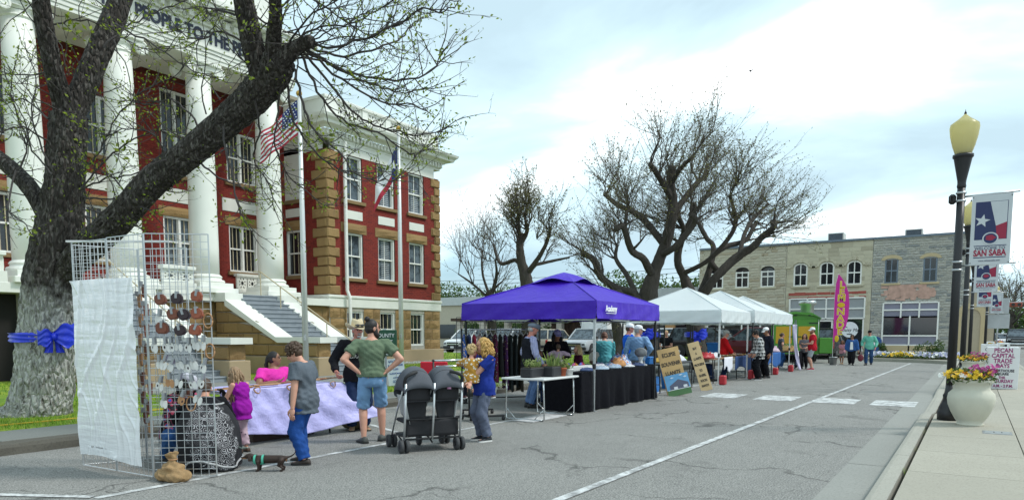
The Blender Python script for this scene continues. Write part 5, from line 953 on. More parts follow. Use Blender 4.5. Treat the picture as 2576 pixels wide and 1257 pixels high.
# --- near group
person('small girl in purple tank top with long tangled blond hair holding a puppy', (5.7, 7.72, 0), R(98), 1.09, 1., 'fair', C('purple', (.30, .012, .33)), 'none', MC['cloth_stars'], .93, mat('boot_brown', (.07, .035, .02), .6, .2), hair=('wavylong', 'dirty', .37), lean=6, hy=22, hp=22, hs=1.22, hands={1: (.2, .07, .62), -1: (.19, -.05, .59)}, epole={1: (-.6, .8, -.6), -1: (-.5, -.9, -.6)}, hem=-.14, loose=.022, vox=.012, group=PPL)
person('boy with curly brown hair in grey tee and blue jeans looking down at the table', (5.62, 6.46, 0), R(112), 1.43, 1.12, 'fair', greyT, 'short', C('jean', (.018, .07, .27), .35), 1., mat('shoe_boy', (.035, .025, .02), .6, .4), hair=('curly', 'brown'), lean=4, hy=14, hp=32, hs=1.1, hem=-.12, loose=.03, belly=.02, hands={1: (.02, .17, .45), -1: (.05, -.16, .47)}, feet={1: (-.03, .08, .04, .2), -1: (.07, -.07, .04, -.15)}, vox=.013, group=PPL)
gm = person('bearded man with hair bun in sage green tee and denim shorts, hands on hips', (7.22, 6.93, 0), R(48), 1.73, 1.06, 'fair', green, 'short', lightden, .49, shG, hair=('bun', 'black'), beard=('black', 'full'), glasses=True, hy=-70, hands={1: (-.04, .108, .565), -1: (-.04, -.108, .565)}, epole={1: (-.35, 1, 0), -1: (-.35, -1, 0)}, feet={1: (-.03, .075, .04, .35), -1: (.06, -.08, .04, -.75)}, hem=-.005, loose=.017, vox=.014, group=PPL)[0]
cb_ = person('man in straw cowboy hat and black long-sleeved shirt facing the bearded man', (8.02, 8.0, 0), R(-128), 1.70, 1.14, 'red', black, 'long', darkden, 1., mat('boot_tan', (.30, .2, .11), .6, .2), hair=('short', 'grey'), hat=('cowboy', straw), beard=('grey', 'goatee'), hy=12, hands={-1: (.1, -.2, .54), 1: (.09, .19, .5)}, curl=(1.5, 1.5), belly=.025, loose=.022, vox=.015, group=PPL)
for s_, z_, sz_ in (('BRAVE', 1.15, .085),): text(s_, sz_, mat('print_grey', (.35, .36, .33), .8), cb_[0], (.185, 0, z_), (R(90), 0, R(90)), 'shirt_print', .003, 1.1, world=False)
fb = MB()
for i in range(6): fb.box(.172, .186, -.12, .12, 1.235 + i * .018, 1.243 + i * .018)
fb.build('shirt_flag_print', mat('print_red', (.3, .1, .08), .8), cb_[0])
person('woman in bright pink top with black hair seated behind the lavender table', (7.28, 9.05, 0), R(-98), 1.62, 1.2, 'brown', C('pink', (.82, .05, .42)), 'short', darkden, 1., shB, hair=('pony', 'black', .16), hy=48, hp=-4, ph=.31, feet={1: (.3, .08, .04), -1: (.3, -.08, .04)}, hands={1: (.19, .13, .48), -1: (.2, -.11, .48)}, belly=.03, group=PPL)
# crouching pair behind the grid panels
cr = person('person crouching under a black and white paisley shawl beside the wire display', (4.82, 7.12, 0), R(66), 1.58, 1.05, 'fair', black, 'long', denim, 1., shB, hair=('short', 'brown'), lean=30, ph=.22, feet={1: (.12, .09, .04), -1: (.0, -.09, .04)}, hands={1: (.3, .08, .36), -1: (.3, -.1, .34)}, kpole={1: (1, .5, .6), -1: (1, -.5, .6)}, hp=15, hy=-20, group=PPL)
sh_ = MB(); rings = []
for k in range(13):
    t = k / 12; z = .78 - .75 * t; w = .13 + .21 * min(1, t * 2.3) ** .6 - .02 * t; d_ = .13 + .19 * min(1, t * 1.7) ** .8; xo = .17 - .20 * min(1, t * 1.5)
    rings.append([(xo + math.cos(a_) * d_ * (1 + .07 * math.sin(a_ * 7 + k * .6) + .04 * math.sin(a_ * 15 - k)) * (.55 if math.cos(a_) > 0 else 1), math.sin(a_) * w * (1 + .06 * math.sin(a_ * 9 + k * .5) * t), max(.02, z + .05 * math.sin(a_ * 3) * t)) for a_ in [2 * PI * q_ / 44 for q_ in range(44)]])
sh_.loft(rings, False).build('shawl', MC['cloth_bandana'], cr[0], True)
bs_ = MB()
for z0, tt in ((.03, .985), (.09, .93), (.74, .16), (.78, .11)):
    i = int(tt * 12); rr0 = rings[i]; bs_.tube([(p[0] * 1.02, p[1] * 1.02, max(.03, p[2])) for p in rr0] + [rr0[0]], .011, 5)
bs_.build('shawl_stripe', white, cr[0], True)
person('person in pale grey cap squatting inside the wire display in blue jeans', (5.0, 8.05, 0), R(-82), 1.66, 1., 'tan', MC['cloth_print'], 'long', denim, 1., shB, hair=('long', 'black', .08), hat=('cap', C('palegrey', (.5, .5, .56))), lean=28, ph=.2, feet={1: (.12, .12, .04), -1: (.02, -.1, .04)}, hands={1: (.3, .05, .3), -1: (.3, -.05, .3)}, kpole={1: (1, .6, .6), -1: (1, -.6, .6)}, hp=16, hy=15, group=PPL)
# girl carrying toddler
person('blond girl in royal blue tee and grey jeans carrying a toddler', (8.18, 5.72, 0), R(152), 1.46, 1.05, 'fair', C('royal', (.015, .035, .24)), 'short', C('greyjean', (.12, .14, .20), .25), 1., mat('shoe_navy', (.012, .014, .02), .6, .2), 'sole_white', ('wavylong', 'gold', .13), lean=-5, hy=-14, hp=8, hs=1.1, hands={1: (.19, -.03, .55), -1: (.2, .07, .53)}, epole={1: (-.3, 1, -.5), -1: (-.3, -1, -.5)}, hem=-.09, loose=.024, vox=.013, group=PPL)
person('toddler with white blond curls in mustard daisy top carried by the blue-shirted girl', (8.02, 5.83, .42), R(10), .90, 1.15, 'fair', MC['cloth_floral'], 'long', C('navyleg', (.02, .022, .035)), 1., mat('shoe_maroon', (.10, .015, .02), .5, .1), 'sole_white', ('wavy', 'blond'), lean=2, hy=-18, hs=1.4, hands={1: (.22, .2, .72), -1: (.24, -.2, .74)}, feet={1: (.2, .22, .22), -1: (.2, -.24, .24)}, kpole={1: (1, 1, 0), -1: (1, -1, 0)}, vox=.011, loose=.012, group=PPL)
# --- purple canopy
person('elderly man in grey flat cap and dark vest over striped shirt', (12.35, 7.52, 0), R(-42), 1.76, 1.02, 'red', MC['cloth_stripe'], 'long', C('jeanold', (.10, .17, .33), .3), 1., shB, hair=('bald', 'grey'), hat=('flat', C('capgrey', (.17, .2, .25), .3)), vest=C('vest', (.012, .013, .02)), hy=-8, hp=6, belly=.02, lean=3, hands={1: (.05, .15, .5), -1: (.12, -.14, .5)}, group=PPL)
person('woman in lilac cap and black top standing in the shade of the purple canopy', (14.05, 7.85, 0), R(-150), 1.62, 1.05, 'brown', C('blackb', (.008, .007, .009)), 'long', darkden, 1., shB, hair=('long', 'black', .17), hat=('cap', C('lilac', (.32, .3, .52))), hp=14, hy=20, hands={1: (.16, .1, .6), -1: (.17, -.1, .6)}, vox=.02, group=PPL)
person('girl with long straight blond hair in maroon top under the purple canopy', (13.95, 7.25, 0), R(138), 1.26, .95, 'fair', C('maroon', (.07, .012, .03)), 'long', darkden, 1., shB, hair=('long', 'blond', .24), hs=1.12, hy=10, vox=.018, group=PPL)
person('small boy in blue checked shirt beside the man in the vest', (12.98, 7.66, 0), R(30), 1.14, 1., 'fair', MC['cloth_bluecheck'], 'long', darkden, 1., shB, hair=('short', 'auburn'), hs=1.15, vox=.018, group=PPL)
person('baby in pale pink hooded suit seen from behind, held up over the stall', (13.22, 7.35, .52), R(20), .74, 1.2, 'fair', C('palepink', (.48, .36, .44)), 'long', C('cream', (.5, .46, .4)), 1., white, hair=('short', 'brown'), hs=1.4, hands={1: (.1, .34, .66), -1: (.1, -.34, .68)}, feet={1: (.05, .12, .06), -1: (.05, -.12, .06)}, vox=.016, group=PPL)
person('child in red leggings half hidden behind the potted plants', (11.55, 8.25, 0), R(150), .98, 1., 'fair', C('darkgreen', (.02, .04, .03)), 'short', black, .42, shB, hair=('short', 'brown'), hs=1.2, lean=45, hp=20, feet={1: (.1, .12, .04), -1: (-.12, -.1, .04)}, vox=.016, group=PPL)
rb_ = MB()
tw_ = person('woman in teal cardigan with cream shoulder bag bending over the clothes table', (15.7, 7.45, 0), R(28), 1.62, 1.1, 'fair', C('teal', (.10, .38, .42)), 'long', C('greypants', (.22, .21, .26)), 1., shB, hair=('short', 'auburn'), lean=24, hp=22, hands={1: (.26, .1, .5), -1: (.24, -.12, .5)}, hem=-.1, group=PPL)
person('man in bright blue polo and white cap with a strap over his shoulder', (17.72, 7.72, 0), R(-50), 1.80, 1.08, 'red', C('polo', (.01, .11, .62)), 'short', darkden, 1., shB, hair=('short', 'brown'), hat=('cap', white), hy=-10, hands={1: (.12, .02, .72), -1: (.14, .04, .73)}, epole={1: (-.2, 1, -.7), -1: (-.2, -1, -.7)}, group=PPL)
person('man in pale blue long-sleeved shirt and white cap, back to the street', (16.5, 6.95, 0), R(12), 1.74, 1.04, 'fair', C('paleblue', (.22, .36, .56)), 'long', C('greyjean2', (.25, .26, .29), .3), 1., shB, hair=('short', 'grey'), hat=('cap', white), beard=('grey', 'goatee'), hy=-62, lean=4, hands={1: (.02, .16, .47), -1: (.02, -.12, .54)}, epole={-1: (-.8, -1, 0)}, hem=-.05, group=PPL)
# --- white canopies
person('seated person in olive cap and black jacket behind the long plank sign', (22.3, 7.35, 0), R(-60), 1.66, 1.05, 'tan', black, 'long', darkden, 1., shB, hair=('pony', 'brown', .12), hat=('cap', C('olive', (.13, .13, .09))), ph=.29, feet={1: (.28, .08, .04), -1: (.28, -.08, .04)}, hands={1: (.25, .06, .47), -1: (.25, -.06, .47)}, vox=.02, group=PPL)
person('person in bright red jacket and pale cap standing behind the first white stall', (23.9, 7.0, 0), R(-72), 1.64, 1.1, 'fair', C('red', (.52, .010, .015)), 'long', darkden, 1., shB, hair=('short', 'grey'), hat=('cap', C('stone', (.42, .42, .4))), hp=8, lean=5, hands={1: (.18, .09, .52), -1: (.18, -.1, .5)}, loose=.03, vox=.02, group=PPL)
person('blond person in black top standing far behind the seated stallholder', (26.3, 9.9, 0), R(-170), 1.66, 1., 'fair', black, 'short', darkden, 1., shB, hair=('short', 'blond'), hands={1: (.16, .06, .6), -1: (.16, -.08, .6)}, vox=.024, group=PPL)
person('person with black curls in black and white plaid jacket leaning over a stall', (23.85, 5.82, 0), R(122), 1.66, 1.08, 'tan', MC['cloth_buffalo'], 'long', black, 1., shB, 'sole_white', ('curly', 'black'), lean=10, hp=22, hands={1: (.12, .13, .5), -1: (.12, -.12, .5)}, hem=-.12, loose=.035, vox=.018, group=PPL)
person('man in white cap and dark navy sweater just behind the plaid jacket', (25.0, 5.85, 0), R(134), 1.74, 1.12, 'brown', C('navy', (.014, .017, .03)), 'long', black, 1., shB, hair=('short', 'black'), hat=('cap', white), hp=14, belly=.02, vox=.02, group=PPL)
person('woman in grey tee and jeans beside the green trailer, hand on hip', (32.4, 7.0, 0), R(-62), 1.56, 1.1, 'fair', C('charcoal', (.07, .075, .09)), 'short', denim, 1., shW, 'sole_white', ('pony', 'brown', .05), hp=8, hands={-1: (.02, -.12, .57), 1: (.12, .1, .55)}, epole={-1: (-.3, -1, 0)}, vox=.024, group=PPL)
person('bearded man in red tee and grey shorts with red sneakers by the trailer', (31.45, 5.55, 0), R(105), 1.78, 1.14, 'fair', C('crimson', (.42, .012, .025)), 'short', C('shortgrey', (.33, .36, .38)), .45, mat('shoe_red', (.38, .02, .05), .5, .1), 'sole_white', ('short', 'brown'), hat=('cap', white), beard=('auburn', 'full'), hy=20, hands={1: (.16, .06, .6), -1: (.08, -.17, .5)}, belly=.02, vox=.022, group=PPL)
person('person in grey partly hidden behind the man in red tee', (32.3, 6.02, 0), R(175), 1.52, 1., 'fair', C('midgrey', (.15, .15, .17)), 'short', black, 1., shB, hair=('long', 'brown', .1), hands={1: (.15, .05, .58), -1: (.15, -.05, .58)}, vox=.026, group=PPL)
person('girl in pink tee and tall tan boots walking beside the woman in denim', (37.9, 5.33, 0), R(172), 1.18, 1., 'brown', C('rose', (.55, .26, .31)), 'short', C('shortdark', (.12, .12, .12)), .4, shT, hair=('long', 'brown', .1), hs=1.15, feet={1: (.08, .05, .05), -1: (-.06, -.05, .05)}, hands={1: (.12, .02, .62), -1: (.12, -.04, .62)}, vox=.024, group=PPL)
wd_ = person('woman in denim jacket and black trousers walking with a dark red bag', (37.15, 4.82, 0), R(183), 1.47, 1.15, 'brown', C('denimjacket', (.03, .09, .26), .3), 'long', black, 1., shB, hair=('curly', 'brown'), feet={1: (.12, .05, .05), -1: (-.1, -.05, .06)}, hands={1: (.06, .2, .44)}, loose=.03, vox=.024, group=PPL)
MB().sheet(lambda u, v: (.195, (u - .5) * (.14 - .04 * v), .74 + .36 * v), 3, 6).build('white_tee', white, wd_[0])
person('man in mint green shirt, black cap and jeans walking up the street', (37.6, 4.13, 0), R(178), 1.68, 1.1, 'red', C('mint', (.15, .48, .36)), 'long', C('jean3', (.03, .07, .16), .3), 1., shB, hair=('short', 'grey'), hat=('cap', C('blackcap', (.01, .01, .012))), feet={1: (-.1, .05, .06), -1: (.13, -.05, .05)}, hands={1: (.05, .17, .5), -1: (.08, -.17, .52)}, hem=-.09, loose=.02, vox=.022, group=PPL)
# carried bags
bg_ = MB(); bg_.ball((.0, 0, .0), (.06, .13, .17), 14, 9).tube([(0, -.05, .13), (0, -.02, .27), (0, .02, .27), (0, .05, .13)], .012, 6)
o = bg_.build('tote_bag', mat('bag_red', (.14, .012, .03), .6, .1), None, True, label='dark red drawstring bag hanging from the hand of the woman in denim', cat='bag'); o.location = (37.05, 4.42, .36)
hb = thing('shoulder_bag', 'cream and brown shoulder bag hanging behind the woman in teal', 'bag', (15.62, 7.66, .78))
MB().ball((0, 0, .14), (.09, .17, .15), 14, 9).build('bag_top', mat('bag_cream', (.62, .6, .5), .6), hb, True); MB().ball((0, 0, .03), (.092, .16, .07), 14, 7).build('bag_bottom', mat('bag_brown', (.10, .06, .035), .6), hb, True); MB().tube([(0, -.1, .24), (.1, .0, .62), (0, .1, .24)], .013, 6).build('strap', MC['bag_brown'], hb, True)
# --- dogs
def dog(lab, loc, rz, S, m, tanm, name='dog', harness=None):
    t = thing(name, lab, 'dog', loc, rz); b = MB(); P = lambda x, y, z: V((x, y, z)) * S
    for a_, c_, r0, r1 in (((.16, 0, .17), (-.16, 0, .175), .062, .056), ((.16, 0, .16), (.2, 0, .16), .066, .055), ((.19, 0, .18), (.27, 0, .22), .045, .038), ((.28, 0, .22), (.32, 0, .215), .042, .036), ((.32, 0, .21), (.39, 0, .195), .026, .017), ((-.17, 0, .18), (-.23, 0, .19), .05, .03)): b.cap(P(*a_), P(*c_), r0 * S, r1 * S, 12)
    for s in (1, -1):
        b.cap(P(.16, s * .045, .14), P(.15, s * .05, .07), .034 * S, .02 * S); b.cap(P(.15, s * .05, .07), P(.16, s * .05, .015), .02 * S, .015 * S); b.cap(P(.16, s * .05, .014), P(.185, s * .05, .012), .017 * S, .013 * S)
        b.cap(P(-.17, s * .045, .16), P(-.14, s * .05, .09), .045 * S, .026 * S); b.cap(P(-.14, s * .05, .09), P(-.195, s * .05, .05), .022 * S, .015 * S); b.cap(P(-.195, s * .05, .05), P(-.185, s * .05, .014), .015 * S, .014 * S); b.cap(P(-.185, s * .05, .013), P(-.155, s * .05, .012), .016 * S, .012 * S)
    pts = catmull([P(-.22, 0, .2), P(-.29, 0, .21), P(-.35, 0, .25), P(-.38, 0, .31)], 4); b.tube(pts, [.018 * S * (1 - .7 * k / 12) for k in range(13)], 8)
    o = volume('body', b, m, t, .008 * S, 2)
    for s in (1, -1): MB().sheet(lambda u, v: P(.285 + .02 * (u - .5) * 3 * (.5 + v * .5) - .02 * v, s * (.04 + .018 * math.sin(v * 2)), .235 - .085 * v), 5, 6).build('ear', m, t, True, solid=.006 * S)
    f_ = MB()
    for s in (1, -1): f_.ball(P(.325, s * .026, .228), .007 * S, 8, 6)
    f_.ball(P(.405, 0, .196), .011 * S, 8, 6).build('nose_and_eyes', MC['eye'], t, True); MB().ball(P(.36, 0, .188), (.05 * S, .022 * S, .014 * S), 10, 7).ball(P(-.235, 0, .165), (.012 * S, .026 * S, .034 * S), 8, 6).build('tan_marking', tanm, t, True)
    if harness:
        h = MB()
        for x, r0 in ((.205, .068), (.09, .07)): h.loft([[P(x + dx, math.cos(a_) * r0, .168 + math.sin(a_) * r0 * 1.02) for a_ in [2 * PI * k / 20 for k in range(20)]] for dx in (-.016, .016)], False)
        h.ball(P(.16, 0, .112), (.075 * S, .045 * S, .018 * S), 12, 6); h.build('harness', harness, t, True)
    return t
dog('small dark brown dachshund in mint green harness standing on the road', (5.08, 6.42, 0), R(124), .76, mat('fur_brown', (.028, .013, .008), .6, .4, 20, .5, 60), mat('fur_tan', (.22, .10, .04), .7, .2), harness=mat('mint_web', (.08, .42, .30), .7))
dg_ = dog('black puppy held in the arms of the girl in purple', (5.66, 7.93, .60), R(150), .55, mat('fur_black', (.006, .006, .006), .6, .2), MC['fur_tan']); dg_.rotation_euler = (R(0), R(-30), R(175))
MB().tube(catmull([(4.95, 6.62, .26), (5.0, 6.85, .24), (5.0, 7.05, .36)], 4), .006, 5).build('leash', mat('leash', (.3, .42, .36), .7), label='thin pale green leash running from the dachshund to the crouching person', cat='leash')
# ------------------------------------------------------------------ wire display with leather goods
wire = mat('wire', (.52, .54, .55), .35, .05, metal=.7)
gd = thing('grid_display', 'tall folding display of chromed wire grid panels on the road by the big tree', 'display rack', (4.15, 7.08, 0))
def grid(a_, b_, z0, z1, m=wire, par=gd, st=.076, r=.0034, name='grid_panel'):
    a_ = V((*a_, 0)); b_ = V((*b_, 0)); mb = MB(); ln = (b_ - a_).length; d = (b_ - a_) / ln; n = V((-d.y, d.x, 0)) * .006
    P = lambda t, z: a_ + d * t + V((0, 0, z))
    for t in (0, ln): mb.tube([P(t, z0), P(t, z1)], .0075, 6)
    for z in (z0, z1): mb.tube([P(0, z), P(ln, z)], .006, 5)
    k = max(1, round(ln / st))
    for i in range(1, k): mb.tube([P(ln * i / k, z0), P(ln * i / k, z1)], r, 4)
    k = round((z1 - z0) / st)
    for i in range(1, k): mb.tube([P(0, z0 + (z1 - z0) * i / k) + n, P(ln, z0 + (z1 - z0) * i / k) + n], r, 4)
    return mb.build(name, m, par, False, True)
A0, A1, BM, B1 = (4.15, 7.08), (4.54, 6.59), (4.13, 7.75), (4.11, 8.42)
grid(A0, A1, .02, 2.5); grid((4.15, 7.1), (4.13, 7.74), .02, 2.5); grid((4.129, 7.76), B1, .02, 2.49); grid((4.125, 8.43), (4.72, 8.2), .02, 2.47); grid((4.73, 8.19), (4.95, 7.6), .02, 2.47)
MB().bar((4.05, 8.4, 2.5), (4.75, 7.62, 2.52), .05, .02).build('top_brace', MC['white_steel'], gd, world=True)
q = NT('plastic_sheet'); q.base((.80, .81, .82)); q.rough(.14); q.b.inputs['Coat Weight'].default_value = .4; co = q.co(); q.bump(q.mix(.5, q.noise(q.co(scale=(1, 2.4, .5)), 5, 4, .6, .5), q.noise(q.co(scale=(1, .6, 6)), 4, 3)), .6, .03); reg('plastic_sheet', q)
def tarp(u, v):
    y = 8.38 - 1.20 * u; z = 2.07 - 1.92 * v; f = noise.noise((u * 5 + v * 2.2, v * 4, 1)) * .012 + abs(math.sin(v * 38 + .4 * noise.noise((u * 9, v * 3, 2)))) ** .4 * .004 + .020 * max(0, 1 - 2.2 * abs(math.sin((u * 11 + v * 7) + 5 * noise.noise((u * 2, v * 2, 5))))) * (1 - .5 * v) + .010 * max(0, 1 - 3 * abs(math.sin((u * 23 - v * 5) + 6 * noise.noise((u * 3, v * 3, 8)))))
    return (4.085 - f - .012, y - .03 * v * (u - .5), z + .02 * math.sin(u * 5) * (1 if v > .95 else .3))
MB().sheet(tarp, 90, 170).build('plastic_sheet', MC['plastic_sheet'], None, True, label='crinkled white plastic sheet draped over the wire grid display', cat='plastic sheet')
lm = [mat('leather_brown', (.16, .05, .025), .5, .2, 20), mat('leather_black', (.03, .015, .02), .5, .2, 20), mat('leather_rust', (.28, .075, .035), .5, .2, 20), mat('leather_white', (.66, .66, .63), .55, .08, 20), mat('leather_tan', (.42, .22, .1), .55, .15, 20)]
hk = mat('hook_grey', (.3, .32, .33), .4, .1, metal=.4); av = V((A1[0] - A0[0], A1[1] - A0[1], 0)).normalized(); nv = V((av.y, -av.x, 0)) * -1.
nv = nv if nv.dot(V((-1, -1, 0))) > 0 else -nv
def hang(kind, t, z, mi, tilt=0, sc_=1., lab=None):
    names = ['brown', 'black', 'rust red', 'white', 'tan']; o_ = V((*A0, 0)) + av * t + nv * .02 + V((0, 0, z)); M_ = Matrix.Translation(o_) @ Matrix((av, nv * -1, V((0, 0, 1)))).transposed().to_4x4() @ Matrix.Rotation(R(tilt), 4, 'Y')
    if kind == 'pouch':
        e = thing('leather_pouch', lab or f'{names[mi]} leather pouch hooked on the wire grid panel', 'pouch', o_, 0, f'{names[mi]} leather pouches on the wire grid'); p = [(-.05, -.03), (-.055, .02), (-.03, .05), (.03, .05), (.055, .02), (.06, -.03), (.03, -.055), (-.03, -.055)]
        mb = MB(); mb.M = M_; mb.prism([(a_ * sc_, b_ * sc_) for a_, b_ in p], lambda a_, b_, d: (a_, d, b_), -.045, .0).prism([(a_ * .8 * sc_, b_ * .8 * sc_) for a_, b_ in p], lambda a_, b_, d: (a_, d, b_), -.055, -.045).build('pouch_body', lm[mi], e, False, True)
    else:
        e = thing('leather_tag', lab or f'{names[mi]} oval leather tag hanging on the wire grid panel', 'tag', o_, 0, f'{names[mi]} oval tags on the wire grid')
        for k, dx in enumerate((-.02 + rnd.uniform(-.008, .008), .016 + rnd.uniform(-.01, .01))):
            mb = MB(); mb.M = M_; mb.prism([(math.cos(q_) * .021 * sc_ + dx, math.sin(q_) * .043 * sc_ - .035 - .012 * k) for q_ in [2 * PI * j / 14 for j in range(14)]], lambda a_, b_, d: (a_, d, b_), -.03 - .012 * k, -.022 - .012 * k).build('oval', lm[mi], e, False, True)
            if rnd.random() > .35: continue
            mb = MB(); mb.M = M_; mb.prism([(math.cos(q_) * .008 * sc_ + dx, math.sin(q_) * .014 * sc_ - .035 - .01 * k) for q_ in [2 * PI * j / 8 for j in range(8)]], lambda a_, b_, d: (a_, d, b_), -.032 - .012 * k, -.0305 - .012 * k).build('stamp', lm[1], e, False, True)
    mb = MB(); mb.M = M_; mb.box(-.011, .011, -.062, .004, .0, .07).build('hook', hk, e, False, True)
ORD = 'first second third fourth fifth sixth seventh eighth ninth tenth eleventh twelfth thirteenth fourteenth fifteenth sixteenth'.split()
for rw, (z, row) in enumerate(((1.86, 'p0 p1 p2'), (1.69, 't3 p0 p1 p2'), (1.55, 'p0 p1 p2'), (1.40, 't3 t3 t3 t3 t3 t3 t3'), (1.20, 't3 t3 t3 t3 t3 t3 t3'), (1.02, 't3 t4 t3 t3 t3'), (.84, 't3 t4 t3'))):
    ks = row.split()
    for i, k in enumerate(ks): hang('pouch' if k[0] == 'p' else 'tag', .06 + (i + .5) * .52 / len(ks) + rnd.uniform(-.02, .02), z + rnd.uniform(-.02, .02), int(k[1]), rnd.uniform(-22, 22), rnd.uniform(.9, 1.2), f"{('brown', 'black', 'rust red', 'white', 'tan')[int(k[1])]} leather {'pouch' if k[0] == 'p' else 'oval tag'}, {ORD[i]} from left in the {ORD[rw]} row down the wire grid")
for i in range(15):
    z = 1.95 - .10 * (i % 15); y = 7.13 + .10 * (i % 2) + rnd.uniform(0, .04); e = thing('leather_sheath', f'brown leather sheath beside the plastic sheet, {ORD[i]} down the column', 'sheath', (4.17, y, z), 0, 'brown leather sheaths on the wire grid')
    MB().prism([(-.03, .05), (.03, .05), (.022, -.07), (0, -.09), (-.022, -.07)], lambda a_, b_, d: (4.165 + d, y + a_, z + b_), .0, .025).build('sheath_body', lm[rnd.choice([0, 0, 2, 4])], e, False, True); MB().box(4.13, 4.165, y - .008, y + .008, z + .03, z + .08).build('hook', hk, e, False, True)
for i, (t, z) in enumerate(((.60, 1.63), (.61, 1.32), (.40, .78))):
    c = V((*A0, 0)) + av * t + nv * .02 + V((0, 0, z)); MB().tube([c + av * math.cos(q_) * .045 + V((0, 0, math.sin(q_) * .075)) for q_ in [2 * PI * j / 18 for j in range(19)]], .007, 6).build('leather_coil', lm[4], None, True, label=('highest', 'middle', 'lowest')[i] + ' coiled tan leather cord looped on the wire grid', cat='leather coil', group='coiled leather cords')
# burlap sack
sk2 = thing('burlap_sack', 'small tied burlap sack standing at the foot of the wire display', 'sack', (4.2, 6.82, 0), R(20)); bur = mat('burlap', (.33, .21, .10), .95, .2, 25, .8, 120)
volume('sack_body', MB().ball((.02, .05, .06), (.14, .15, .075), 16, 10).ball((-.02, -.07, .055), (.12, .13, .07), 16, 10).ball((0, 0, .13), (.10, .12, .06), 14, 8).tube([(0, 0, .16), (0, .0, .22), (.0, .005, .235), (.01, .02, .28)], [.05, .034, .036, .075], 12), bur, sk2, .012, 1, .014); MB().tube([(math.cos(t) * .042, math.sin(t) * .042, .222) for t in [2 * PI * k / 12 for k in range(13)]], .006, 5).build('string', lm[4], sk2)
# ------------------------------------------------------------------ tables, stalls
plw = mat('plastic_white', (.62, .63, .62), .5, .04); plb = mat('plastic_black', (.02, .021, .024), .5, .1); woodt = mat('table_wood', (.22, .12, .065), .6, .2, 4)
def table(lab, x0, x1, y0, y1, h=.75, top=plw, leg=None, name='folding_table'):
    leg = leg or MC['black_metal']; t = thing(name, lab, 'table', ((x0 + x1) / 2, (y0 + y1) / 2, 0)); MB().box(x0, x1, y0, y1, h - .04, h, .012).build('table_top', top, t, world=True)
    for x in (x0 + .14, x1 - .14):
        MB().tube([(x, y0 + .08, h - .04), (x, y0 + .05, 0)], .014, 7).build('leg', leg, t, True, True); MB().tube([(x, y1 - .08, h - .04), (x, y1 - .05, 0)], .014, 7).build('leg', leg, t, True, True); MB().tube([(x, y0 + .06, .22), (x, y1 - .06, .22)], .01, 6).build('cross_bar', leg, t, True, True)
    return t
lav = mat('lavender_cloth', (.50, .48, .84), .45, .05, 3, .55, 9, bd=.05)
table('folding table under the lavender plastic cloth', 5.72, 7.72, 8.12, 8.82)
MB().box(6.3, 7.4, 8.3, 8.7, .0, .2, .01).build('storage_box', mat('cardboard_dark', (.05, .03, .022), .8), None, label='low dark brown box under the lavender table', cat='box')
def lavf(u, v):
    x = 5.66 + 2.12 * u
    if v < .25: return (x, 8.86 - .76 * v / .25, .757 + .003 * math.sin(u * 30))
    t = (v - .25) / .75; tip = max(0, (u - .55) / .45) ** 1.5; zb = .06 + .02 * math.sin(u * 8) + .16 * tip + .12 * (1 - u) ** 2; f = .025 * math.sin(u * 17 + t * 4) * t + .012 * math.sin(u * 41 - t * 9)
    return (x + .35 * tip * t + .10 * t * u, 8.09 - .05 * t - .36 * tip * t - f - .06 * math.sin(t * PI) * noise.noise((u * 3, t * 2, 0)), .757 + (zb - .757) * t)
MB().sheet(lavf, 60, 60).build('tablecloth', lav, None, True, label='crumpled lavender plastic cloth blown sideways off the front table', cat='tablecloth', solid=.002)
for i in range(13):
    x = 5.9 + i * .14; e = MB().tube(catmull([(x - .35, 8.2 + .03 * (i % 4), .775 + .004 * i), (x, 8.16 + .02 * (i % 5), .78 + .004 * i), (x + .35, 8.22 + .04 * (i % 3), .775 + .004 * i)], 4), .014, 5, sq=.35); e.build('leather_strip', lm[(4, 0, 4, 2, 1)[i % 5]], None, True, label=f'long leather strip lying across the lavender table, {ORD[i]} from the left', cat='leather strip', group='leather strips on the lavender table')
for x, k, w_ in ((6.75, 1, 'middle'), (7.55, -1, 'rightmost'), (6.2, 1, 'leftmost')): MB().tube([(x + k * .05 * math.cos(t), 8.06 - .03 * abs(math.sin(t)), .76 + .06 * math.sin(t) * (.4 if t < PI else 1)) for t in [2 * PI * j / 14 for j in range(15)]], .01, 6, sq=.5).build('leather_loop', lm[4], None, True, label=f'{w_} tan leather loop hanging over the lavender table edge', cat='leather loop', group='leather loops on the table edge')
MB().ball((8.12, 8.15, .1), (.28, .16, .11), 14, 8).tube([(7.95, 8.1, .18), (8.1, 8.12, .25), (8.25, 8.15, .18)], .012, 6).build('duffel_bag', mat('camo', (.12, .10, .055), .85, .35, 12), None, True, label='olive duffel bag lying at the feet of the cowboy-hatted man', cat='bag')
oc = thing('camp_chair', 'low olive folding chair on the lawn edge behind the lavender table', 'chair', (8.75, 9.7, 0), R(-40)); om = mat('olive_canvas', (.055, .07, .03), .85)
MB().box(-.24, .24, -.22, .22, .34, .38, .02).build('seat', om, oc); MB().box(-.28, -.23, -.24, .24, .36, .74, .02).build('backrest', om, oc)
for sx in (-1, 1):
    for sy in (-1, 1): MB().tube([(sx * .25, sy * .23, 0), (-sx * .2, sy * .23, .36)], .01, 6).build('leg', MC['black_metal'], oc)
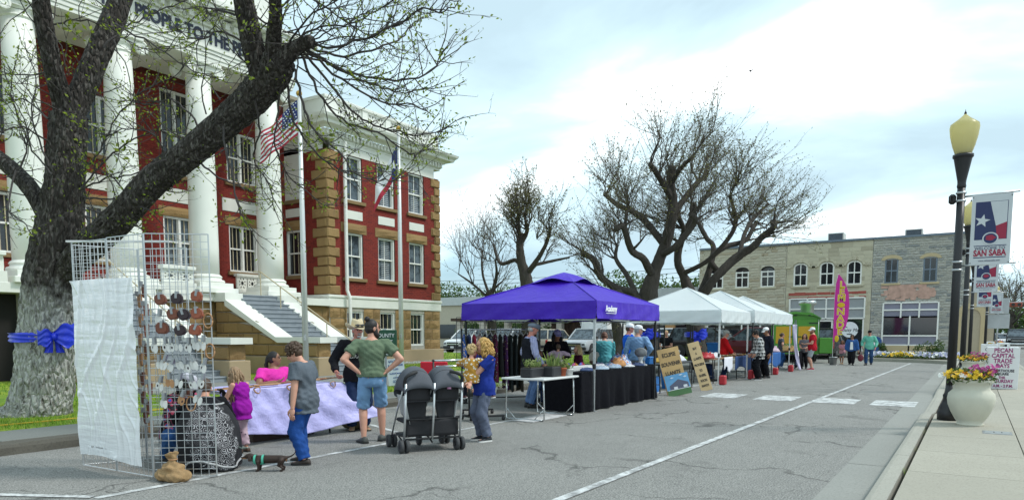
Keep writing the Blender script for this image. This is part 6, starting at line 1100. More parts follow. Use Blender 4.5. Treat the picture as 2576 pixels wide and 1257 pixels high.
# canopies
def canopy(lab, x0, x1, y0, y1, m, cap=None, he=1.82, va=.33, hp=2.85, vent=False, dark=(), legm=None, grp='pop-up canopies along the kerb'):
    t = thing('pop_up_canopy', lab, 'canopy', ((x0 + x1) / 2, (y0 + y1) / 2, 0), 0, grp); cx, cy = (x0 + x1) / 2, (y0 + y1) / 2; zt = he + va; o_ = .06; X0_, X1_, Y0_, Y1_ = x0 - o_, x1 + o_, y0 - o_, y1 + o_
    cs = [(X0_, Y0_), (X1_, Y0_), (X1_, Y1_), (X0_, Y1_)]; ap = .62 if vent else .05
    rf = MB(); n = 14
    for i in range(4):
        a_, b_ = V((*cs[i], zt)), V((*cs[(i + 1) % 4], zt)); c1 = V((cx + (a_.x - cx) * ap, cy + (a_.y - cy) * ap, hp - .02)) if False else None
        def fn(u, v, a_=a_, b_=b_):
            e = a_.lerp(b_, u); p = e.lerp(V((cx, cy, hp)), v); rd = abs(2 * u - 1); sag = -.03 * math.sin(v * PI) * (1 - rd ** 2 * .9) - .015 * math.sin(u * PI) * (1 - v); return (p.x, p.y, p.z + sag + .006 * noise.noise((p.x * 5, p.y * 5, i)))
        rf.sheet(fn, n, n)
    rf.build('roof', m, t, True, True)
    for x_, y_ in cs: MB().tube([(x_ + (cx - x_) * k / 6, y_ + (cy - y_) * k / 6, zt + (hp - zt) * k / 6 + .004) for k in range(7)], .011, 5).build('seam', m, t, True, True)
    for i in range(4):
        a_, b_ = V((*cs[i], zt)), V((*cs[(i + 1) % 4], zt)); d = V((b_.y - a_.y, a_.x - b_.x, 0)).normalized()
        MB().sheet(lambda u, v: tuple(a_.lerp(b_, u) + V((0, 0, -va * v)) + d * (.02 * v + .014 * math.sin(u * 23 + v * 7 + i) * v + .008 * math.sin(u * 60))), 30, 6).build('valance', m, t, True, True)
    if vent:
        for i in range(4):
            a_, b_ = cs[i], cs[(i + 1) % 4]; k = .33
            A_ = V((cx + (a_[0] - cx) * k, cy + (a_[1] - cy) * k, hp - k * (hp - zt) + .015)); B_ = V((cx + (b_[0] - cx) * k, cy + (b_[1] - cy) * k, hp - k * (hp - zt) + .015))
            MB().sheet(lambda u, v: tuple(A_.lerp(B_, u).lerp(V((cx, cy, hp + .05)), v) + V((0, 0, .09 * math.sin(u * PI) ** 2 * (1 - v) + .02 * math.sin(v * PI)))), 10, 8).build('vent_flap', m, t, True, True)
    lg = legm or [MC['galv']] * 4
    for i, (x, y) in enumerate(((x0, y0), (x1, y0), (x1, y1), (x0, y1))):
        l_ = MB().box(x - .02, x + .02, y - .02, y + .02, .85, he + .3).box(x - .016, x + .016, y - .016, y + .016, 0, .85); o = l_.build('leg', lg[i], t, world=True); MB().box(x - .05, x + .05, y - .05, y + .05, 0, .015).build('foot', lg[i], o, world=True); MB().box(x - .028, x + .028, y - .028, y + .028, .82, .92, .005).build('clamp', MC['black_metal'], o, world=True)
    tr = MB()
    for (a_, b_) in (((x0, y0), (x1, y0)), ((x1, y0), (x1, y1)), ((x1, y1), (x0, y1)), ((x0, y1), (x0, y0))):
        a_, b_ = V((*a_, 0)), V((*b_, 0)); k = 4
        for j in range(k):
            z0, z1 = (he + .22, he - .02) if j % 2 == 0 else (he - .02, he + .22); p, q_ = a_.lerp(b_, j / k), a_.lerp(b_, (j + 1) / k); tr.bar(p + V((0, 0, z0)), q_ + V((0, 0, z1)), .012, .025); tr.bar(p + V((0, 0, z0 + .0 if j % 2 else he - .02)), q_ + V((0, 0, he + .22 if j % 2 == 0 else he - .02)), .012, .025)
    for (x, y) in ((x0, y0), (x1, y0), (x1, y1), (x0, y1)): tr.bar((x, y, he + .2), (cx, cy, hp - .1), .015, .025)
    tr.build('truss', MC['galv'], t, world=True); return t
pur = mat('purple_canopy', (.042, .002, .42), .55, .12, 1.5, .5, 3.5, bd=.06); q = NT('white_canopy'); q.base(q.mix(q.noise(q.co(), 1.5, 4), (.72, .78, .80), (.84, .87, .87))); q.rough(.6); q.bump(q.noise(q.co(), 4, 3), .25, .03); tr_ = q.n('BsdfTranslucent'); tr_.inputs[0].default_value = (.7, .78, .8, 1); ms_ = q.n('MixShader'); ms_.inputs[0].default_value = .3; q.l(q.b.outputs[0], ms_.inputs[1]); q.l(tr_.outputs[0], ms_.inputs[2]); q.l(ms_.outputs[0], q.t.nodes['Material Output'].inputs[0]); reg('white_canopy', q)
bk = MC['black_metal']; gv_ = MC['galv']; ws = MC['white_steel']
pc_ = canopy('purple pop-up canopy with vented peak, nearest of the market canopies', 12.4, 15.5, 6.1, 9.15, pur, vent=True, he=1.78, va=.34, hp=2.78, legm=[gv_, bk, bk, bk])
text('Academy', .16, MC['sign_white'], pc_, (12.9, 5.985, 1.975), FXZ, 'logo', .003, .85, bold=.006); MB().box(12.67, 13.13, 5.985, 5.99, 1.885, 1.895).build('logo', MC['sign_white'], pc_, world=True)
canopy('first white pop-up canopy, the broad one next to the purple canopy', 20.9, 24.0, 6.25, 9.3, MC['white_canopy'], he=1.82, va=.36, hp=2.95, legm=[ws, ws, bk, bk]); canopy('second white pop-up canopy on black poles in the row', 24.25, 27.05, 6.15, 9.2, MC['white_canopy'], he=1.85, va=.4, hp=3.0, legm=[bk] * 4); canopy('third white pop-up canopy, farthest of the row beside the green trailer', 27.3, 30.2, 6.2, 9.2, MC['white_canopy'], he=1.85, va=.38, hp=2.95, legm=[ws, ws, bk, bk])
redb = mat('red_weight', (.42, .02, .03), .5, .1); 
for x, y, z_, w_ in ((20.93, 6.12, .28, 'near pole of the first'), (24.02, 6.1, .3, 'far pole of the first'), (27.1, 6.02, .26, 'far pole of the second'), (29.6, 6.0, .26, 'far pole of the third')): e = MB().box(x - .1, x + .1, y - .09, y + .09, 0, z_, .03).build('canopy_weight', redb if x != 20.93 or 1 else plb, None, label=f'red weight box standing at the {w_} white canopy', cat='weight', group='red weights at the canopy poles')
ly = MB(); ly.sheet(lambda u, v: (30.18 + .03 * math.sin(v * 9 + u * 4), 6.02 + .16 * (u - .5) * (1 - .4 * v) - .25 * v * v, 1.85 - 1.8 * v), 6, 24).build('pole_banner', mat('banner_pale', (.62, .56, .72), .6, .2, 2), None, True, label='pale twisted banner hanging down the last white canopy pole', cat='banner', solid=.01)
# black cloth table with clothes
table('folding table under the long black cloth', 12.05, 15.7, 6.22, 6.95, .755)
bc = mat('black_cloth', (.007, .007, .010), .85, .15, 3, .5, 12, bd=.03, spec=.1)
def bcl(u, v):
    pr__ = [(12.0, 6.98), (12.0, 6.17), (15.75, 6.17), (15.75, 6.98)]; L_ = [0, .81, 4.56, 5.37]; s = u * 5.37; i = 0 if s < L_[1] else (1 if s < L_[2] else 2); t = (s - L_[i]) / (L_[i + 1] - L_[i]); a_, b_ = V(pr__[i]), V(pr__[i + 1]); p = a_.lerp(b_, t); d = (b_ - a_).normalized(); n_ = V((d.y, -d.x)); f = (.045 * math.sin(s * 7.5) + .03 * math.sin(s * 17 + 1)) * v + .02 * v
    p = p + n_ * f; return (p.x, p.y, .762 - .74 * v)
MB().sheet(bcl, 200, 10).add([(12.0, 6.17, .763), (15.75, 6.17, .763), (15.75, 6.98, .763), (12.0, 6.98, .763)], [(0, 1, 2, 3)]).build('tablecloth', bc, None, True, label='long black cloth hanging to the road round the clothes table', cat='tablecloth')
cl = [mat('garment_%d' % i, c, .85, .35, 14, .5, 30) for i, c in enumerate(((.05, .08, .18), (.35, .45, .55), (.03, .08, .05), (.6, .62, .65), (.12, .03, .05), (.5, .25, .1), (.3, .5, .55), (.1, .12, .2)))] + [MC['cloth_tiedye'], MC['cloth_print']]
def heap(lab, x, y, z, sx, sy, sz, m, grp='clothes on the black table', name='folded_garment', cat='garment', seed=0):
    mb = MB(); n = 26; mb.loft([[(x + math.cos(a_) * sx * k * (1 + .25 * noise.noise((math.cos(a_) * 2 + seed, math.sin(a_) * 2, k * 3))), y + math.sin(a_) * sy * k * (1 + .25 * noise.noise((math.cos(a_) * 2, math.sin(a_) * 2 + seed, k * 3))), z + h * sz * (1 + .7 * noise.noise((math.cos(a_) * 4 * k + seed, math.sin(a_) * 4 * k, h * 5)))) for a_ in [2 * PI * j / n for j in range(n)]] for k, h in ((1, 0), (1.08, .15), (1.02, .4), (.9, .62), (.75, .78), (.55, .9), (.32, 1), (.05, 1.02))])
    return mb.build(name, m, None, True, label=lab, cat=cat, group=grp)
GN = ['dark blue', 'pale blue', 'bottle green', 'white', 'wine red', 'orange', 'turquoise', 'navy']
for i in range(13):
    k = (0, 3, 2, 1, 3, 7, 1, 8, 6, 3, 4, 9, 0)[i]; nm = GN[k] if k < 8 else ('tie-dyed', 'printed')[k - 8]; heap(f'{nm} folded garment, {ORD[i]} from the left on the black clothes table', 12.7 + .22 * i, 6.45 + .12 * (i % 3), .765, .2, .17, .06 + .02 * (i % 3), cl[k], seed=i * 3)
heap('large heap of tie-dyed and orange shirts piled on the black table', 14.75, 6.62, .765, .34, .24, .22, MC['cloth_tiedye'], None, 'shirt_pile', 'shirts', 5); heap('orange shirt at the left of the heaped shirts', 14.5, 6.55, .775, .2, .15, .17, cl[5], None, 'shirt', 'shirt', 9); heap('pink garment at the right of the heaped shirts', 15.1, 6.75, .765, .16, .12, .14, mat('garment_pink', (.45, .04, .2), .85, .2), None, 'shirt', 'shirt', 4)
bx_ = thing('white_tray', 'long white plastic tray of coloured bottles on the black table behind the pots', 'tray', (12.55, 6.6, .765)); MB().box(-.5, .5, -.14, .14, 0, .1, .01).build('tray_body', plw, bx_); 
for i in range(9): MB().tube([(-.4 + .1 * i, .0, .1), (-.33 + .1 * i, .04 * (i % 3), .14)], .02, 7).build('bottle', mat('bottle_%d' % (i % 4), ((.5, .05, .05), (.6, .3, .03), (.1, .15, .5), (.5, .05, .3))[i % 4], .5), bx_, True)
hs_ = thing('hat_stand', 'white hat stand carrying a grey cap at the right end of the black table', 'hat stand', (15.45, 6.42, .765)); MB().lathe([(.15, 0), (.15, .025), (.05, .04), (.04, .12), (.07, .2), (.06, .26)], (0, 0, 0), 16).build('stand', plw, hs_, True); MB().ball((0, 0, .3), (.17, .14, .11), 16, 9).ball((.1, 0, .24), (.12, .11, .03), 12, 6).build('grey_cap', mat('cap_grey2', (.2, .21, .22), .9, .2), hs_, True)
# plants on the little folding table
pt = thing('folding_table', 'small white folding table with looped steel legs carrying potted plants', 'table', (11, 6.5, 0)); MB().box(10.4, 11.68, 6.05, 6.92, .70, .735, .01).build('table_top', plw, pt, world=True)
for x in (10.5, 11.58): MB().tube(catmull([(x, 6.12, .70), (x, 6.1, .1), (x, 6.13, .02), (x, 6.2, .015), (x, 6.78, .015), (x, 6.85, .02), (x, 6.88, .1), (x, 6.86, .70)], 3), .014, 7).build('leg', MC['chrome'], pt, True, True); MB().tube([(x, 6.11, .2), (x, 6.3, .015)], .008, 5).tube([(x, 6.87, .2), (x, 6.68, .015)], .008, 5).build('brace', MC['chrome'], pt, True, True)
def pot(lab, x, y, z, r0, r1, h, m, plant, n, ls, spread, up, box=None, name='potted_plant', seed=1, lm_='pale_leaf'):
    t = thing(name, lab, 'potted plant', (x, y, z)); r_ = random.Random(seed)
    if box: MB().box(-box[0], box[0], -box[1], box[1], 0, h, .02).build('pot', m, t); MB().box(-box[0] + .015, box[0] - .015, -box[1] + .015, box[1] - .015, h, h + .006).build('compost', mat('soil'), t)
    else: MB().lathe([(r0, 0), (r1, h * .82), (r1 * 1.1, h * .82), (r1 * 1.1, h)], (0, 0, 0), 16).build('pot', m, t, True); MB().lathe([(r1, h - .012), (.01, h - .005)], (0, 0, 0), 14).build('compost', mat('soil'), t)
    mb = MB(); bx2 = box or (r1 * .7, r1 * .7)
    for k in range(n):
        p = V((r_.uniform(-1, 1) * bx2[0] * .85, r_.uniform(-1, 1) * bx2[1] * .85, h)); a_ = r_.uniform(0, 2 * PI); d = V((math.cos(a_) * spread, math.sin(a_) * spread, up)).normalized()
        if plant == 'strap':
            L_ = ls * r_.uniform(.6, 1.2); w = .012; s_ = V((-math.sin(a_), math.cos(a_), 0)) * w; pts = []
            for j in range(5): t_ = j / 4; pts.append(p + d * L_ * t_ + V((0, 0, -L_ * .55 * t_ * t_ * spread))); 
            mb.add([pts[j] + s_ * (1, 1.1, 1, .7, .05)[j] for j in range(5)] + [pts[j] - s_ * (1, 1.1, 1, .7, .05)[j] for j in range(5)], [(j, j + 1, j + 6, j + 5) for j in range(4)])
        else:
            L_ = ls * r_.uniform(.5, 1.2); mb.tube([p, p + d * L_], .003, 3, False)
            for j in range(5): leaf(mb, p + d * L_ * (.3 + .17 * j), .05, r_)
    mb.build('leaves', MC[lm_], t); return t
pot('long black trough of young green plants at the left of the plant table', 10.75, 6.48, .737, 0, 0, .17, plb, 'leafy', 40, .13, .5, 1, (.24, .12), seed=2); pot('black trough with tall strap-leaved plants in the middle of the plant table', 11.1, 6.3, .737, 0, 0, .18, plb, 'strap', 26, .3, .35, 1, (.16, .12), seed=3); terr = mat('terracotta', (.35, .085, .035), .8, .15)
pot('terracotta pot with broad green leaves on the plant table', 11.32, 6.2, .737, .055, .075, .15, terr, 'leafy', 14, .17, .5, 1, seed=4); pot('small black pot with leafy plant on the plant table', 11.42, 6.36, .737, .055, .07, .13, plb, 'leafy', 12, .2, .5, 1, seed=5); pot('white square-ribbed pot with small plant on the plant table', 11.5, 6.16, .737, .06, .075, .12, plw, 'leafy', 14, .1, .7, .8, seed=6); mar = mat('pot_maroon', (.13, .02, .05), .6, .1)
pot('maroon pot with trailing plant at the right edge of the plant table', 11.62, 6.3, .737, .06, .085, .12, mar, 'leafy', 16, .14, 1, .5, seed=7); pot('maroon pot half hidden behind the white pot', 11.58, 6.55, .737, .055, .075, .12, mar, 'leafy', 10, .12, .7, .8, seed=8)
MB().box(10.3, 11.5, 6.2, 6.62, .004, .012).build('banner', mat('banner_flat', (.6, .58, .6), .6, .5, 9), None, label='printed white banner lying flat on the road under the plant table', cat='banner')
# racks
def rack(lab, a_, b_, h, m1, m2, two=True):
    t = thing('garment_rack', lab, 'garment rack', (a_[0], a_[1], 0)); a_, b_ = V((*a_, 0)), V((*b_, 0)); d = (b_ - a_).normalized(); n_ = V((-d.y, d.x, 0)); Z = lambda z: V((0, 0, z))
    for p in (a_, b_):
        MB().tube([p + Z(.08), p + Z(h)], .016, 8).build('post', m1, t, True, True); MB().bar(p + n_ * .3 + Z(.08), p - n_ * .3 + Z(.08), .035, .03).build('foot_bar', m1, t, False, True)
        for s in (-1, 1): c = p + n_ * .28 * s; w = MB(); w.M = Matrix.Translation(c + Z(.035)) @ Matrix.Rotation(R(90), 4, 'X'); w.lathe([(.034, -.015), (.034, .015)], (0, 0, 0), 12); w.build('caster', m1, t, True, True)
    MB().tube([a_ + Z(h), b_ + Z(h)], .016, 8).build('top_rail', m2, t, True, True); MB().ball(a_ + Z(h), .024, 8, 6).ball(b_ + Z(h), .024, 8, 6).build('elbow', m1, t, True, True); MB().tube([a_ + Z(.1), b_ + Z(.1)], .014, 8).build('base_rail', m1, t, True, True)
    if two: MB().tube([a_ + n_ * .1 + Z(h - .09), b_ + n_ * .1 + Z(h - .09)], .013, 8).build('second_rail', m2, t, True, True)
    return t
rack('low black rolling rack with two chrome rails behind the double stroller', (9.87, 7.22), (9.28, 7.52), 1.05, bk, MC['chrome']); rack('black rolling rack base carrying the spider plants beside the plant table', (10.1, 7.0), (10.85, 7.75), .95, bk, MC['chrome'], False)
for lab, p, sd in (('spider plant in white hanging pot right of the girl with toddler', (10.15, 6.95, .42), 3), ('spider plant in white pot between stroller and girl', (9.7, 7.35, .5), 5), ('trailing spider plant low behind the legs of the girl with toddler', (10.5, 7.3, .35), 8)): pot(lab, *p, .07, .1, .16, plw, 'strap', 70, .34, 1.0, .8, seed=sd, name='spider_plant')
hr = rack('garment rail crowded with dark dresses under the purple canopy', (12.45, 9.3), (13.7, 8.2), 1.58, bk, MC['chrome'], False)
gp = grid((12.6, 9.55), (14.0, 8.5), .9, 1.85, bk, None, .09, .003, 'wire_panel'); tag(gp, 'black wire grid panel standing behind the garment rail', 'wire panel')
ga, gb_ = V((12.45, 9.3, 0)), V((13.7, 8.2, 0)); gd_ = (gb_ - ga).normalized(); gn = V((gd_.y, -gd_.x, 0)); GC = [(.03, .10, .38), (.02, .04, .12), (.38, .03, .06), (.6, .45, .38), (.02, .02, .02), (.16, .015, .07), (.09, .03, .12), (.02, .03, .03), (.04, .035, .02), (.10, .01, .02)]; GNM = ['blue', 'navy', 'red', 'cream', 'black', 'wine', 'purple', 'charcoal', 'olive', 'maroon']
for i in range(14):
    k = (0, 1, 2, 3, 4, 1, 5, 4, 6, 7, 7, 8, 9, 4)[i]; c = ga.lerp(gb_, (i + .5) / 14.3); L_ = (.7, .9, .75, .8, 1.0, .8, 1.1, .9, 1.15, 1.2, 1.1, 1.2, .6, 1.0)[i]; ct = ('blue', 'navy', 'red')
    g = thing('hanging_garment', f'{GNM[k]} {"patterned" if i < 9 else "plain"} garment on a hanger, number {"one two three four five six seven eight nine ten eleven twelve thirteen fourteen".split()[i]} along the rail', 'garment', (c.x, c.y, 1.5 - L_), 0, 'garments hanging on the rail')
    m = mat('dress_%d' % k, GC[k], .85, .2, 18) if i > 8 or i % 3 == 1 else dots('dress%d' % i, GC[k], GC[(k + 3) % 10], (.5, .45, .4), 16, .2, .38); sd = gn * .18; z1 = 1.48
    MB().sheet(lambda u, v: tuple(c + sd * (2 * u - 1) * (.75 + .5 * v) + gd_ * (.02 * math.sin(u * 14 + i) * (.4 + v)) + V((0, 0, z1 - .06 * abs(2 * u - 1) - L_ * v))), 12, 12).build('cloth', m, g, True, True, solid=.03)
    MB().tube([c - sd + V((0, 0, z1 - .03)), c + V((0, 0, z1 + .06)), c + sd + V((0, 0, z1 - .03))], .01, 5).tube([c + V((0, 0, z1 + .06)), c + V((0, 0, z1 + .09)), c + gn * .02 + V((0, 0, z1 + .12)), c - gn * .01 + V((0, 0, z1 + .13))], .006, 5).build('hanger', plw, g, True, True)
rc = thing('camp_chair', 'red folding camp chair behind the stroller', 'chair', (10.75, 8.75, 0), R(-150)); rm_ = mat('red_canvas', (.5, .012, .03), .75)
MB().box(-.25, .25, -.25, .25, .42, .46, .02).build('seat', rm_, rc); MB().box(-.29, -.25, -.27, .27, .44, .95, .02).build('backrest', rm_, rc); MB().box(-.25, .22, -.3, -.24, .62, .65, .01).box(-.25, .22, .24, .3, .62, .65, .01).build('armrest', rm_, rc)
for sx in (-1, 1):
    for sy in (-1, 1): MB().tube([(sx * .27, sy * .27, 0), (-sx * .24, sy * .27, .44)], .011, 6).build('leg', bk, rc)
# ------------------------------------------------------------------ wooden signs
ply = mat('plywood', (.56, .36, .15), .65, .22, 3, .1, 30); ink = mat('ink', (.02, .018, .02), .7, 0)
def board(name, lab, loc, rz, lean_, roll_, w, h, lines, sz, m=ply, sx=.8):
    t = thing(name, lab, 'sign', loc); t.rotation_euler = Matrix.Rotation(R(rz), 4, 'Z').to_euler(); M_ = Matrix.Rotation(R(roll_), 4, 'X') @ Matrix.Rotation(R(lean_), 4, 'Y')
    mb = MB(); mb.M = M_; mb.box(-.012, .012, -w / 2, w / 2, 0, h, .003); mb.build('board', m, t)
    for z, s_ in lines:
        o = text(s_, sz, ink, t, (0, 0, 0), (0, 0, 0), 'lettering', .002, 1, world=False, bold=.004); o.matrix_local = M_ @ Matrix.Translation((.0135, 0, z)) @ Matrix.Rotation(R(90), 4, 'Z') @ Matrix.Rotation(R(90), 4, 'X') @ Matrix.Diagonal((sx, 1, 1, 1))
    return t, M_
sg, SM = board('plywood_sign', 'tall plywood sign lettered ECLIPSE SOUVENIR LLANITE leaning against a table', (16.72, 5.95, 0), -152, -14, 13, .52, 1.2, [(1.03, 'ECLIPSE'), (.80, 'SOUVENIR'), (.57, 'LLANITE')], .135, sx=.72)
pn = thing('painting', 'painting of a grey house under blue sky propped on the plywood sign', 'painting', (16.6, 5.86, 0)); pn.rotation_euler = (0, 0, R(-152))
def pl_(poly, m, d):
    mb = MB(); mb.M = SM; mb.prism(poly, lambda a_, b_, x: (x, a_, b_), .05 + d, .056 + d); mb.build('canvas' if d == 0 else 'painted_shape', m, pn)
pm = lambda n, c: mat('paint_' + n, c, .6, .1, 6)
pl_([(-.28, .02), (.28, .02), (.28, .54), (-.28, .54)], pm('sky', (.13, .36, .62)), 0); pl_([(-.28, .02), (.28, .02), (.28, .17), (-.28, .17)], pm('grass', (.07, .17, .06)), .007); pl_([(-.2, .17), (.25, .17), (.25, .3), (.03, .41), (-.2, .28)], pm('house', (.10, .11, .17)), .0075)
for a_, b_ in ((-.11, .18), (.12, .19)): pl_([(a_, b_), (a_ + .09, b_), (a_ + .09, b_ + .06), (a_, b_ + .06)], pm('white', (.75, .77, .8)), .009)
for a_, b_ in ((-.16, .46), (.06, .5), (.15, .44)): pl_([(a_, b_), (a_ + .05, b_ - .015), (a_ + .1, b_ + .005), (a_ + .05, b_ + .025)], pm('cloud', (.6, .7, .8)), .008)
pl_([(-.25, .165), (.27, .165), (.27, .178), (-.25, .178)], pm('white', (.75, .77, .8)), .0098)
board('plank_sign', 'narrow pale plank sign with stencilled lines leaning beside the plywood sign', (18.6, 5.85, 0), -155, -14, 16, .3, 1.35, [(1.17, 'BUY'), (1.03, 'A'), (.89, 'LLANITE'), (.72, 'PROCEEDS'), (.56, 'TO'), (.42, 'GOSPEL'), (.28, 'ROCKS'), (.14, 'RANCH')], .085, mat('plywood2', (.58, .42, .22), .65, .15, 3), .62)
# goods tables under the white canopies
table('black folding table behind the plywood sign', 16.9, 19.6, 6.5, 7.25, .74, plb); bl_ = mat('blue_bin', (.012, .16, .50), .45, .08)
def bin_(lab, x, y, z, sx, sy, h, m, name='storage_bin', cat='bin'):
    t = thing(name, lab, cat, (x, y, z)); MB().loft([[(a_ * sx * k, b_ * sy * k, zz) for a_, b_ in ((-1, -1), (1, -1), (1, 1), (-1, 1))] for k, zz in ((.86, 0), (1, h))]).build('bin_body', m, t); MB().box(-sx * 1.05, sx * 1.05, -sy * 1.05, sy * 1.05, h, h + .04, .01).build('rim', m, t)
bin_('blue storage bin under the black table left of the plywood sign', 17.3, 6.95, 0, .28, .2, .36, bl_); bin_('blue storage bin under the black table right of the plywood sign', 18.9, 6.95, 0, .28, .2, .5, bl_); bin_('blue crate standing on the black table beside the man in pale blue', 16.98, 6.9, .74, .18, .16, .14, bl_); bin_('large bright blue storage tote on the stall behind the red jacket', 25.2, 7.6, .76, .36, .26, .38, bl_); bin_('black box on the road left of the plywood sign', 16.35, 6.75, 0, .22, .2, .5, plb, 'black_box', 'box')
heap('mustard cushion on the black table behind the plywood sign', 18.1, 6.9, .74, .35, .22, .1, mat('mustard', (.45, .27, .04), .8), None, 'cushion', 'cushion', 2); heap('white folded quilt on the black table behind the plank sign', 18.9, 6.85, .74, .45, .25, .14, mat('quilt', (.62, .64, .72), .85), None, 'quilt', 'quilt', 3)
table('brown table under the first white canopy', 21.1, 23.9, 6.45, 7.15, .75, woodt); table('dark table under the second white canopy', 24.5, 27.0, 6.4, 7.1, .75, woodt); table('blue-draped table under the third white canopy', 27.6, 30.1, 6.5, 7.2, .75, bl_)
heap('red and white quilted cushion on the brown stall table', 21.35, 6.8, .75, .33, .26, .16, redb, None, 'cushion', 'cushion', 8); heap('white cloth bundle beside the red cushion', 21.75, 6.7, .75, .28, .24, .14, cl[3], None, 'cloth_bundle', 'cloth', 6)
for lab, x0, x1, y, zb, m in (('white towels with pink hem hanging off the brown stall table', 22.0, 22.9, 6.43, .38, mat('towel', (.75, .74, .8), .9, .1, 9)), ('blue cloth draped on the front of the dark stall table', 23.1, 25.9, 6.40, .32, mat('blue_drape', (.015, .05, .16), .85)), ('royal blue cloth slung across the front of the third stall', 27.6, 29.8, 6.46, .28, mat('royal_drape', (.015, .10, .33), .8))): MB().sheet(lambda u, v: (x0 + (x1 - x0) * u, y - .02 - .02 * math.sin(u * 22) * v, .768 - (.768 - zb - .1 * math.sin(u * 7)) * v), 26, 8).build('draped_cloth', m, None, True, label=lab, cat='cloth', solid=.006)
for i in range(16):
    x = 22.9 + .13 * i + (.5 if i > 7 else 0); e = thing('jewellery_tray', f'small tray of jewellery on the white canopy stalls, {ORD[i]} from the left', 'tray', (x, 6.6 + .16 * (i % 3), .755), 0, 'jewellery trays on the stalls'); MB().box(-.06, .06, -.07, .07, 0, .03, .004).build('tray_base', (plb, woodt)[i % 2], e); MB().box(-.04, .04, -.05, .05, .03, .05, .005).build('tray_goods', (MC['gold'], MC['chrome'], lm[4])[i % 3], e)
for i in range(9): e = thing('jar', f'amber jar with pale lid on the third stall, {ORD[i]} from the left', 'jar', (28.0 + .13 * i, 6.62 + .1 * (i % 2), .757), 0, 'jars on the third stall'); MB().lathe([(.045, 0), (.05, .02), (.05, .13), (.04, .15)], (0, 0, 0), 10).build('jar_body', mat('amber', (.5, .24, .03), .3), e, True); MB().lathe([(.043, .15), (.043, .18)], (0, 0, 0), 10).build('lid', plw, e, True)
heap('pink and white shirts heaped at the end of the third stall', 29.6, 6.7, .757, .3, .22, .2, mat('pinkwhite', (.55, .42, .5), .85, .4, 12), None, 'shirt_pile', 'shirts', 12)
table('table under a short black cloth with baskets beside the green trailer', 30.6, 32.6, 6.1, 6.75, .75, plb); MB().sheet(lambda u, v: (30.58 + 2.04 * u, 6.07 - .03 * math.sin(u * 30) * v, .76 - .68 * v * (1 - .55 * math.sin(u * PI) ** 6)), 40, 6).build('tablecloth', bc, None, True, label='black cloth with scalloped hem on the basket table', cat='tablecloth')
for i in range(12):
    x, y, z = 30.8 + .15 * (i % 8), 6.3 + .2 * (i // 8), .76 + .02 * (i % 3); e = thing('wooden_craft', f'small pale wooden craft piece on the basket table, {ORD[i]} of the pile', 'craft', (x, y, z), R(i * 37), 'wooden crafts on the basket table'); MB().box(-.09, .09, -.06, .06, 0, .05 + .06 * (i % 3), .01).build('craft_body', ply, e); MB().tube([(-.06, 0, .06 + .06 * (i % 3)), (.08, .02, .14 + .06 * (i % 3))], .014, 5).build('craft_handle', lm[4], e)
for j, (z_, y_) in enumerate(((.66, 6.0), (.32, 5.98))): heap(('white cap', 'dark cap')[j] + ' hanging on the front of the black cloth table', 30.72 - .05 * j, y_, z_ - .1, .12, .06, .2, (white, cl[7])[j], None, 'ball_cap', 'cap', 3 + j)
# ------------------------------------------------------------------ double stroller
st = thing('double_stroller', 'side-by-side double stroller with charcoal hoods, seen from behind', 'stroller', (7.22, 6.0, 0), R(57.5)); hood = mat('hood_grey', (.075, .083, .10), .8, .15, 5, .2, 60); fab = mat('stroller_black', (.014, .014, .017), .8, .15, 6, .3, 40); tubem = mat('stroller_tube', (.62, .64, .65), .35, .05, metal=.7); foam = mat('foam', (.015, .015, .017), .7); rub = mat('rubber', (.05, .052, .055), .75)
def wheel_pair(x, y, r=.085, n=2):
    for k in range(n):
        yy = y + (k - (n - 1) / 2) * .075; w = MB(); w.M = Matrix.Translation((x, yy, r)) @ Matrix.Rotation(R(90), 4, 'X'); o = w.lathe([(r * .6, -.02), (r * .92, -.022), (r, -.012), (r, .012), (r * .92, .022), (r * .6, .02)], (0, 0, 0), 20).build('wheel', rub, st, True)
        w = MB(); w.M = Matrix.Translation((x, yy, r)) @ Matrix.Rotation(R(90), 4, 'X'); w.lathe([(.02, -.024), (r * .62, -.016), (r * .62, .016), (.02, .024)], (0, 0, 0), 12).build('hub', foam, o, True)
for y in (.37, -.37): wheel_pair(-.28, y); wheel_pair(.3, y)
wheel_pair(.28, 0, .085, 1)
for y in (.37, 0, -.37):
    MB().tube([(-.29, y, .16), (-.36, y, .5), (-.405, y, .88)], .015, 8).build('rear_tube', tubem, st, True); MB().tube([(.3, y, .14), (.02, y, .5), (-.28, y, .8)], .012, 8).build('side_tube', tubem, st, True); MB().tube([(-.29, y, .12), (0, y, .2), (.3, y, .16)], .011, 7).build('lower_tube', foam, st, True)
MB().tube([(-.29, -.37, .17), (-.29, .37, .17)], .014, 7).build('axle_bar', foam, st, True); MB().tube([(-.31, -.37, .42), (-.31, .37, .42)], .011, 7).build('cross_bar', foam, st, True)
